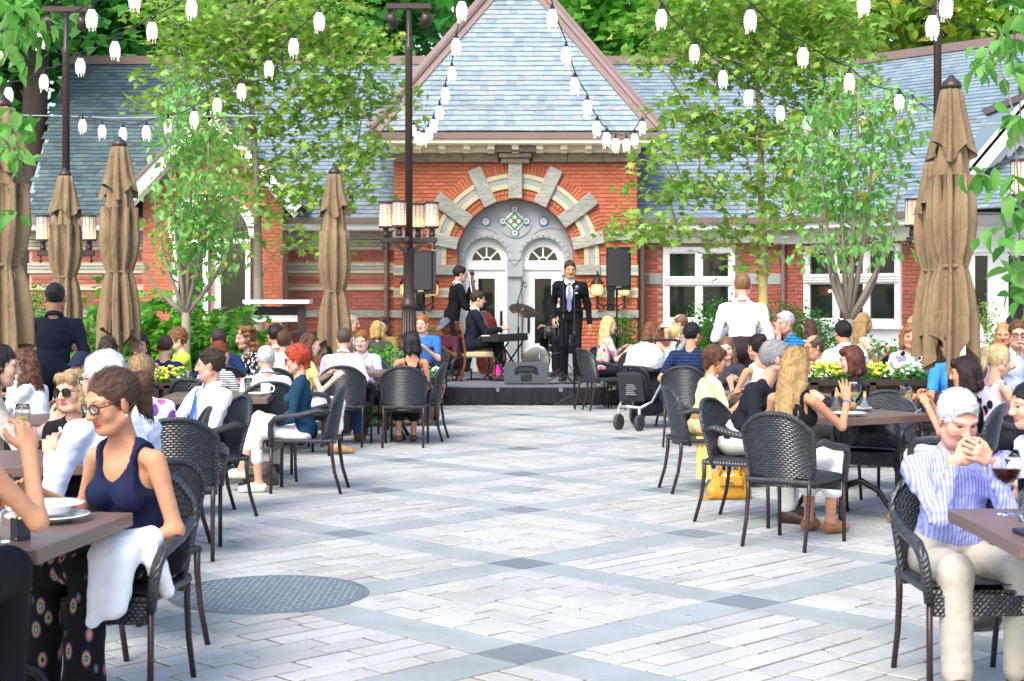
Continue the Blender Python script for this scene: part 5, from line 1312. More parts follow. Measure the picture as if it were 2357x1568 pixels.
def head_fields(sex, skin, hair_c, hair, age, brow, face=1.0):
    """head in its own frame: origin between the ears, forward +y; returns skin field, hair field"""
    f = Field(.018); sk = skin
    lip = (sk[0] * .82, sk[1] * .52, sk[2] * .52) if sex == 'm' else (sk[0] * .82, sk[1] * .42, sk[2] * .45)
    m = sex == 'm'
    f.ell((0, -.012, .038), (.074, .095, .090), k=.03)
    f.ell((0, .030, -.012), (.062, .062, .085), k=.03)
    f.cone((-.030 if m else -.024, .045, -.074), (.030 if m else .024, .045, -.074), .034 if m else .030, .034 if m else .030, k=.03)
    f.cone((0, .066, -.088), (0, .069, -.090), .020, .020, k=.025)
    f.cone((-.055, .0, -.055), (-.028, .05, -.085), .024, .022, k=.025); f.cone((.055, .0, -.055), (.028, .05, -.085), .024, .022, k=.025)
    for s in (-1, 1):
        f.ell((s * .040, .062, -.022), (.026, .022, .024), k=.03)
        f.cone((s * .014, .085, .032), (s * .050, .070, .034), .011, .010, k=.016)
        f.cone((s * .016, .0925, .0355), (s * .046, .079, .038), .0042, .0035, col=brow, k=.004)
        f.ell((s * .079, -.006, -.004), (.010, .020, .032), R=Rz(s * -.35), k=.008, col=(sk[0] * .98, sk[1] * .86, sk[2] * .84))
    f.cone((0, .092, .022), (0, .110, -.018), .0095, .0125, k=.016); f.ell((0, .111, -.022), (.0135, .012, .011), k=.008)
    for s in (-1, 1): f.ell((s * .012, .100, -.025), (.009, .010, .008), k=.008)
    f.cone((-.017, .083, -.0545), (.017, .083, -.0545), .0048, .0048, col=lip, k=.008); f.ell((0, .0885, -.0525), (.0145, .007, .0045), col=lip, k=.006); f.ell((0, .0875, -.0600), (.0125, .0075, .0052), col=lip, k=.006)
    for s in (-1, 1): f.cut_ell((s * .032, .096, .010), (.0165, .018, .0080))
    h = Field(.025); c = hair
    if c != 'bald':
        if c in ('short', 'balding', 'crop', 'curlyshort'):
            t_ = .007 if c == 'crop' else (.012 if c != 'curlyshort' else .03)
            if True: h.ell((0, -.016, .040), (.075 + t_, .097 + t_, .092 + t_)); h.ell((0, .03, .085), (.058, .055, .038)) if c == 'short' else None
            if c == 'balding': h.cut_ell((0, .035, .135), (.062, .105, .088))
            h.cut_ell((0, .112, -.026), (.084, .094, .117)); h.cut_ell((0, -.03, -.15), (.14, .14, .085))
            for s in (-1, 1): h.cut_ell((s * .085, .012, -.028), (.030, .032, .052))
        else:
            h.ell((0, -.018, .041), (.083, .105, .100)); h.cut_ell((0, .138, -.030), (.071, .104, .126))
            if c in ('ponytail', 'bun', 'updo'): h.p.clear(); h.cuts.clear(); h.ell((0, -.020, .040), (.084, .106, .102)); h.cut_ell((0, .138, -.026), (.078, .108, .122))
            if c in ('long', 'longstraight', 'wavy'):
                L = {'long': -.26, 'longstraight': -.40, 'wavy': -.24}[c]; r_ = .038 if c != 'wavy' else .046
                for s in (-1, 1):
                    h.cone((s * .062, -.02, .02), (s * .078, -.03, -.14), .036, r_); h.cone((s * .078, -.03, -.14), (s * .07, -.055, L), r_, .026)
                h.cone((0, -.075, .0), (0, -.10, L - .02), .06, .03); h.cone((.04, -.075, -.05), (.045, -.10, L - .03), .045, .025); h.cone((-.04, -.075, -.05), (-.05, -.10, L + .02), .045, .022)
            elif c == 'bob':
                for s in (-1, 1): h.cone((s * .060, -.005, .03), (s * .075, .012, -.085), .040, .034); h.cone((s * .065, -.04, .0), (s * .072, -.05, -.11), .045, .036)
                h.cone((0, -.075, .02), (0, -.085, -.10), .055, .045); h.cone((-.045, .062, .088), (.045, .062, .088), .030, .030)
            elif c == 'pixie':
                h.ell((0, -.03, .06), (.095, .105, .095)); h.cone((-.045, .058, .088), (.045, .058, .088), .032, .03); h.cone((0, -.075, .0), (0, -.075, -.07), .055, .035)
                h.cut_ell((0, -.05, -.175), (.15, .15, .085))
                for s in (-1, 1): h.cone((s * .07, .0, .02), (s * .078, -.02, -.045), .022, .014)
            elif c == 'ponytail':
                h.cone((0, -.115, .055), (0, -.15, .035), .030, .042); h.cone((0, -.15, .035), (0, -.135, -.14), .042, .022); h.cut_ell((0, -.03, -.16), (.14, .14, .10))
                for s in (-1, 1): h.cut_ell((s * .088, .01, -.035), (.028, .036, .055))
            elif c in ('bun', 'updo'):
                q = (0, -.105, .085) if c == 'bun' else (0, -.115, .035); h.ell(q, (.042, .036, .040) if c == 'bun' else (.06, .04, .055)); h.cut_ell((0, -.03, -.16), (.14, .14, .10))
                for s in (-1, 1): h.cut_ell((s * .088, .01, -.035), (.028, .036, .055))
            if c == 'curly':
                r = np.random.default_rng(5)
                for _ in range(46):
                    a = r.uniform(0, 2 * pi); z = r.uniform(-.22, .12); rad = .085 if z > -.05 else .10
                    p = (rad * cos(a), -.03 + rad * 1.05 * sin(a), z)
                    if p[1] > .03 and z < .06: continue
                    h.ell(p, (.032,) * 3, k=.012)
    return f, h

def person(label, pose='sit', head=None, Y=None, yaw=0.0, root=None, sex='m', skin='fair', hair='short', hairc='#3a2a20', sc=1.0, lean=12, side=0, twist=0, hyaw=0, hpitch=8, htilt=0,
           top='tee', topc='#ffffff', toppat=None, sleeve=None, bottom='trousers', botc='#2a2a30', botpat=None, shoe='#2a211d', arms=('table', 'table'), legs='sit', vox=.016, det=2, belly=0.0, fat=1.0,
           glasses=None, acc=(), age=40, zoff=0.0, hands=(1, 1), curl=(.55, .55), seat_z=.47, build=1.0, chair_label=None, chair_off=(0, -.02), noise=.009, tuck=None, handdir=None, handn=None, shorts=False):
    R = np.random.default_rng(abs(hash(label)) % 1 + sum(map(ord, label)))
    skc = SKINS[skin]; f = sex == 'f'; seed = sum(map(ord, label))
    sw = .158 if f else .182; hipw = .082
    hz = seat_z + .055 if pose == 'sit' else .93
    Hc = np.array([0, 0, hz / sc if pose == 'sit' else hz])
    Rt = Rz(radians(twist)) @ Rx(radians(-lean)) @ Ry(radians(side))
    T = lambda p: Hc + Rt @ np.array(p, float)
    nb = T((0, -.015, .515)); hd_up = .142
    Rh = Rz(radians(hyaw)) @ Rx(radians(-hpitch)) @ Ry(radians(htilt))
    Rneck = Rx(radians(-lean * .6))
    hc = nb + (Rneck @ np.array([0, .012, 0.0])) + np.array([0, 0, hd_up]) * 1.0 + Rh @ np.array([0, 0.01, 0.0]) + np.array([0, .035 * min(2, lean / 25), 0])
    # where it stands: from the picture position of the top of the head
    yr = radians(yaw); Rw = Rz(yr)
    if head is not None:
        top_w = PX(head[0], head[1], Y); top_l = hc + Rh @ np.array([0, -.01, .135])
        if root is None:
            need = top_w[2] - zoff; s2 = need / top_l[2]
            sc = min(1.12 if pose == 'sit' else 1.08, max(.86, s2)); off = Rw @ (top_l * sc); root = (top_w[0] - off[0], top_w[1] - off[1], max(zoff, top_w[2] - off[2]) if pose != 'sit' else zoff)
    if len(root) == 2: root = (*root, zoff)
    t = thing('person', label, 'person', root, yr)
    # ---- limbs
    S = {s: T((s * sw, -.012, .425)) for s in (-1, 1)}
    UA, FA = .285, .255
    pres = {'table': (.16, .36, .30), 'lap': (.10, .30, .07), 'down': (.27, .02, -.10), 'chin': (.05, .26, .50), 'hip': (.28, .10, .05), 'forward': (.15, .42, .20), 'knee': (.12, .34, .10), 'rest': (.30, .22, .17), 'up': (.22, .30, .42), 'back': (.22, -.08, .02), 'pocket': (.235, .07, -.02), 'serve': (.15, .28, .22)}
    J = {}
    for s, a in ((-1, arms[0]), (1, arms[1])):
        if a is None: continue
        p = pres[a] if isinstance(a, str) else a
        W = Hc + np.array([s * abs(p[0]) if isinstance(a, str) else p[0], p[1], p[2]])
        if isinstance(a, str) and a in ('down', 'pocket', 'back', 'hip'): W = T((s * p[0], p[1], p[2]))
        pole = (s * .4, -.4, -.8) if p[2] > .02 else (s * .3, -1, 0)
        el, W = two_bone(S[s], W, UA, FA, pole); J[s] = (S[s], el, W)
    K = {}
    if pose == 'sit':
        ls = {'sit': ((.43, .0), (.43, .0)), 'in': ((.43, -.12), (.43, -.15)), 'out': ((.45, .14), (.45, .08)), 'spread': ((.43, .02), (.43, .02))}.get(legs, legs)
        for s, q in ((-1, ls[0]), (1, ls[1])):
            hp = Hc + np.array([s * hipw, .0, 0]); spread = .15 if legs == 'spread' else (.095 if f else .12)
            if np.ndim(q[0]) == 0: kn = Hc + np.array([s * spread, q[0], .02]); an = np.array([s * (spread - .01), q[0] + q[1] - .02, .085 / sc])
            else: kn, an = Hc + np.array(q[0]), np.array(q[1])
            K[s] = (hp, kn, an)
    else:
        ls = legs if isinstance(legs, tuple) else ((-.10, .02), (.10, -.02))
        for s, q in ((-1, ls[0]), (1, ls[1])):
            hp = Hc + np.array([s * hipw, 0, 0]); an = np.array([q[0], q[1], .09]); kn, an = two_bone(hp, an, .43, .43, (0, 1, 0)); K[s] = (hp, kn, an)
    FD = {s: unit(np.array([s * .2, 1, 0.0])) for s in (-1, 1)}
    # ---- torso primitives, shared by body and clothes
    def torso(F, g=0.0, ww=1.0):
        b_ = fat * (1.0 if not f else .93)
        F.ell(T((0, -.005, .03)), ((.150 if not f else .155) * fat + g, .108 * fat + g, .115 + g), R=Rt)
        F.ell(T((0, .012 + belly * .5, .17)), (.128 * b_ + belly * .4 + g, .092 * b_ + belly + g, .14 + g), R=Rt)
        F.ell(T((0, .0, .33)), (.146 * b_ * (1 if not f else .92) + g, .098 * b_ + g, .155 + g), R=Rt)
        F.cone(T((-sw + .045, -.012, .44)), T((sw - .045, -.012, .44)), .047 + g, .047 + g)
        for s in (-1, 1):
            F.cone(T((s * .075, -.02, .455)), T((s * .015, -.02, .515)), .036 + g * .7, .042 + g * .5)
            F.cone(S[s], S[s] + (J[s][1] - S[s]) * .25 if s in J else S[s] - np.array([0, 0, .07]), (.049 if not f else .043) + g, (.046 if not f else .039) + g)
            if f: F.ell(T((s * .072, .092, .315)), (.056 + g, .046 + g, .055 + g), R=Rt)
            else: F.ell(T((s * .075, .075, .36)), (.065 + g, .032 + g, .05 + g), R=Rt)
    def arm(F, s, g, frac, taper=1.0):
        if s not in J: return
        a, e, w = J[s]; au = (.043 if not f else .035) * build
        u = min(1, frac / .5); F.cone(a, a + (e - a) * u, au + .003 + g, au - .005 * u + g)
        if frac > .5:
            v = (frac - .5) * 2; F.cone(e, e + (w - e) * v, au - .005 + g, (au - .005) * (1 - v) + .027 * v + g * taper)
    clothed = top not in (None,)
    sleeve_f = {'tee': .34, 'long': .97, 'blazer': .985, 'tank': 0, 'halter': 0, 'polo': .36, 'cap': .16, 'three': .78, 'rolled': .62}.get(top, .34) if sleeve is None else sleeve
    # ---- body: one continuous skin surface
    B = Field(.026); torso(B, -.012); B.cone(T((0, -.018, .47)), hc + Rh @ np.array([0, -.022, -.05]), .056 if not f else .049, .050 if not f else .043, k=.03)
    for s in (-1, 1):
        arm(B, s, -.002 if sleeve_f < .9 else -.012, 1.0)
        hp, kn, an = K[s]; lg = -.012 if bottom in ('trousers', 'jeans') else 0; lt = -.014 if bottom else 0
        B.cone(hp, kn, .076 * fat + lt, .052 + lt * .7); B.ell(kn, (.050 + lg, .053 + lg, .053 + lg)); kc = kn + (an - kn) * .32
        B.cone(kn, kc, .047 + lg, .051 + lg); B.cone(kc, an, .050 + lg, .033 + lg)
        ft = an - np.array([0, 0, .045 if pose != 'x' else 0]); B.cone(an - np.array([0, .02, .02]), ft + FD[s] * .13, .036, .026, k=.02)
    V, Q, C = B.mesh(vox, want_col=True, base=skc)
    Vs, Qs, Cs = [V], [Q], [C]; n0 = len(V)
    hv = min(vox, .0045 if det >= 3 else (.0062 if det == 2 else .0085)); brow = np.array(lin(hairc)) * .7 + np.array(skc) * .18
    Hf, Hh = head_fields('f' if f else 'm', skc, hairc, hair, age, tuple(brow))
    Hf.cone((0, -.022, -.05), Rh.T @ (nb - hc) * .75, .048 if not f else .041, .052 if not f else .045, k=.025)
    V, Q, C = Hf.mesh(hv, want_col=True, base=skc)
    cheek = np.exp(-(((np.abs(V[:, 0]) - .042) / .02) ** 2 + ((V[:, 2] + .02) / .022) ** 2 + ((V[:, 1] - .075) / .03) ** 2))[:, None]
    C = C * (1 - cheek * np.array([.02, .16, .14]))
    Vs.append(hc + V @ Rh.T); Qs.append(Q + n0); Cs.append(C); n0 += len(V)
    for s in (-1, 1):                                  # eyeballs
        e = MB(); e.ball((0, 0, 0), .0122, 12, 9, Matrix.Rotation(-pi / 2, 3, 'X')); ev = np.array(e.v); Qe = np.array([q if len(q) == 4 else (*q, q[-1]) for q in e.f])
        ec = np.tile(np.array([.72, .70, .66]), (len(ev), 1)); ec[ev[:, 1] > .0090] = lin('#4a3524'); ec[ev[:, 1] > .0114] = (.01, .01, .01)
        ev[:, 2] *= .72; P_ = ev + np.array([s * .032, .0742, .0100]); Vs.append(hc + P_ @ Rh.T); Qs.append(Qe + n0); Cs.append(ec); n0 += len(ev)
        e = MB(); e.tube([tuple(hc + Rh @ np.array([s * (.032 + q * .0165), .0885 - .0085 * abs(q) ** 2 - .003 * (q > 0), .0165 - .0050 * q * q + .001 * q])) for q in (-1, -.5, 0, .5, 1)], [.001, .0020, .0025, .0025, .0012], 5)
        ev = np.array(e.v); Qe = np.array([q for q in e.f if len(q) == 4]); Vs.append(ev); Qs.append(Qe + n0); Cs.append(np.tile(np.array(skc) * .22, (len(ev), 1))); n0 += len(ev)
    for i, s in enumerate((-1, 1)):
        if s in J and hands[i]:
            a, e, w = J[s]; dv = unit(w - e); nv = np.array([-s * .6, .2, -.75])
            if handdir is not None and handdir[i] is not None: dv = unit(np.array(handdir[i], float))
            if handn is not None and handn[i] is not None: nv = unit(np.array(handn[i], float))
            hf = Field(.006); hf.cone(w - unit(w - e) * .05, w, .027, .025, k=.012)
            sd = 1 if np.cross(dv, nv) @ np.array([-s * 1.0, .35, .5]) > 0 else -1
            hand_field(hf, w + dv * .012, dv, nv, sd, 1.02 if not f else .93, curl[i], skc)
            V, Q, C = hf.mesh(min(.0062, hv * 1.1) if det >= 2 else .0075, want_col=True, base=skc); Vs.append(V); Qs.append(Q + n0); Cs.append(C); n0 += len(V)
    me = np_mesh('body', np.concatenate(Vs) * sc, np.concatenate(Qs), M_SKIN, True, np.concatenate(Cs)); link('body', me, t)
    def garment(name, F, c, pat=None, g=0.0, nz=noise, h=None, rough=.85, par=t, lab=None, nsc=1.0):
        V, Q = F.mesh(h or vox * .85, g + nz * .4, nz, seed, nsc)
        if len(V) < 8: return None
        return link(name, np_mesh(name, V * sc, Q, cloth(c, pat, rough), True), par, label=lab)
    # ---- trousers / skirt
    tuck = (bottom in ('skirt', 'longskirt') or top in ('tank', 'halter')) if tuck is None else tuck
    g = .014 if tuck else .009
    if top == 'blazer': tuck = True
    def legs_field(frac, g):
        F = Field(.03)
        gt = g if tuck else g - .013
        F.ell(T((0, -.005, .03)), (.152 * fat + gt, .110 * fat + gt, .108 + g), R=Rt); F.ell(T((0, .01, .11)), (.132 * fat + belly * .4 + gt, .096 * fat + belly * .8 + gt, .08 + g), R=Rt)
        for s in (-1, 1):
            hp, kn, an = K[s]; F.cone(hp, kn, .077 * fat + g, .056 + g * 1.4)
            if frac > .5: F.cone(kn, kn + (an - kn) * (frac - .5) * 2, .055 + g * 1.4, .046 + g * 1.8)
        return F
    if bottom in ('trousers', 'jeans'): garment('trousers', legs_field(.97, g), botc, botpat, nz=noise * .38)
    elif bottom == 'capris': garment('trousers', legs_field(.78, g), botc, botpat)
    elif bottom == 'shorts': garment('shorts', legs_field(.5, g), botc, botpat)
    elif bottom in ('skirt', 'longskirt'):
        F = Field(.05); F.ell(T((0, -.005, .03)), (.158 + g, .112 + g, .11 + g), R=Rt)
        km = (K[-1][1] + K[1][1]) / 2
        for s in (-1, 1): F.cone(K[s][0], K[s][1], .088, .075)
        F.cone(Hc + np.array([0, .1, 0]), km, .085, .07)
        if bottom == 'longskirt':
            for s in (-1, 1): F.cone(K[s][1], K[s][2] + np.array([s * .03, .02, -.0]), .072, .085)
        else:
            for s in (-1, 1): F.cone(K[s][1] + np.array([s * .01, -.02, 0]), K[s][1] + (K[s][2] - K[s][1]) * .5, .075, .085)
        garment('skirt', F, botc, botpat, nz=.008, nsc=.8)
    # ---- shoes
    if det >= 1 and shoe:
        for s in (-1, 1):
            an = K[s][2]; F = Field(.02); z = an[2] - .085
            F.cone(np.array([an[0], an[1] - .035, z + .045]), np.array([an[0], an[1], z + .045]) + FD[s] * .07, .042, .045); F.cone(np.array([an[0], an[1], z + .035]) + FD[s] * .05, np.array([an[0], an[1], z + .028]) + FD[s] * .15, .042, .034)
            if top == 'blazer' or bottom == 'trousers' or bottom == 'jeans': F.cone(an, an - np.array([0, 0, .05]), .048, .045)
            F.cut_plane((0, 0, z + .004), (0, 0, -1))
            V, Q = F.mesh(.011); link('shoe', np_mesh('shoe', V * sc, Q, mat('shoe_' + shoe.lstrip('#'), shoe, .45, .1, 20), True), t)
    # ---- top
    neck = T((0, .0, .52))
    if top:
        F = Field(.028); gg = .013 if top != 'blazer' else .020
        torso(F, gg)
        if top not in ('tank', 'halter'):
            for s in (-1, 1): arm(F, s, gg + (.004 if top in ('tee', 'polo') else .0), sleeve_f, .9)
        if top == 'blazer':
            F.ell(T((0, .0, -.02)), (.168, .125, .14), R=Rt)
            if pose == 'sit':
                for s in (-1, 1): F.cone(K[s][0] + np.array([0, -.03, .02]), K[s][0] + (K[s][1] - K[s][0]) * .25, .095, .088)
        else: F.cut_plane(T((0, 0, .03 if tuck else (-.06 if pose != 'sit' else -.045))), Rt @ np.array([0, 0, -1.0]))
        if top in ('tee', 'tank', 'cap', 'three', 'halter', 'rolledneck'):
            if top == 'tank': F.cut_ell(T((0, .06, .52)), (.092, .125, .155), R=Rt); F.cut_ell(T((0, -.07, .54)), (.085, .09, .10), R=Rt)
            elif top == 'halter': F.cut_ell(T((0, -.12, .50)), (.115, .10, .16), R=Rt)
            else: F.cut_ell(T((0, .02, .56)), (.070, .085, .085), R=Rt)
            if top in ('tank', 'halter'):
                for s in (-1, 1): F.cut_ell(T((s * (sw + .025), .0, .41)), (.085 if top == 'tank' else .105, .16, .145), R=Rt)
        elif top == 'blazer': F.cut_ell(T((0, .115, .36)), (.050, .075, .20), R=Rt @ Rx(-.12)); F.cut_ell(T((0, .0, .56)), (.066, .075, .06), R=Rt)
        else: F.cut_ell(T((0, .055, .535)), (.052, .065, .07), R=Rt)
        tn = {'blazer': 'jacket', 'tee': 'shirt', 'tank': 'tank_top', 'halter': 'halter_top'}.get(top, 'shirt')
        garment(tn, F, topc, toppat, h=vox * .8, nz=noise if top not in ('tank', 'halter') else .003)
        if top in ('long', 'polo', 'rolled') or top == 'blazer':       # collar
            b = MB(); n_ = 18; vs = []
            cc = topc if top != 'blazer' else '#f4f4f6'
            for zi, (r0, dz) in enumerate(((.066, -.012), (.062, .03), (.070, .026), (.084, -.008))):
                for k in range(n_ + 1):
                    a = pi / 2 + .32 + (2 * pi - .64) * k / n_; q = np.array([r0 * cos(a) * (1.0 if not f else .9), r0 * 1.02 * sin(a) - .012, .505 + dz - .018 * (sin(a) > .6) - .012 * sin(a)]); vs.append(tuple(T(q) * sc))
            fs = [(i * (n_ + 1) + k, i * (n_ + 1) + k + 1, (i + 1) * (n_ + 1) + k + 1, (i + 1) * (n_ + 1) + k) for i in range(3) for k in range(n_)]
            b.add(vs, fs); b.build('collar', cloth(cc, toppat if top != 'blazer' else None), t, smooth=True)
        if top == 'blazer':                                     # shirt front, lapels
            F2 = Field(.03); F2.ell(T((0, .004, .33)), (.132, .108, .16), R=Rt); F2.cone(T((0, -.012, .47)), T((0, -.005, .535)), .058, .054); garment('shirt', F2, '#f2f3f6', None, nz=.002, h=vox * .8)
            for s in (-1, 1):
                b = MB(); pts = [(.018, .14, .17), (.045, .142, .28), (.062, .128, .39), (.074, .085, .475), (.098, .085, .455), (.105, .118, .37), (.085, .1405, .28)]
                b.add([tuple(T((s * x, y + .004, z)) * sc) for x, y, z in pts], [tuple(range(7)) if s > 0 else tuple(range(7))[::-1]]); b.build('lapel', cloth(topc), t)
    # ---- hair
    if Hh.p:
        nzv = {'curly': .012, 'wavy': .010, 'curlyshort': .012, 'ponytail': .002, 'bun': .002, 'updo': .003}.get(hair, .005)
        V, Q = Hh.mesh(max(hv, .005), nzv * .7, nzv, seed, 2.2)
        hr = link('hair', np_mesh('hair', (hc + V @ Rh.T) * sc, Q, hair_mat(hairc), True), t)
        if det >= 2 and hair != 'crop':
            e1 = V[Q[:, 2]] - V[Q[:, 0]]; e2 = V[Q[:, 3]] - V[Q[:, 1]]; nn = np.cross(e1, e2); nn /= np.linalg.norm(nn, axis=1, keepdims=True) + 1e-9; pc = V[Q].mean(1)
            k = R.integers(0, len(Q), 1500 if det >= 3 else 600); p, nrm_ = pc[k], nn[k]
            g_ = np.tile(np.array([0, -.55, -.85] if hair in ('long', 'longstraight', 'wavy', 'bob', 'curly') else ([0, -1, .15] if hair in ('ponytail', 'bun', 'updo') else [0, -.8, -.25])), (len(k), 1)); 
            if hair in ('long', 'longstraight', 'wavy', 'ponytail', 'bob'): g_[p[:, 2] < -.02] = (0, -.05, -1)
            g_ = g_ + R.normal(0, .11, g_.shape); tg = g_ - (g_ * nrm_).sum(1, keepdims=True) * nrm_; tg /= np.linalg.norm(tg, axis=1, keepdims=True) + 1e-9
            sd_ = np.cross(nrm_, tg); L_ = R.uniform(.02, .05, (len(k), 1)) * (1.5 if hair in ('long', 'longstraight', 'wavy') else (.75 if hair in ('short', 'balding', 'pixie', 'curlyshort') else 1)); wd = R.uniform(.0010, .0022, (len(k), 1)) * (1 if det >= 3 else 1.6); lf = R.uniform(.001, .006 if hair not in ('short', 'balding', 'pixie') else .0028, (len(k), 1))
            a_, b_2, c_2 = p - nrm_ * .001, p + tg * L_ * .5 + nrm_ * lf, p + tg * L_ - nrm_ * .001
            VV = np.stack([a_ - sd_ * wd, a_ + sd_ * wd, b_2 + sd_ * wd, b_2 - sd_ * wd, c_2 + sd_ * wd * .3, c_2 - sd_ * wd * .3], 1).reshape(-1, 3); o_ = np.arange(len(k))[:, None] * 6
            link('loose_strands', np_mesh('loose_strands', (hc + VV @ Rh.T) * sc, np.concatenate([o_ + np.array([0, 1, 2, 3]), o_ + np.array([3, 2, 4, 5])]), hair_mat(hairc), True), hr, kind='stuff')
    HP = lambda p: tuple((hc + Rh @ np.array(p, float)) * sc)
    if glasses:
        kind = glasses; b = MB(); up = .085 if kind.startswith('top') else .0105; fy = .094 if up < .05 else .055; ln = MB()
        for s in (-1, 1):
            cx = s * .033; rx, rz = (.026, .019) if 'big' not in kind else (.030, .026)
            ring = [HP((cx + rx * cos(a), fy + .008 - .010 * (abs(cx + rx * cos(a)) / .06) ** 2 + .004, up + rz * sin(a))) for a in np.linspace(0, 2 * pi, 15)]
            b.tube(ring, .0022 * sc if kind != 'thick' else .0036 * sc, 5, cap=False); ln.add([HP((cx, fy + .012, up))] + ring[:-1], [(0, i, i % 14 + 1) for i in range(1, 15)])
            b.tube([HP((s * .060, fy, up + .004)), HP((s * .083, .03, up + .006)), HP((s * .085, -.02, up))], .0024 * sc, 5)
        b.tube([HP((-.008, fy + .011, up + .004)), HP((.008, fy + .011, up + .004))], .0024 * sc, 5)
        gl = b.build('glasses' if 'sun' not in kind else 'sunglasses', M_SPECS, t); ln.build('lens', M_LENS if 'sun' in kind else M_CLEAR, gl)
    for a in acc:
        if a[0] == 'tie':
            b = MB(); pts = [(0, .085, .478), (.018, .098, .468), (.013, .118, .44), (.028, .142, .27), (.032, .150 + belly, .14), (0, .152 + belly, .09)]
            L = [T((x, y + .012, z)) * sc for x, y, z in pts]; Rr = [T((-x, y + .012, z)) * sc for x, y, z in pts]
            vs = [tuple(p) for p in L] + [tuple(p) for p in Rr]; n_ = len(pts); b.add(vs, [(i, i + 1, n_ + i + 1, n_ + i) for i in range(n_ - 1)]); b.build('tie', cloth(a[1], a[2] if len(a) > 2 else None, .5), t, smooth=True)
        elif a[0] == 'pearls':
            b = MB()
            for k in range(26):
                q = 2 * pi * k / 26; b.ball(tuple(T((.078 * cos(q), .075 * sin(q) + .015, .47 - .045 * max(0, sin(q)))) * sc), .0095, 7, 5)
            b.build('necklace', mat('pearl', '#f3efe6', .25, 0), t, smooth=True)
        elif a[0] == 'cap':
            F = Field(.02); F.ell((0, -.012, .055), (.088, .108, .095)); F.cone((-.04, .10, .055), (.04, .10, .055), .02, .02); F.ell((0, .13, .052), (.07, .06, .012)); F.cut_plane((0, 0, .045), (0, -.1, -1))
            V, Q = F.mesh(.008); link('cap', np_mesh('cap', (hc + V @ Rh.T) * sc, Q, cloth(a[1]), True), t)
        elif a[0] == 'square':
            b = MB(); b.box(tuple(T((-.10, .135, .36)) * sc), (.045, .012, .014)); b.build('pocket_square', cloth('#f4f4f4'), t)
        elif a[0] == 'earring':
            for s in (-1, 1):
                b = MB(); b.ball(HP((s * .083, .0, -.045)), .005, 6, 4); b.build('earring', mat('pearl', '#f3efe6', .25, 0), t)
        elif a[0] == 'watch':
            s = a[1]
            if s in J:
                e, w = J[s][1], J[s][2]; d_ = unit(w - e); b = MB(); b.tube([tuple((w - d_ * .035) * sc), tuple((w - d_ * .015) * sc)], .030 * sc, 10); b.build('bracelet', mat('bracelet_metal', '#b8b8bc', .25, 0, metal=.9), t)
        elif a[0] == 'socks':
            for s in (-1, 1):
                F = Field(.01); kn, an = K[s][1], K[s][2]; F.cone(an + (kn - an) * .28, an - np.array([0, 0, .03]), .050, .046); V, Q = F.mesh(.012); link('sock', np_mesh('sock', V * sc, Q, cloth(a[1]), True), t)
        elif a[0] == 'belt':
            F = Field(.03); F.ell(T((0, .005, .10)), (.165 * fat + .012 + belly * .4, .125 * fat + .012 + belly, .09), R=Rt); F.cut_plane(T((0, 0, .085)), Rt @ np.array([0, 0, -1.0])); F.cut_plane(T((0, 0, .118)), Rt @ np.array([0, 0, 1.0])); garment('belt', F, '#1c1a1a', nz=0, h=.011)
    J2 = {s: Rw @ (J[s][2] * sc) + np.array(root) for s in J}
    if chair_label: 
        o = Rw @ np.array([chair_off[0], chair_off[1], 0]); chair(root[0] + o[0], root[1] + o[1], yaw, chair_label)
    return t, J2, Rw @ (hc * sc) + np.array(root)
# ------------------------------------------------------------------ the people
HANDS = {}
def vd(Y): return (.009, 3) if Y < 7.6 else ((.011, 3) if Y < 9.9 else ((.013, 2) if Y < 13.5 else ((.017, 2) if Y < 18 else (.021, 1))))
def P_(key, label, head, Y, yaw, sex='m', who=None, **kw):
    v, d = vd(Y); kw.setdefault('vox', v); kw.setdefault('det', d)
    if who: kw['chair_label'] = 'black woven armchair that seats ' + who
    t, J, hc = person(label, head=head, Y=Y, yaw=yaw, sex=sex, **kw); HANDS[key] = J; return t
W_, NAVY, BLK = '#f1f2f6', '#1b2440', '#1c1d22'
# left side, near to far
chair(-1.58, 6.02, 174, 'black woven armchair of the woman in the navy tank top, left foreground')
P_('L1', 'person in a navy tank top and thick dark glasses, looking down at the plates', (243, 852), 5.95, 150, 'f', skin='tan', hair='ponytail', hairc='#523a2b', top='tank', topc='#1a2140', bottom='longskirt', botc='#141416', botpat='paisley', lean=19, hyaw=-12, hpitch=16, glasses='thick', fat=1.08, build=1.08, arms=('lap', (.30, .30, .27)), acc=(('earring',),), legs=((.42, .05), (.42, .05)))
P_('L2', 'person with long brown hair and bare shoulders at the left edge, elbow on the table', (-150, 770), 4.62, -6, 'f', skin='tan', hair='longstraight', hairc='#4a2e20', top='tank', topc='#2a2a30', bottom='trousers', botc='#17171b', lean=12, arms=('table', (.20, .36, .40)), zoff=.14)
chair(-2.0, 4.50, -4, 'black woven armchair in the lower left corner, only one arm in view')
P_('L3', 'person with dark hair at the left edge, facing right and clapping', (4, 792), 8.9, -72, 'f', 'the clapping dark-haired woman', skin='fair', hair='long', hairc='#231b1c', top='three', topc='#d8c8b8', lean=10, arms=((-.02, .40, .30), (.05, .40, .31)), handdir=((.2, .7, .7), (-.1, .7, .7)), handn=((1, 0, 0), (-1, 0, 0)), curl=(.2, .2), acc=(('watch', 1),))
P_('L4', 'person with a blonde bob, large dark sunglasses, red lips and a pearl necklace', (168, 850), 8.1, 168, 'f', 'the woman with pearls', skin='fair', hair='bob', hairc='#b79a6c', top='three', topc='#15161c', lean=6, hyaw=-12, hpitch=4, glasses='sunbig', acc=(('pearls',),), arms=('table', 'lap'))
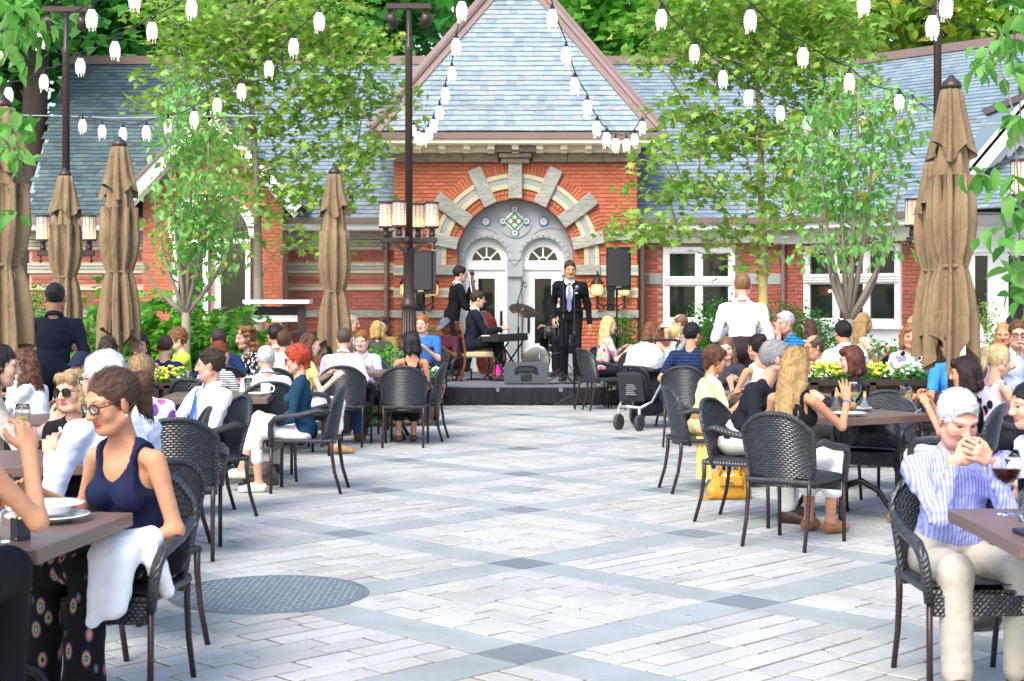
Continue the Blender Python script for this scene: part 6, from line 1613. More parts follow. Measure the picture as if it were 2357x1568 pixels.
P_('L5', 'person with thick white hair and pale blue shirt, back turned, behind the tank top', (237, 808), 7.05, 48, 'm', 'the white-haired man in pale blue', skin='pink', hair='short', hairc='#e4e4e6', top='long', topc='#c9d4ea', botc='#5a5a62', lean=16, hyaw=12, glasses='thin', arms=('table', 'table'), fat=1.08)
P_('L6', 'person with short light brown hair and a white floral shirt, back turned', (322, 820), 9.4, 22, 'f', skin='pink', hair='pixie', hairc='#8f7855', top='long', topc='#f4f2f2', toppat='floral', lean=8, side=-5, arms=('table', 'lap'), fat=1.08)
chair(-2.06, 9.3, 8, 'black woven armchair just behind the woman in the navy tank top, backrest showing')
P_('L7', 'person in a white shirt and blue tie, sunglasses pushed up on dark hair, facing left', (484, 803), 10.95, 134, 'm', skin='pink', hair='short', hairc='#38291f', top='long', topc='#f3f4f8', bottom='trousers', botc='#16171b', glasses='topsun', acc=(('tie', '#2f62b4'),), lean=-4, hyaw=-38, hpitch=4, arms=('lap', 'table'), tuck=True, fat=1.12)
chair(-2.24, 10.93, 122, 'black woven armchair of the man with the blue tie')
P_('L8', 'person with short red hair in a dark teal blouse and white capri trousers, legs crossed', (680, 795), 12.3, 88, 'f', skin='pink', hair='pixie', hairc='#9c3820', top='three', topc='#1c4158', bottom='capris', botc='#eceae4', shoe='#e6dfcd', glasses='sunbig', acc=(('earring',), ('watch', -1)), lean=6, hpitch=10, arms=('lap', 'lap'), legs=(((-.09, .42, .03), (-.07, .40, .085)), ((.02, .41, .13), (-.02, .57, .20))))
chair(-1.716, 12.37, 88, 'black woven armchair of the red-haired woman, seen side on')
P_('L9', 'person standing in a black shirt and black trousers, short dark hair, back turned', (128, 651), 12.7, 6, 'm', pose='stand', skin='olive', hair='crop', hairc='#1f1a18', top='rolled', topc='#1a2130', bottom='trousers', botc='#15161c', arms=('serve', 'serve'), fat=1.05, sc=1)
P_('L10', 'person with wavy brown hair and a white blouse, hand raised to the chin, facing left', (52, 800), 11.4, 80, 'f', 'the woman in the white blouse at the left', skin='pale', hair='wavy', hairc='#5f3d28', top='long', topc='#f6f6fa', lean=20, arms=('chin', 'table'))
P_('L11', 'person in a navy cap with sunglasses on it, mostly hidden behind the white-haired man', (186, 818), 11.9, 170, 'm', 'the person in the navy cap', skin='pink', hair='short', hairc='#3a2c24', top='tee', topc='#39404e', acc=(('cap', '#1d2740'),))
P_('L12', 'person with long straight dark auburn hair and a red top, facing the camera', (322, 766), 15.4, 186, 'f', 'the girl in the red top', skin='pale', hair='longstraight', hairc='#3f241e', top='tank', topc='#9c1f2e', arms=('rest', 'table'))
P_('L13', 'person with long dark brown hair under the third tan parasol, back turned', (248, 772), 14.2, 14, 'f', 'the dark-haired woman under the parasol', skin='fair', hair='longstraight', hairc='#36261e', top='tee', topc='#23242c')
P_('L14', 'boy in a navy shirt with short brown hair, back turned, beside the dogwood trunk', (382, 772), 15.6, -12, 'm', 'the boy in navy', skin='fair', hair='short', hairc='#4b3527', top='tee', topc='#1b2b50', lean=14)
P_('L15', 'child with curly brown hair and a neon green shirt behind the dogwood trunk', (407, 757), 17.4, 118, 'm', 'the child in neon green', skin='pale', hair='curlyshort', hairc='#7b5331', top='tee', topc='#b6e24c', arms=('chin', 'table'))
P_('L16', 'person with a bald crown and a navy tee, back turned, elbow out', (503, 755), 16.3, 18, 'm', 'the bald man in the navy tee', skin='tan', hair='balding', hairc='#4a3d34', top='tee', topc='#20365f', arms=('table', 'rest'), lean=16)
P_('L17', 'person with auburn hair pinned up, sunglasses on top, and a striped top', (508, 785), 13.9, -24, 'f', 'the woman with the striped top', skin='fair', hair='updo', hairc='#8c4c28', top='tee', topc='#f0f0f2', toppat='bwstripe', glasses='topsun', lean=18)
P_('L18', 'person with a mass of curly brown hair and a dark dotted top, smiling left', (562, 752), 16.6, 128, 'f', 'the curly-haired woman', skin='fair', hair='curly', hairc='#7d5632', top='tee', topc='#1f2028', toppat='dots')
P_('L19', 'person with short black hair in a white shirt, back turned, beside the brown updo', (633, 746), 16.8, 28, 'm', 'the black-haired man in white', skin='tan', hair='short', hairc='#232120', top='long', topc='#edf1f8', lean=16, arms=('table', 'rest'))
P_('L20', 'person with brown hair gathered at the back of the head, back turned', (656, 760), 15.9, -8, 'f', 'the woman with the brown updo', skin='fair', hair='updo', hairc='#6a4b35', top='tee', topc='#d9dbe2')
P_('L21', 'person with thinning white hair in a pale blue shirt, back turned, before the red hair', (612, 795), 13.4, 14, 'm', 'the thin-haired man in pale blue', skin='pink', hair='balding', hairc='#e6e4e4', top='long', topc='#d8e1f4', botc='#cfcabd', lean=22, arms=('table', 'table'))
P_('L22', 'person with wavy brown hair and a pale yellow top, facing right', (715, 766), 15.2, -62, 'f', 'the woman in pale yellow', skin='pale', hair='wavy', hairc='#6f4c32', top='cap', topc='#efe08c', bottom='capris', botc='#e8e4da', shoe='#b98a58')
P_('L23', 'person in a lavender shirt, short dark hair, back turned', (793, 755), 16.35, -6, 'm', skin='pink', hair='crop', hairc='#463b35', top='long', topc='#dccbea', bottom='jeans', botc='#2d4f86', shoe='#7a3d20', lean=18, arms=('table', 'rest'), fat=1.12)
chair(-1.84, 16.2, -3, 'black woven armchair of the man in lavender with his back turned')
P_('L24', 'person with short ginger hair in a pale lilac shirt, facing the camera', (832, 762), 17.6, 172, 'm', 'the ginger man in lilac', skin='pale', hair='short', hairc='#a8683c', top='long', topc='#d3cbee', arms=('table', 'rest'))
P_('L25', 'person in a black halter top with sleek dark hair, back turned', (944, 762), 16.2, 14, 'f', skin='tan', hair='bob', hairc='#1f1a1b', top='halter', topc='#14161d', bottom='skirt', botc='#16171d', shoe='#5a3b2a', lean=8, hyaw=28, arms=('table', 'lap'))
chair(-1.22, 16.15, 0, 'black woven armchair of the woman in the black halter top')
chair(-1.12, 16.75, 84, 'black woven armchair beside the woman in the black halter top, facing left')
P_('L26', 'person with a honey blonde bob by the brick wall, back turned', (868, 738), 21.3, 8, 'f', 'the honey blonde', skin='fair', hair='bob', hairc='#c8a262', top='tee', topc='#4b4c4a')
P_('L27', 'person with long dark hair and an olive top by the drainpipe', (880, 729), 22.4, 165, 'f', 'the woman in olive', skin='fair', hair='long', hairc='#4b3425', top='tee', topc='#8b7b42', glasses='topsun')
P_('L28', 'person with cropped grey hair and a patterned shirt, facing right beside the thin parasol', (813, 725), 22.3, -110, 'm', 'the man in the patterned shirt', skin='tan', hair='crop', hairc='#8a8178', top='tee', topc='#d5d6da', toppat='abstract')
P_('L29', 'person with short ginger hair in a blue polo shirt under the left loudspeaker', (972, 724), 21.8, 160, 'm', 'the man in the blue polo', skin='pale', hair='short', hairc='#a4602c', top='tee', topc='#3d78c2')
P_('L30', 'person in a grey cap looking down at a phone beside the bassist', (1020, 735), 24.0, 140, 'm', 'the phone user in the grey cap', skin='brown', hair='short', hairc='#1c1818', top='tee', topc='#5b2b3c', hpitch=30, acc=(('cap', '#8b919b'),))
# on the stage
P_('S1', 'person standing in a black suit and glasses, playing the double bass', (1060, 612), 25.5, -72, 'm', pose='stand', zoff=.25, skin='fair', hair='short', hairc='#241b17', top='blazer', topc='#14151b', botc='#14151b', glasses='thin', arms=((-.05, .32, .44), (.18, .38, .06)), curl=(1.0, .8))
P_('S2', 'person in a dark suit and magenta socks playing a keyboard', (1101, 668), 24.0, -78, 'm', zoff=.25, skin='fair', hair='short', hairc='#4b3627', top='blazer', topc='#1a1f2c', bottom='capris', botc='#15171d', arms=((-.10, .44, .22), (.12, .44, .22)), acc=(('socks', '#d83fa8'),), curl=(.5, .5), seat_z=.47)
P_('S3', 'person standing in a black suit with a silver-blue tie, singing at a microphone', (1312, 600), 23.4, 172, 'm', pose='stand', zoff=.25, skin='tan', hair='short', hairc='#3b2a1e', top='blazer', topc='#14161e', botc='#14151b', fat=1.1, hyaw=14, arms=('down', 'pocket'), acc=(('tie', '#7f8bb4'), ('square',), ('belt',)), curl=(.6, .9))
P_('S4', 'person in a dark suit drumming, head hidden behind the singer', (1296, 664), 25.6, 135, 'm', zoff=.25, skin='fair', hair='short', hairc='#3a2a22', top='blazer', topc='#1d2130', botc='#17181f', arms=('table', 'forward'))
# right side, far to near
P_('R1', 'person with long blonde hair and a patterned top beside the boxwood shrub', (1403, 728), 21.6, -76, 'f', 'the blonde by the boxwood', skin='fair', hair='long', hairc='#d8b97c', top='tee', topc='#dccac0', toppat='floral')
P_('R2', 'person with wavy chestnut hair behind the stroller hood, turned away', (1499, 740), 20.3, -40, 'f', 'the chestnut-haired woman', skin='fair', hair='wavy', hairc='#74482a', top='tank', topc='#dfe3e6')
P_('R3', 'person with thinning brown hair in front of the first window', (1563, 723), 21.8, 82, 'm', 'the thin-haired man by the window', skin='pink', hair='balding', hairc='#6c543f', top='tee', topc='#9aa0a8')
P_('R4', 'person with a blonde ponytail and bare shoulders, facing right', (1558, 748), 19.0, -62, 'f', 'the blonde ponytail by the stroller', skin='pale', hair='ponytail', hairc='#d9be86', top='tank', topc='#9fc8cc', bottom='skirt', botc='#8fbcc0')
P_('R5', 'person in a striped navy tee with short black hair, back turned', (1594, 743), 16.3, -18, 'm', 'the man in the striped navy tee', skin='tan', hair='short', hairc='#1b191b', top='tee', topc='#14203e', toppat='navystripe', hyaw=-20, arms=('rest', 'table'), fat=1.05)
P_('R6', 'person with short brown hair in a pale yellow top and tan trousers, facing right', (1648, 797), 12.6, -76, 'f', skin='tan', hair='pixie', hairc='#5b3a24', top='tee', topc='#f2e2a4', bottom='trousers', botc='#a9855c', lean=12, arms=('table', 'table'), fat=1.2, belly=.03)
chair(1.45, 12.39, -81, 'black woven armchair of the woman in the yellow top')
P_('R7', 'person with grey hair and glasses in a black tee and pale trousers, leaning right', (1782, 783), 10.75, -118, 'm', skin='pink', hair='short', hairc='#98989b', top='tee', topc='#1f2229', bottom='trousers', botc='#d5d9cf', shoe='#3a2620', glasses='thin', lean=30, hyaw=25, hpitch=-4, arms=('table', 'table'), fat=1.1, belly=.03, legs=((.40, -.02), (.38, .06)))
chair(1.56, 10.66, -122, 'black woven armchair of the grey-haired man in the black tee')
P_('R8', 'person with long straight blonde hair in a black sleeveless top and white skirt, hand raised', (1836, 797), 9.95, -42, 'f', skin='tan', hair='longstraight', hairc='#c4a06a', top='tank', topc='#17181d', bottom='skirt', botc='#f3f3f5', shoe='#a56c3c', lean=10, hyaw=-8, arms=('table', (.20, .44, .40)), handdir=(None, (-.2, .1, 1)), handn=(None, (-.5, .8, 0)), curl=(.5, .3), acc=(('watch', 1),))
chair(1.72, 9.71, -35.6, 'black woven armchair of the long-haired blonde, backrest facing the camera')
P_('R9', 'person standing in a white shirt and dark trousers, cropped hair, back turned', (1709, 628), 16.0, -8, 'm', pose='stand', skin='pink', hair='crop', hairc='#7d5c3e', top='long', topc='#f3f4f9', bottom='trousers', botc='#33262a', arms=('serve', 'serve'), sleeve=.9, tuck=True)
P_('R10', 'person with fair skin peeking out beside the white-shirted waiter', (1672, 776), 15.2, 168, 'f', 'the woman peeking past the waiter', skin='pale', hair='long', hairc='#7b5b45', top='tee', topc='#3a3c44')
P_('R11', 'person with dark hair in a bun and a white top, back turned', (1742, 770), 14.0, 24, 'f', 'the woman with the dark bun', skin='tan', hair='bun', hairc='#2a1b19', top='tank', topc='#e9e9ee', acc=(('earring',),))
P_('R12', 'person with silver hair in a blue plaid shirt, hands clasped', (1806, 717), 18.2, 118, 'm', 'the man in blue plaid', skin='pink', hair='short', hairc='#c2c2c4', top='rolled', topc='#2f9bd2', toppat='plaid', arms=('chin', 'chin'), fat=1.08)
P_('R13', 'person with a bald crown and glasses in a white shirt, facing left', (1871, 771), 14.7, 112, 'm', 'the bald man with glasses', skin='tan', hair='balding', hairc='#4d4038', glasses='thin', top='long', topc='#f4f5f9')
P_('R14', 'person with black hair in a white shirt behind the dogwood trunk, back turned', (1940, 738), 16.4, 8, 'm', 'the man in white behind the dogwood', skin='tan', hair='short', hairc='#1d1a1a', top='long', topc='#eef2f9', lean=14, fat=1.12)
P_('R15', 'person with long dark blonde hair and a cream top, smiling right', (1990, 720), 19.6, -74, 'f', 'the woman in cream', skin='tan', hair='long', hairc='#b7925c', top='cap', topc='#f2dcc2')
P_('R16', 'person with a light brown bob and a floral blouse, holding up a glass', (2096, 745), 15.6, 172, 'f', 'the woman in the floral blouse', skin='pink', hair='bob', hairc='#a5713f', top='three', topc='#ece8ee', toppat='abstract', arms=((-.16, .34, .34), 'table'), curl=(.9, .5))
P_('R17', 'person with pale blonde hair behind the floral blouse', (2108, 727), 19.2, -50, 'f', 'the pale blonde', skin='fair', hair='long', hairc='#d7bd88', top='tank', topc='#c4574f')
P_('R18', 'person in a bright blue tee behind the large parasol pole, back turned', (2190, 762), 13.6, 12, 'm', 'the man in the bright blue tee', skin='tan', hair='short', hairc='#2a211c', top='tee', topc='#3f8ada', arms=('rest', 'table'), fat=1.22, belly=.03)
P_('R19', 'person with a white bob and a white top right of the large parasol', (2240, 737), 18.2, 128, 'f', 'the white-haired woman', skin='pale', hair='bob', hairc='#ece8e1', top='three', topc='#f3eeee', arms=('chin', 'table'))
P_('R20', 'person with short black hair far back by the white bay', (2331, 728), 19.4, 176, 'm', 'the man by the bay', skin='fair', hair='short', hairc='#221d1c', top='tee', topc='#55606e')
P_('R21', 'person with wavy golden hair and bare arms near the right edge', (2310, 743), 16.6, 158, 'f', 'the golden-haired woman', skin='tan', hair='wavy', hairc='#c79b5f', top='tank', topc='#7a5a4a')
P_('R22', 'person with dark glasses and a light blue shirt, drinking from a glass', (2344, 737), 14.6, 168, 'm', 'the drinking man', skin='fair', hair='short', hairc='#5b3b29', glasses='thick', top='rolled', topc='#c5d5f1', arms=((-.05, .28, .46), 'table'), curl=(.9, .5))
P_('R23', 'person with a blonde ponytail and a lavender flowered top, facing right', (2305, 794), 11.4, -64, 'f', 'the blonde in lavender', skin='fair', hair='ponytail', hairc='#e2cd97', top='tank', topc='#dcd3e6', toppat='abstract', lean=14, hpitch=18)
P_('R24', 'person with a dark brown bob, black top and white trousers, sipping white wine', (2218, 819), 10.3, 66, 'f', skin='tan', hair='bob', hairc='#2b1a19', top='tank', topc='#14151a', bottom='trousers', botc='#eceef4', shoe='#a06a40', lean=6, arms=((-.06, .34, .41), (.06, .34, .43)), curl=(.9, .9), acc=(('watch', -1),), legs=((.43, -.05), (.42, .10)))
chair(2.93, 10.36, 62, 'black woven armchair of the woman sipping white wine')
P_('R25', 'person with an auburn bob and a black shirt in front of the flower planter', (1956, 796), 12.4, 82, 'f', 'the woman with the auburn bob', skin='fair', hair='bob', hairc='#5c3122', top='long', topc='#23242a', lean=10)
P_('R26', 'elderly person with white hair in a blue striped shirt, hands clasped at the mouth', (2216, 903), 6.2, 188, 'm', skin='pink', hair='short', hairc='#dcdcde', top='long', topc='#aeb6ee', toppat='pinstripe', bottom='trousers', botc='#b9b3a6', shoe='#4a3a2c', lean=10, side=0, hyaw=4, hpitch=25, arms=((-.085, .285, .475), (.085, .265, .475)), handdir=((.85, .22, .42), (-.85, .25, .42)), handn=((.3, -.95, .1), (-.3, -.95, .1)), curl=(.75, .75), legs='spread', belly=.03, fat=1.08, noise=.010, tuck=True)
chair(1.78, 6.16, 182, 'black woven armchair of the elderly man, right foreground')
P_('R27', 'person with long black hair in a white blouse at the right edge', (2366, 878), 7.3, 100, 'f', 'the black-haired woman at the right edge', skin='fair', hair='longstraight', hairc='#16141a', top='tee', topc='#f3f4fb', arms=('table', 'lap'))
P_('R28', 'person with dark red-brown hair half hidden by the bushes under the second window', (1862, 735), 21.5, 20, 'f', 'the half hidden woman by the bushes', skin='fair', hair='long', hairc='#4b2a22', top='tee', topc='#e2e0dc')
# chairs nobody sits in
for x, y, yaw, lab in ((-2.30, 9.85, 104, 'empty black woven armchair turned left beside the manhole cover'), (2.64, 11.45, 150, 'empty black woven armchair on the far side of the table with plates'), (3.12, 12.0, 50, 'empty black woven armchair in front of the lattice planter'),
                       (1.10, 21.3, -62, 'empty black woven armchair nearest the right end of the stage'), (1.32, 22.2, -58, 'second empty black woven armchair right of the stage, behind the nearest'), (1.55, 22.9, -60, 'third empty black woven armchair right of the stage, by the boxwood'),
                       (3.6, 14.7, 20, 'empty black woven armchair behind the flower planter'), (-3.05, 13.6, 80, 'empty black woven armchair beside the yellow flower planter on the left')):
    chair(x, y, yaw, lab)
# ------------------------------------------------------------------ stage and instruments
M_STAGE = mat('grey_stage_deck', '#6c7176', .7, .12, 6, .1, 60)
M_SKIRT = mat('black_stage_cloth', '#15161b', .9, .2, 6, .2, 30)
M_BLKP = mat('black_plastic', '#1d1f22', .45, .1, 30, .15, 200)
M_GRILL = mat('speaker_grille', '#2b2e33', .55, .1, 60, .5, 400)
M_CHROME = mat('chrome', '#c8ccd0', .15, 0, metal=1.0)
M_WOODC = mat('chair_wood', '#7a4722', .35, .25, 9, .1, 40, stretch=(1, 1, .2))
M_BASSW = mat('bass_varnish', '#5c1f14', .22, .3, 6, 0, spec=.7)
SX0, SX1, SY0, SY1, SZ = -1.16, 1.19, 22.2, 27.05, .25
st = thing('stage_platform', 'low grey stage platform with a black cloth skirt in front of the arched doors', 'stage', ((SX0 + SX1) / 2, (SY0 + SY1) / 2, 0))
b = MB(); b.box((0, 0, SZ - .03), (SX1 - SX0, SY1 - SY0, .06)); b.build('deck', M_STAGE, st)
b = MB(); n = 90; vs = []; fs = []
for i in range(n + 1):
    x = -1.20 + 2.42 * i / n
    for j, (z, o) in enumerate(((SZ + .004, 0), (SZ - .02, .02), (.10, .035), (.01, .06))): vs.append((x, -(SY1 - SY0) / 2 - o - (.012 * sin(i * .55) + .010 * sin(i * 1.31 + 1) + .014 * sin(i * .17)) * (j > 0) * (.5 + .35 * j), z - .006 * j * sin(i * .3)))
for i in range(n):
    for j in range(3): a = i * 4 + j; fs.append((a, a + 4, a + 5, a + 1))
b.add(vs, fs); b.build('skirt', M_SKIRT, st, smooth=True)
for s in (-1, 1):
    b = MB(); b.box((s * (SX1 - SX0 + .02) / 2, .0, SZ / 2 - .005), (.02, SY1 - SY0, SZ)); b.build('side_skirt', M_SKIRT, st)
for s, w, xx in ((-1, .42, -1.38), (1, .22, 1.30)):
    F_ = Field(.05); F_.ell((xx, -2.30, .10), (w * .5, .22, .13)); F_.ell((xx + s * w * .35, -2.42, .04), (w * .5, .2, .06)); F_.cut_plane((0, 0, .003), (0, 0, -1))
    V, Q = F_.mesh(.02, 0, .014, 3, 1.5); link('loose_cloth', np_mesh('loose_cloth', V, Q, M_SKIRT), st)
# loudspeakers on stands
def pa_speaker(label, x, y, Y, w, h, tilt, stand_label, base_z):
    c = PX(x, y, Y); t = thing('loudspeaker', label, 'loudspeaker', (c[0], Y, c[2] - h / 2), radians(tilt), 'black loudspeakers on stands')
    b = MB(); b.add([(-w / 2, -.15, 0), (w / 2, -.15, 0), (w * .36, .19, 0), (-w * .36, .19, 0), (-w / 2, -.15, h), (w / 2, -.15, h), (w * .36, .19, h), (-w * .36, .19, h)], [(3, 2, 1, 0), (4, 5, 6, 7), (0, 1, 5, 4), (1, 2, 6, 5), (2, 3, 7, 6), (3, 0, 4, 7)]); b.build('cabinet', M_BLKP, t)
    b = MB(); b.box((0, -.165, h * .53), (w * .9, .03, h * .88), bev=.012); b.build('grille', M_GRILL, t)
    b = MB(); b.box((0, -.182, .05), (.09, .008, .028)); b.build('badge', M_CHROME, t)
    b = MB(); b.box((0, -.16, h - .012), (w * .94, .04, .02)); b.build('trim', M_BLKP, t)
    s = thing('speaker_stand', stand_label, 'speaker stand', (c[0], Y + .02, base_z), 0, 'black tripod speaker stands'); H = c[2] - h / 2 - base_z
    b = MB(); b.lathe([(.019, .1), (.019, H * .55), (.026, H * .55), (.026, H * .6), (.016, H * .6), (.016, H + .02)], 10); b.build('pole', M_BLKP, s, smooth=True)
    for k in range(3):
        a = k * 2.094 + .4; q = MB(); q.tube([(.02 * cos(a), .02 * sin(a), .62), (.48 * cos(a), .48 * sin(a), .015)], .012, 6); q.tube([(.02 * cos(a), .02 * sin(a), .16), (.25 * cos(a), .25 * sin(a), .31)], .008, 5); q.build('leg', M_BLKP, s)
pa_speaker('black loudspeaker on a stand left of the doors beside the lamp post', 976, 628, 23.4, .385, .655, -12, 'black tripod stand under the left loudspeaker', 0)
pa_speaker('black loudspeaker on a stand right of the doors, higher of the two', 1420, 619, 23.8, .385, .665, 6, 'black tripod stand under the right loudspeaker', 0)
# monitor wedge
c = PX(1211, 884, 23.0); t = thing('monitor_speaker', 'grey wedge monitor speaker lying at the front of the stage', 'monitor speaker', (c[0], 23.0, SZ))
M_MON = mat('monitor_grey', '#4d5358', .5, .08, 20)
b = MB(); b.prism([(-.33, 0), (.33, 0), (.33, .25), (.31, .325), (-.31, .325), (-.33, .25)], -.02, .30); b.build('cabinet', M_MON, t)
b = MB(); b.box((0, -.035, .21), (.27, .03, .045), bev=.01); b.box((-.15, -.035, .19), (.05, .03, .06), bev=.01); b.box((.15, -.035, .19), (.05, .03, .06), bev=.01); b.tube([(-.16, -.04, .235), (-.1, -.04, .275), (.1, -.04, .275), (.16, -.04, .235)], .014, 6); b.build('handle', M_BLKP, t)
b = MB(); b.box((0, -.03, .11), (.16, .022, .09), bev=.006); b.build('panel', M_BLKP, t)
b = MB(); b.box((0, .1, .012), (.58, .3, .024)); b.build('base', M_BLKP, t)
# microphones
def mic_stand(label, x, ytop, Y, base_z, boom=None, old=False, up=0.0):
    X = (x - 1200) * Y / F; H = WZ(ytop, Y) - base_z; t = thing('microphone_stand', label, 'microphone stand', (X, Y, base_z))
    b = MB(); b.lathe([(.013, .15), (.013, H * .6), (.018, H * .6), (.018, H * .66), (.008, H * .66), (.008, H)], 8); b.build('pole', M_BLKP, t, smooth=True)
    for k in range(3):
        a = k * 2.094 + 1.1; q = MB(); q.tube([(0, 0, .17), (.30 * cos(a), .30 * sin(a), .012)], .009, 6); q.build('leg', M_BLKP, t)
    p = Vector((0, 0, H)); d = Vector((.15, -.45, .3)).normalized()
    if boom:
        q = MB(); e = Vector(boom); q.tube([p - e * .35, p + e], .008, 6); q.build('boom', M_BLKP, t); p = p + e; d = Vector((.1, -.2, -.95)).normalized()
    q = MB()
    if old: q.box(p + Vector((0, 0, .06)), (.055, .055, .10), bev=.018); q.tube([p, p + Vector((0, 0, .02))], .02, 8)
    else: q.tube([p - d * .06, p + d * .05, p + d * .10], [.011, .013, .018], 8); q.ball(p + d * .125, .029, 10, 7)
    q.build('microphone', M_CHROME if old else mat('mic_mesh', '#8e9296', .35, .1, 200, .4, 500, metal=.6), t, smooth=True)
mic_stand('silver vintage microphone on a stand in front of the singer', 1297, 642, 23.1, SZ, old=True)
mic_stand('black microphone stand on the paving in front of the stage', 1322, 672, 21.95, 0)
mic_stand('boom microphone stand between the keyboard and the drums', 1193, 690, 24.6, SZ, boom=(.10, -.05, .34))
mic_stand('low boom microphone stand aimed at the bass drum', 1290, 812, 24.4, SZ, boom=(-.33, .1, -.05))
# keyboard
c = PX(1160, 779, 24.1); t = thing('keyboard', 'black electronic keyboard on a folding stand on the stage', 'keyboard', (c[0], 24.15, SZ), radians(-22))
zk = c[2] - SZ
b = MB(); b.box((.02, 0, zk), (.30, 1.2, .09), bev=.012); b.box((.09, 0, zk + .055), (.14, 1.2, .03)); b.build('case', M_BLKP, t)
b = MB()
for i in range(40): b.box((-.075, -.56 + i * .0285, zk + .05), (.13, .0255, .016))
b.build('white_keys', M_WHITE, t, kind='stuff')
b = MB()
for s in (-1, 1): b.tube([(s * .22, -.3, .02), (-s * .20, -.3, zk - .05)], .016, 6); b.tube([(s * .22, .3, .02), (-s * .20, .3, zk - .05)], .016, 6)
b.build('stand', M_BLKP, t)
# keyboard player's wooden chair
cx_, cy_ = (1098 - 1200) * 24.05 / F, 24.05
t = thing('wooden_chair', 'old wooden dining chair with a cream upholstered seat under the keyboard player', 'chair', (cx_, cy_, SZ), radians(-78))
for s in (-1, 1):
    b = MB(); b.tube([(s * .20, -.30, 0), (s * .20, -.23, .25), (s * .20, -.22, .46), (s * .20, -.26, .72), (s * .20, -.31, .93)], [.018, .02, .024, .02, .017], 6); b.build('leg', M_WOODC, t, smooth=True)
    b = MB(); b.tube([(s * .20, .22, .42), (s * .205, .235, .25), (s * .20, .22, .08), (s * .205, .25, 0)], [.024, .02, .016, .015], 6); b.build('leg', M_WOODC, t, smooth=True)
b = MB(); b.box((0, -.30, .86), (.42, .022, .13), bev=.008); b.build('top_rail', M_WOODC, t)
b = MB(); b.box((0, -.265, .70), (.40, .018, .04)); b.build('cross_rail', M_WOODC, t)
b = MB(); b.box((0, 0, .415), (.44, .46, .09), bev=.02); b.build('seat', mat('cream_upholstery', '#c9b98e', .85, .08, 20), t)
b = MB(); b.box((0, -.01, .462), (.40, .40, .05), bev=.02); b.build('cushion', mat('brown_cushion', '#5d452a', .8, .2, 20), t)
# double bass
c = PX(1140, 770, 25.1); t = thing('double_bass', 'dark red-brown double bass leaning against the bassist', 'double bass', (c[0], 25.1, SZ), 0)
Rb = Matrix.Rotation(radians(-13), 3, 'Y') @ Matrix.Rotation(radians(-12), 3, 'X') @ Matrix.Rotation(radians(-55), 3, 'Z')
out = [(.0, .10), (.22, .11), (.315, .20), (.335, .32), (.30, .45), (.225, .55), (.205, .62), (.235, .70), (.26, .80), (.245, .92), (.19, 1.02), (.09, 1.09), (.0, 1.13)]
poly = out + [(-x, z) for x, z in out[-2:0:-1]]
b = MB()
for (y0, k) in ((-.10, 1),): b.prism([(x * .93, z) for x, z in poly], -.085, .085)
b.v = [tuple(Rb @ Vector(v)) for v in b.v]; b.build('body', M_BASSW, t)
b = MB(); n_ = len(poly)
for y, sg in ((-.085, -1), (.085, 1)):
    vs = [(x, y + sg * .004, z) for x, z in poly] + [(x * .6, y + sg * .045, .6 + (z - .6) * .6) for x, z in poly] + [(0, y + sg * .055, .6)]
    fs = [(i, (i + 1) % n_, (i + 1) % n_ + n_, i + n_) for i in range(n_)] + [(i + n_, (i + 1) % n_ + n_, 2 * n_) for i in range(n_)]
    if sg > 0: fs = [f_[::-1] for f_ in fs]
    b.add(vs, fs)
b.v = [tuple(Rb @ Vector(v)) for v in b.v]; b.build('soundboard', M_BASSW, t, smooth=True)
b = MB(); b.tube([Rb @ Vector(p) for p in ((0, -.03, 1.08), (0, -.03, 1.45), (0, -.02, 1.70), (0, .02, 1.78))], [.032, .026, .024, .03], 8); b.ball(Rb @ Vector((0, .0, 1.80)), (.035, .045, .05), 8, 6); b.build('neck', M_BASSW, t, smooth=True)
b = MB(); b.beam(Rb @ Vector((0, -.15, .72)), Rb @ Vector((0, -.06, 1.66)), .06, .016); b.build('fingerboard', M_BLACK, t)
b = MB()
for i in range(4): b.tube([Rb @ Vector(((i - 1.5) * .018, -.18, .45)), Rb @ Vector(((i - 1.5) * .012, -.075, 1.66))], .003, 4)
b.box(Rb @ Vector((0, -.16, .5)), (.14, .012, .12), Rb); b.build('strings', M_STEEL, t)
b = MB(); b.tube([Rb @ Vector((0, 0, .12)), Rb @ Vector((0, 0, -.02))], .01, 6); b.build('endpin', M_CHROME, t)
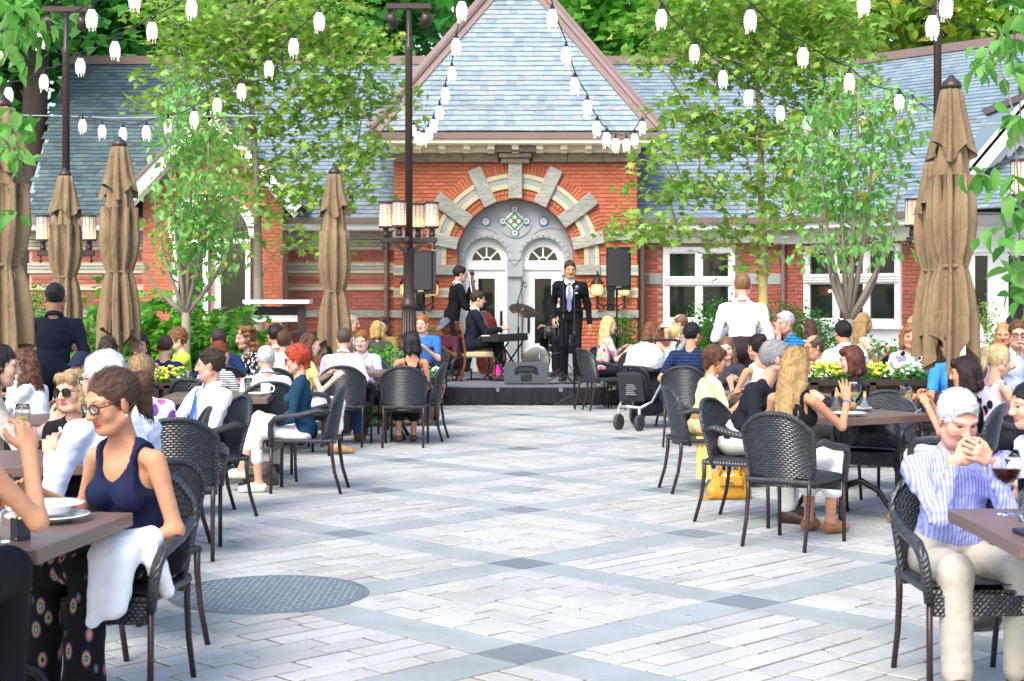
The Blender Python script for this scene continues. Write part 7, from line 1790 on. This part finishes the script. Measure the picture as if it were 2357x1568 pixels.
# drum kit
t = thing('drum_kit', 'small drum kit with a white bass drum head and dark tom behind the singer', 'drum kit', (.24, 25.4, SZ))
Rd = Matrix.Rotation(pi / 2, 3, 'X') @ Matrix.Rotation(.0, 3, 'Z')
b = MB(); b.lathe([(.225, -.18), (.225, .18)], 28, (0, 0, .28), Rd); b.build('bass_drum', M_BLKP, t, smooth=True)
b = MB(); b.lathe([(.21, .182), (.21, .184), (0, .186)], 28, (0, 0, .28), Rd); b.build('bass_drum_head', mat('drum_skin', '#d9d2c4', .5, .05, 10), t)
b = MB(); b.lathe([(.235, .155), (.24, .16), (.24, .188), (.213, .19)], 28, (0, 0, .28), Rd); b.build('hoop', M_CHROME, t)
for px, py, pz, r_, h_ in ((.22, .0, .62, .15, .2), (.42, .28, .60, .17, .14), (.52, -.05, .38, .19, .3)):
    b = MB(); b.lathe([(r_, 0), (r_, h_)], 20, (px, py, pz)); b.build('tom', M_BLKP, t, smooth=True)
    b = MB(); b.lathe([(r_ * 1.03, h_ - .02), (r_ * 1.03, h_ + .005), (r_ * .96, h_ + .005), (0, h_ - .002)], 20, (px, py, pz)); b.build('drum_head', M_WHITE if px == .42 else M_CHROME, t)
    b = MB()
    for k in range(6): b.tube([(px + r_ * 1.02 * cos(k * 1.047), py + r_ * 1.02 * sin(k * 1.047), pz), (px + r_ * 1.02 * cos(k * 1.047), py + r_ * 1.02 * sin(k * 1.047), pz + h_)], .008, 5)
    for k in range(3): b.tube([(px, py, pz * .6), (px + .25 * cos(k * 2.1), py + .25 * sin(k * 2.1), 0)], .009, 5)
    b.tube([(px, py, pz), (px, py, pz * .55)], .01, 5); b.build('lugs', M_CHROME, t)
cm = PX(1204, 715, 25.0); b = MB(); Rc = Matrix.Rotation(radians(14), 3, 'Y') @ Matrix.Rotation(radians(26), 3, 'X')
b.lathe([(.235, -.004), (.235, 0), (.10, .02), (.04, .026), (.03, .05), (0, .055)], 28, (cm[0] - .24, -.4, cm[2] - SZ), Rc); b.build('cymbal', mat('dark_bronze', '#4f4436', .35, .2, 12, metal=.7), t, smooth=True)
b = MB(); b.tube([(cm[0] - .24, -.4, cm[2] - SZ), (cm[0] - .26, -.4, .4), (cm[0] - .26, -.4, .02)], [.008, .011, .012], 6)
for k in range(3): b.tube([(cm[0] - .26, -.4, .3), (cm[0] - .26 + .25 * cos(k * 2.1), -.4 + .25 * sin(k * 2.1), .01)], .008, 5)
b.build('cymbal_stand', M_CHROME, t)
b = MB(); b.tube([(.02 + .5, .1, .1), (.55, .1, .55)], .012, 6); b.ball((.55, .1, .56), (.1, .1, .03), 8, 5); b.build('hardware', M_CHROME, t)
b = MB(); b.lathe([(.16, .40), (.17, .46), (.15, .49), (0, .49)], 16, (.12, .35, 0)); b.tube([(.12, .35, .4), (.12, .35, .05)], .02, 6); b.build('stool', M_BLKP, t)
# cables and small boxes on the stage
for lab, pts in (('black cable snaking over the stage boards by the singer', [(.25, 23.2, .26), (.45, 23.0, .258), (.62, 23.3, .258), (.8, 23.05, .258), (.95, 23.6, .258)]), ('black cable lying by the bassist', [(-1.0, 24.6, .258), (-.85, 24.2, .258), (-.7, 24.5, .258), (-.45, 24.0, .258)])):
    b = MB(); b.tube(pts, .012, 5); tag(b.build('cable', M_WIRE), lab, 'cable')
b = MB(); b.box((0, 0, .03), (.18, .12, .06), bev=.01); tag(b.build('effects_box', M_WHITE, loc=(-.92, 24.3, SZ)), 'small white box on the stage behind the wooden chair', 'box')
# carriage lamps on the brick wall
M_AMBER = NT('amber_lamp_glass'); M_AMBER.base(lin('#e6bd86')); M_AMBER.set(Roughness=.3, Emission_Strength=.45); M_AMBER.p.inputs['Emission Color'].default_value = (*lin('#f2a545'), 1); M_AMBER = M_AMBER.m
def carriage(label, x, y, offs):
    X, Z = WX(x), WZ(y); t = thing('wall_lantern', label, 'wall lantern', (X, YW - .05, Z), 0, 'black carriage lamps on the brick wall')
    b = MB(); b.box((0, .0, 0), (.13, .05, .42), bev=.012); b.box((0, -.02, .22), (.09, .05, .12), bev=.01); b.build('back_plate', M_BLACK, t)
    for s in offs:
        b = MB(); b.tube([(0, -.03, -.06), (s * .12, -.08, -.12), (s * .24, -.09, -.05), (s * .24, -.09, .06)], .014, 6); b.tube([(s * .1, -.06, -.1), (s * .14, -.06, -.2), (s * .2, -.07, -.2), (s * .22, -.07, -.14)], .01, 5)
        b.lathe([(.0, -.16), (.02, -.15), (.028, -.12), (.012, -.1), (.02, .05), (.05, .075)], 10, (s * .24, -.09, 0)); b.build('bracket', M_BLACK, t)
        b = MB(); b.lathe([(.05, .07), (.09, .10), (.105, .16), (.105, .22), (.085, .275), (.08, .28)], 12, (s * .24, -.09, 0)); lam = b.build('lantern_glass', M_AMBER, t)
        b = MB(); b.lathe([(.105, .275), (.115, .29), (.075, .35), (.04, .40), (.025, .41), (.03, .44), (.012, .46), (.012, .50), (0, .53)], 12, (s * .24, -.09, 0))
        for k in range(8): b.tube([(s * .24 + .055 * cos(k * pi / 4), -.09 + .055 * sin(k * pi / 4), .07), (s * .24 + .110 * cos(k * pi / 4), -.09 + .11 * sin(k * pi / 4), .18), (s * .24 + .092 * cos(k * pi / 4), -.09 + .092 * sin(k * pi / 4), .28)], .005, 4)
        b.build('lantern_frame', M_BLACK, lam)
        point_light(t, (s * .24, -.22, .17), .8)
carriage('double black carriage lamp glowing amber behind the right loudspeaker', 1405, 690, (-1, 1))
carriage('double black carriage lamp glowing amber behind the left loudspeaker', 966, 690, (-1, 1))
# ------------------------------------------------------------------ stroller
t = thing('stroller', 'black baby stroller with a pale cloth over its hood, grey frame and small front wheels', 'stroller', ((1478 - 1200) * 18.2 / F, 18.2, 0), radians(235))
# local x is forwards (towards the left of the picture), y across
M_ALU = mat('brushed_aluminium', '#b9bdc2', .35, .06, 20, metal=.7); M_RUB = mat('grey_tyre', '#3a3d41', .7, .1, 20); M_SEATF = mat('stroller_fabric', '#1b1d22', .8, .15, 10, .2, 60)
def wheel(name, c, r_, w):
    q = MB(); R = Matrix.Rotation(pi / 2, 3, 'X'); q.lathe([(r_ * .8, -w / 2), (r_ * .95, -w / 2), (r_, -w / 4), (r_, w / 4), (r_ * .95, w / 2), (r_ * .8, w / 2)], 24, c, R); o = q.build(name, M_RUB, t, smooth=True)
    q = MB(); q.lathe([(.02, -w * .6), (.02, w * .6)], 8, c, R)
    for k in range(6): a = k * pi / 3; q.tube([c, (c[0] + r_ * .82 * cos(a), c[1], c[2] + r_ * .82 * sin(a))], .011, 5)
    q.ring((c[0], c[2]), r_ * .72, r_ * .82, 0, 2 * pi, c[1] - w * .3, c[1] + w * .3, 20); q.build('hub', M_BLKP, o)
for s in (-1, 1): wheel('front_wheel', (.30, s * .14, .095), .095, .045); wheel('rear_wheel', (-.32, s * .27, .14), .14, .04)
for s in (-1, 1):
    b = MB(); b.tube([(.30, s * .14, .26), (.12, s * .20, .33), (-.18, s * .25, .68), (-.40, s * .25, .98)], .017, 8); b.tube([(-.05, s * .22, .52), (-.32, s * .27, .15)], .018, 8); b.tube([(.30, s * .14, .26), (.30, s * .14, .12)], .02, 8); b.build('frame_tube', M_ALU, t, smooth=True)
b = MB(); b.tube([(.30, -.14, .27), (.34, 0, .28), (.30, .14, .27)], .018, 8); b.tube([(-.32, -.27, .14), (-.32, .27, .14)], .012, 6); b.build('axle', M_ALU, t)
b = MB(); b.tube([(-.38, -.25, .96), (-.44, -.25, 1.03), (-.47, -.18, 1.04), (-.47, .18, 1.04), (-.44, .25, 1.03), (-.38, .25, .96)], .018, 8); b.build('handlebar', M_BLKP, t, smooth=True)
F_ = Field(.04); F_.ell((.14, 0, .52), (.10, .20, .20), R=Ry(.25)); F_.ell((-.02, 0, .42), (.22, .19, .09)); F_.ell((-.14, 0, .60), (.08, .19, .22), R=Ry(-.5))
V, Q = F_.mesh(.015); link('seat', np_mesh('seat', V, Q, M_SEATF), t)
b = MB(); b.box((.26, 0, .50), (.03, .34, .34), Matrix.Rotation(.18, 3, 'Y'), bev=.02); b.build('back_panel', mat('stroller_panel', '#23262c', .7, .1, 10), t)
b = MB()
for i in range(9): b.box((.283 + .004 * (4 - i) * .5, .02 - .006 * (i % 3), .42 + .022 * i), (.008, .14 - .02 * (i % 3), .010))
b.build('vent_stripes', M_ALU, t, kind='stuff')
b = MB(); b.tube([(.16, -.20, .50), (.22, -.20, .66), (.24, -.12, .74), (.24, .12, .74), (.22, .20, .66), (.16, .20, .50)], .018, 8); b.build('bumper_bar', M_BLKP, t, smooth=True)
F_ = Field(.03); F_.ell((-.08, 0, .74), (.24, .22, .22)); F_.cut_ell((.05, 0, .60), (.22, .20, .20)); F_.cut_plane((0, 0, .66), (0, 0, -1)); V, Q = F_.mesh(.015); link('hood', np_mesh('hood', V, Q, M_SEATF), t)
F_ = Field(.03); F_.ell((-.06, 0, .79), (.245, .235, .235)); F_.ell((.10, 0, .72), (.16, .20, .10), R=Ry(.5)); F_.cut_plane((0, 0, .70), (.25, 0, -1)); V, Q = F_.mesh(.013, .004, .010, 2, 1.3); link('draped_cloth', np_mesh('draped_cloth', V, Q, cloth('#d9dde0')), t)
F_ = Field(.05); F_.ell((-.14, 0, .25), (.22, .19, .12)); V, Q = F_.mesh(.018, 0, .01, 2); link('basket', np_mesh('basket', V, Q, M_SEATF), t)
# bag of the stroller
def bag(name, label, x, y_, z, dims, col, handles=True, rz=0, buckle=None):
    t = thing(name, label, 'bag', (x, y_, z), radians(rz)); w, d, h = dims; F_ = Field(.05)
    F_.ell((0, 0, h * .42), (w * .55, d * .6, h * .45)); F_.cone((-w * .38, 0, h * .2), (w * .38, 0, h * .2), d * .45, d * .45); F_.cone((-w * .3, 0, h * .75), (w * .3, 0, h * .75), d * .3, d * .3); F_.cut_plane((0, 0, .002), (0, 0, -1))
    V, Q = F_.mesh(.012, 0, .010, 4, 1.2); m = mat('leather_' + col.lstrip('#'), col, .42, .15, 12, .15, 60); link('pouch', np_mesh('pouch', V, Q, m), t)
    if handles:
        for s in (-1, 1): b = MB(); b.tube([(-w * .28, s * d * .3, h * .75), (-w * .22, s * d * .35, h * 1.15), (0, s * d * .3, h * 1.28), (w * .22, s * d * .35, h * 1.15), (w * .28, s * d * .3, h * .75)], .010, 6); b.build('handle', m, t, smooth=True)
    b = MB(); b.beam((-w * .45, -d * .55, .03), (-w * .85, -d * .7, .015), .03, .012); b.beam((w * .4, -d * .58, h * .5), (w * .4, -d * .55, .04), .03, .01); b.box((0, -d * .6, h * .62), (w * .6, .014, h * .3), bev=.005); b.build('flap_strap', m, t)
    b = MB(); b.box((0, -d * .63, h * .55), (.05, .012, .035), bev=.004); b.tube([(-.05, -d * .5, h * .8), (-.02, -d * .62, h * .74), (.02, -d * .6, h * .82)], .008, 5); b.build('buckle', mat('gold_metal', '#d8c48a' if buckle != 'silver' else '#c9cdd2', .25, 0, metal=.9), t)
bag('handbag', 'mustard yellow leather handbag on the paving behind the black tee chair', 1.60, 11.85, 0, (.30, .16, .24), '#c8912a')
bag('handbag', 'large black leather bag resting on the chair by the table with plates', 2.58, 11.25, .46, (.40, .2, .22), '#1c2129', buckle='silver', rz=150)
bag('handbag', 'grey-brown bag on the ground beside the red-haired woman', -2.18, 12.75, 0, (.30, .16, .20), '#5c564f', handles=False)
t = thing('tote_bag', 'teal tote bag with tan wooden handles hanging by the stroller', 'bag', (1.82, 18.5, 0)); b = MB(); b.box((0, 0, .36), (.34, .14, .36), taper=.8); b.build('pouch', mat('teal_cloth', '#2f7a80', .8, .15, 10), t); b = MB(); b.tube([(-.1, 0, .52), (-.1, 0, .64), (.1, 0, .64), (.1, 0, .52)], .016, 6); b.build('handle', mat('tan_wood', '#c8a468', .5, .1, 10), t)
# ------------------------------------------------------------------ planters with flowers
def planter(label, x0, x1, Y, rail_z, rot=0):
    X0, X1 = (x0 - 1200) * Y / F, (x1 - 1200) * Y / F; w = X1 - X0; t = thing('planter', label, 'planter', ((X0 + X1) / 2, Y, 0), radians(rot))
    b = MB(); b.box((0, 0, rail_z), (w, .06, .05)); b.box((0, .4, rail_z), (w, .06, .05)); b.box((0, -.0, .1), (w, .06, .06))
    for i in range(3): b.box((-w / 2 + .03 + (w - .06) * i / 2, .001, rail_z / 2), (.06, .062, rail_z))
    b.build('frame', M_BROWNM, t)
    n_ = max(3, int(w / .085)); M_SL = mat('cedar_slat', '#8a5a34', .7, .2, 10)
    for i in range(n_):
        for s in (-1, 1):
            xa = -w / 2 + w * (i + .5) / n_; q = MB(); q.beam((0, 0, -.30), (s * .18, 0, .30), .012, .03, up=(0, 1, 0)); q.build('slat', M_SL if s > 0 else M_BROWNM, t, loc=(max(-w / 2 + .1, min(w / 2 - .1, xa)), .02 + .012 * s, rail_z - .36))
    b = MB(); b.box((0, .2, rail_z - .25), (w - .02, .34, .42)); b.build('soil_box', M_SOIL, t)
    rr = np.random.default_rng(int(x0)); N = int(w * 420); pos = np.stack([rr.uniform(-w / 2, w / 2, N), rr.uniform(.0, .4, N), rail_z + rr.uniform(0, .12, N)], 1)
    link('foliage', leaves_mesh('foliage', T_SIMP, pos, rr.uniform(.05, .08, N), rr.uniform(0, 6.28, N), rr.uniform(-.2, .9, N), rr.normal(0, .4, N), L_BUSH), t, kind='stuff')
    for nm, hexc, k in (('yellow_blossom', '#d9d544', 9), ('white_blossom', '#eef0ea', 3)):
        m = mat(nm, hexc, .6, .1, 10); b = MB()
        for i in range(int(w * 26 * k)):
            p = (rr.uniform(-w / 2, w / 2), rr.uniform(-.02, .4), rail_z + rr.uniform(.06, .17))
            if (nm == 'white_blossom') != (sin(p[0] * 4 + x0) > .5): continue
            b.ball(p, (.020, .020, .014), 6, 4)
        if b.v: b.build(nm, m, t, kind='stuff')
planter('lattice planter box full of yellow and white flowers behind the auburn bob', 1866, 2150, 14.0, .78)
planter('planter box of yellow flowers beside the left armchairs', 352, 418, 14.2, .74)
planter('planter box of low greenery behind the couple in lavender', 830, 1010, 18.6, .55)
# service stand by the left wall
t = thing('service_stand', 'dark wooden service stand with a white top and black panels by the left brick wall', 'stand', ((640 - 1200) * 23.0 / F, 23.0, 0))
zt = WZ(695, 23.0); w = 152 * 23.0 / F
b = MB(); b.box((0, 0, zt), (w, .4, .06), bev=.005); b.build('top', M_WHITE, t)
for s in (-.47, .36):
    b = MB(); b.box((w * s, 0, zt / 2 - .02), (.11, .11, zt - .06)); b.build('post', M_BROWNM, t)
for z, h, m in ((WZ(716, 23), .13, M_BLACK), (WZ(733, 23), .10, M_WHITE)):
    b = MB(); b.box((-w * .05, .02, z), (w * .82, .04, h)); b.build('panel', m, t)
b = MB(); b.box((w * .25, -.5, WZ(768, 22.5)), (w * 1.1, .7, .05), bev=.005)
for s in (-.25, .75): b.box((w * s, -.5, WZ(768, 22.5) / 2), (.05, .05, WZ(768, 22.5) - .05))
b.build('side_table', M_BLACK, t)
# ------------------------------------------------------------------ things on the tables
M_PORC = mat('white_porcelain', '#f3f3f1', .15, 0, spec=.6)
def liquid(name, c, tr=.6):
    if name in MATS: return MATS[name]
    t = NT(name); t.base(lin(c)); t.set(Roughness=.05, Transmission_Weight=tr, IOR=1.2); MATS[name] = t.m; return t.m
def wine_glass(label, c, col, h=.21, r_=.042, fill=.4, tilt=(0, 0)):
    t = thing('wine_glass', label, 'wine glass', c); t.rotation_euler = (radians(tilt[0]), radians(tilt[1]), 0); zb = h * .45
    prof = [(.034, 0), (.032, .003), (.006, .008), (.004, .02), (.004, zb - .01), (.012, zb), (r_ * .8, zb + .03), (r_, zb + .06), (r_ * .96, h - .03), (r_ * .8, h)]
    b = MB(); b.lathe(prof + [(r_ * .8 - .0015, h), (r_ * .96 - .0015, h - .03), (r_ - .0015, zb + .06), (r_ * .8 - .0015, zb + .032), (.0, zb + .003)], 20); b.build('glass', M_CLEAR, t, smooth=True)
    zf = zb + .006 + (h - zb) * fill; b = MB(); b.lathe([(0, zb + .006), (r_ * .7, zb + .03), (r_ * .93, min(zf, zb + .058)), (r_ * .93, zf), (0, zf)], 18); b.build('wine', liquid('wine_' + col.lstrip('#'), col, .35 if col == '#3a0a12' else .7), t, smooth=True)
    return t
def tumbler(label, c, h=.13, r_=.034, lemon=False):
    t = thing('tumbler', label, 'glass', c); b = MB(); b.lathe([(r_ * .85, 0), (r_, h), (r_ - .002, h), (r_ * .85 - .002, .008), (0, .008)], 18); b.build('glass', M_CLEAR, t, smooth=True)
    b = MB(); b.lathe([(0, .01), (r_ * .83, .01), (r_ * .93, h * .65), (0, h * .65)], 18); b.build('water', liquid('iced_water', '#eef4f6', .9), t, smooth=True)
    if lemon: b = MB(); b.lathe([(.022, 0), (.022, .006)], 12, (.01, 0, h * .68), Matrix.Rotation(.9, 3, 'X')); b.build('lemon_slice', mat('lemon', '#e8d84a', .5, 0), t)
def plate_(label, c, r_=.13, deep=False, n=1):
    t = thing('plate', label, 'plate', c); b = MB(); b.lathe([(r_ * .55, 0), (r_ * .6, .006), (r_ * .97, .022), (r_, .024), (r_ * .97, .027), (r_ * .6, .011), (0, .010)] if not deep else [(r_ * .5, 0), (r_ * .62, .008), (r_ * .66, .028), (r_, .036), (r_, .040), (r_ * .64, .033), (r_ * .58, .012), (0, .012)], 36); b.build('dish', M_PORC, t, smooth=True); return t
TZ = .744
def at_table(x, y, z=TZ): Y = F * (CAM_H - z) / (y - 685); return ((x - 1200) * Y / F, Y, z)
plate_('wide white plate at the bottom of the stack on the left foreground table', (-1.71, 5.56, TZ), .15)
plate_('white soup plate on top of the wide plate, left foreground table', (-1.72, 5.57, TZ + .026), .138, True)
wine_glass('glass of rose wine at the left edge of the foreground table', (-1.72, 5.08, TZ), '#d8876a', .22, .048, .45)
t = thing('candle_holder', 'small dark glass candle holder with a lit candle on the left foreground table', 'candle holder', (-1.665, 5.12, TZ)); b = MB(); b.lathe([(.034, 0), (.034, .075), (.031, .075), (.031, .006), (0, .006)], 4); b.build('cup', mat('smoked_glass', '#22262c', .1, 0, spec=.7), t); b = MB(); b.lathe([(.02, .01), (.02, .05), (0, .05)], 10); b.ball((0, 0, .062), (.008, .008, .014), 6, 5); b.build('flame', M_BULB, t)
t = thing('napkin', 'crumpled white napkin draped over the lap of the woman in the navy tank top', 'napkin', (-1.475, 5.80, .5))
F_ = Field(.05); F_.cone((-.06, -.06, .12), (.06, .05, .13), .06, .06); F_.cone((-.09, -.10, .08), (-.10, -.15, -.14), .05, .026); F_.cone((-.02, -.08, .08), (-.03, -.13, -.08), .08, .06); F_.cone((.10, -.02, .06), (.13, .04, -.06), .045, .04)
V, Q = F_.mesh(.007, 0, .006, 7, 1.0); link('cloth', np_mesh('cloth', V, Q, cloth('#f6f7fb')), t)
b = MB(); F_ = Field(.03); F_.cone((0, 0, .02), (.10, .04, .02), .03, .025); V, Q = F_.mesh(.008, 0, .008, 9, 1.7); tag(link('napkin', np_mesh('napkin', V, Q, cloth('#f6f7fb')), loc=(-1.90, 5.74, TZ)), 'white napkin lying behind the plates on the left foreground table', 'napkin')
wine_glass('glass of white wine behind the bare-shouldered person at the left edge', at_table(52, 1012), '#e6dc9a', .2, .045, .35)
for lab, x, y in (('white mug nearest the edge of the table before the red-haired woman', 612, 908), ('white mug beside the salt shaker on the table before the red-haired woman', 588, 906)):
    c = at_table(x, y); t = thing('mug', lab, 'mug', c); b = MB(); b.lathe([(.036, 0), (.042, .01), (.042, .09), (.039, .09), (.037, .012), (0, .012)], 18); b.build('cup', M_PORC, t, smooth=True); b = MB(); b.tube([(.04, 0, .075), (.065, 0, .07), (.07, 0, .045), (.06, 0, .022), (.04, 0, .02)], .007, 6); b.build('handle', M_PORC, t, smooth=True)
plate_('white saucer on the table before the red-haired woman', at_table(596, 911), .09)
tumbler('tall clear glass on the table before the red-haired woman', at_table(571, 906))
tumbler('water glass beside the plates next to the blonde', at_table(1990, 946), .14, .036, True)
wine_glass('glass of white wine beside the raised hand of the blonde', at_table(1967, 952), '#e8dfa6', .22, .046, .35)
tumbler('tall glass of iced water with lemon nearest the blonde', at_table(1925, 950), .16, .038, True)
plate_('white plate nearest the table corner, by the blonde', at_table(1955, 958), .115); plate_('white plate with a bread roll further along the table of the blonde', at_table(1975, 946), .10)
b = MB(); b.ball((0, 0, .03), (.035, .03, .028), 10, 7); tag(b.build('bread_roll', mat('bread_crust', '#c98d4e', .7, .2, 20), loc=tuple(np.array(at_table(1962, 948)) + np.array([0, 0, .012])), smooth=True), 'round bread roll on a white plate', 'bread roll')
b = MB(); b.beam((-.09, 0, 0), (.09, .02, 0), .012, .004); tag(b.build('knife', M_CHROME, loc=tuple(np.array(at_table(2010, 955)) + np.array([0, 0, .004]))), 'silver knife lying across the table of the blonde', 'knife')
wine_glass('large glass of red wine on the right foreground table', (1.80, 5.72, TZ), '#3a0a12', .24, .056, .42)
tumbler('glass of water beside the red wine', (1.83, 5.56, TZ), .15, .038)
b = MB(); b.box((0, 0, .008), (.26, .16, .016), bev=.004); tag(b.build('bill_folder', mat('navy_folder', '#1c2a3e', .4, .1, 20), loc=(1.82, 5.22, TZ), rotz=.1), 'dark navy folder on the corner of the right foreground table', 'folder')
tumbler('water glass on the table before the woman in yellow', at_table(1692, 862), .14, .036); wine_glass('glass of white wine on the table before the woman in yellow', at_table(1674, 852), '#e6dc9a', .2, .044, .35)
for k, key, lab, col in ((-1, 'R24', 'glass of white wine held by the woman with the dark bob', '#e8dfa6'),):
    p = HANDS[key][-1]; wine_glass(lab, (p[0] - .06, p[1] + .01, p[2] - .04), col, .2, .046, .3, (0, -32))
p = HANDS['R16'][-1]; tumbler('glass held up by the woman in the floral blouse', (p[0] + .02, p[1] - .06, p[2] + .03), .13, .036)
p = HANDS['R22'][-1]; tumbler('glass at the mouth of the man with dark glasses', (p[0] + .02, p[1] - .07, p[2] + .06), .12, .034)
for lab, key, dx, dy in (('wine glass on the table by the blonde and brunette', 'T10', .1, -.1), ('wine glass on the table of the lavender couple', 'T5', .12, .1), ('wine glass on the table between plaid shirt and bald man', 'T14', -.1, .05), ('wine glass on the table by the floral blouse', 'T15', -.15, -.1)):
    q = TB[key].location; wine_glass(lab, (q[0] + dx, q[1] + dy, TZ), '#e6dc9a', .2, .044, .35)
for lab, key, dx, dy in (('white plate on the table by the stroller', 'T12', -.1, -.2), ('white plate on the table of the lavender couple', 'T5', .2, -.2), ('white plate on the table next to the bald man in navy', 'T9', .1, -.1), ('white plate on the table next to the boy in navy', 'T8', .1, -.1)):
    q = TB[key].location; plate_(lab, (q[0] + dx, q[1] + dy, TZ), .12)
# scarf hanging from the yellow-top chair
t = thing('scarf', 'pale yellow scarf hanging below the seat of the woman in yellow', 'scarf', (1.50, 12.2, .0)); b = MB()
for x, w, z0 in ((-.05, .13, .10), (.14, .10, .24)):
    n_ = 10; vs = [(x + w * (i / n_ - .5), .012 * sin(i * 1.9) - (.02 if j else 0), .45 if j == 0 else z0 + .02 * sin(i)) for j in range(2) for i in range(n_ + 1)]; b.add(vs, [(i, i + 1, i + n_ + 2, i + n_ + 1) for i in range(n_)])
b.build('cloth', cloth('#e2c878'), t, smooth=True)
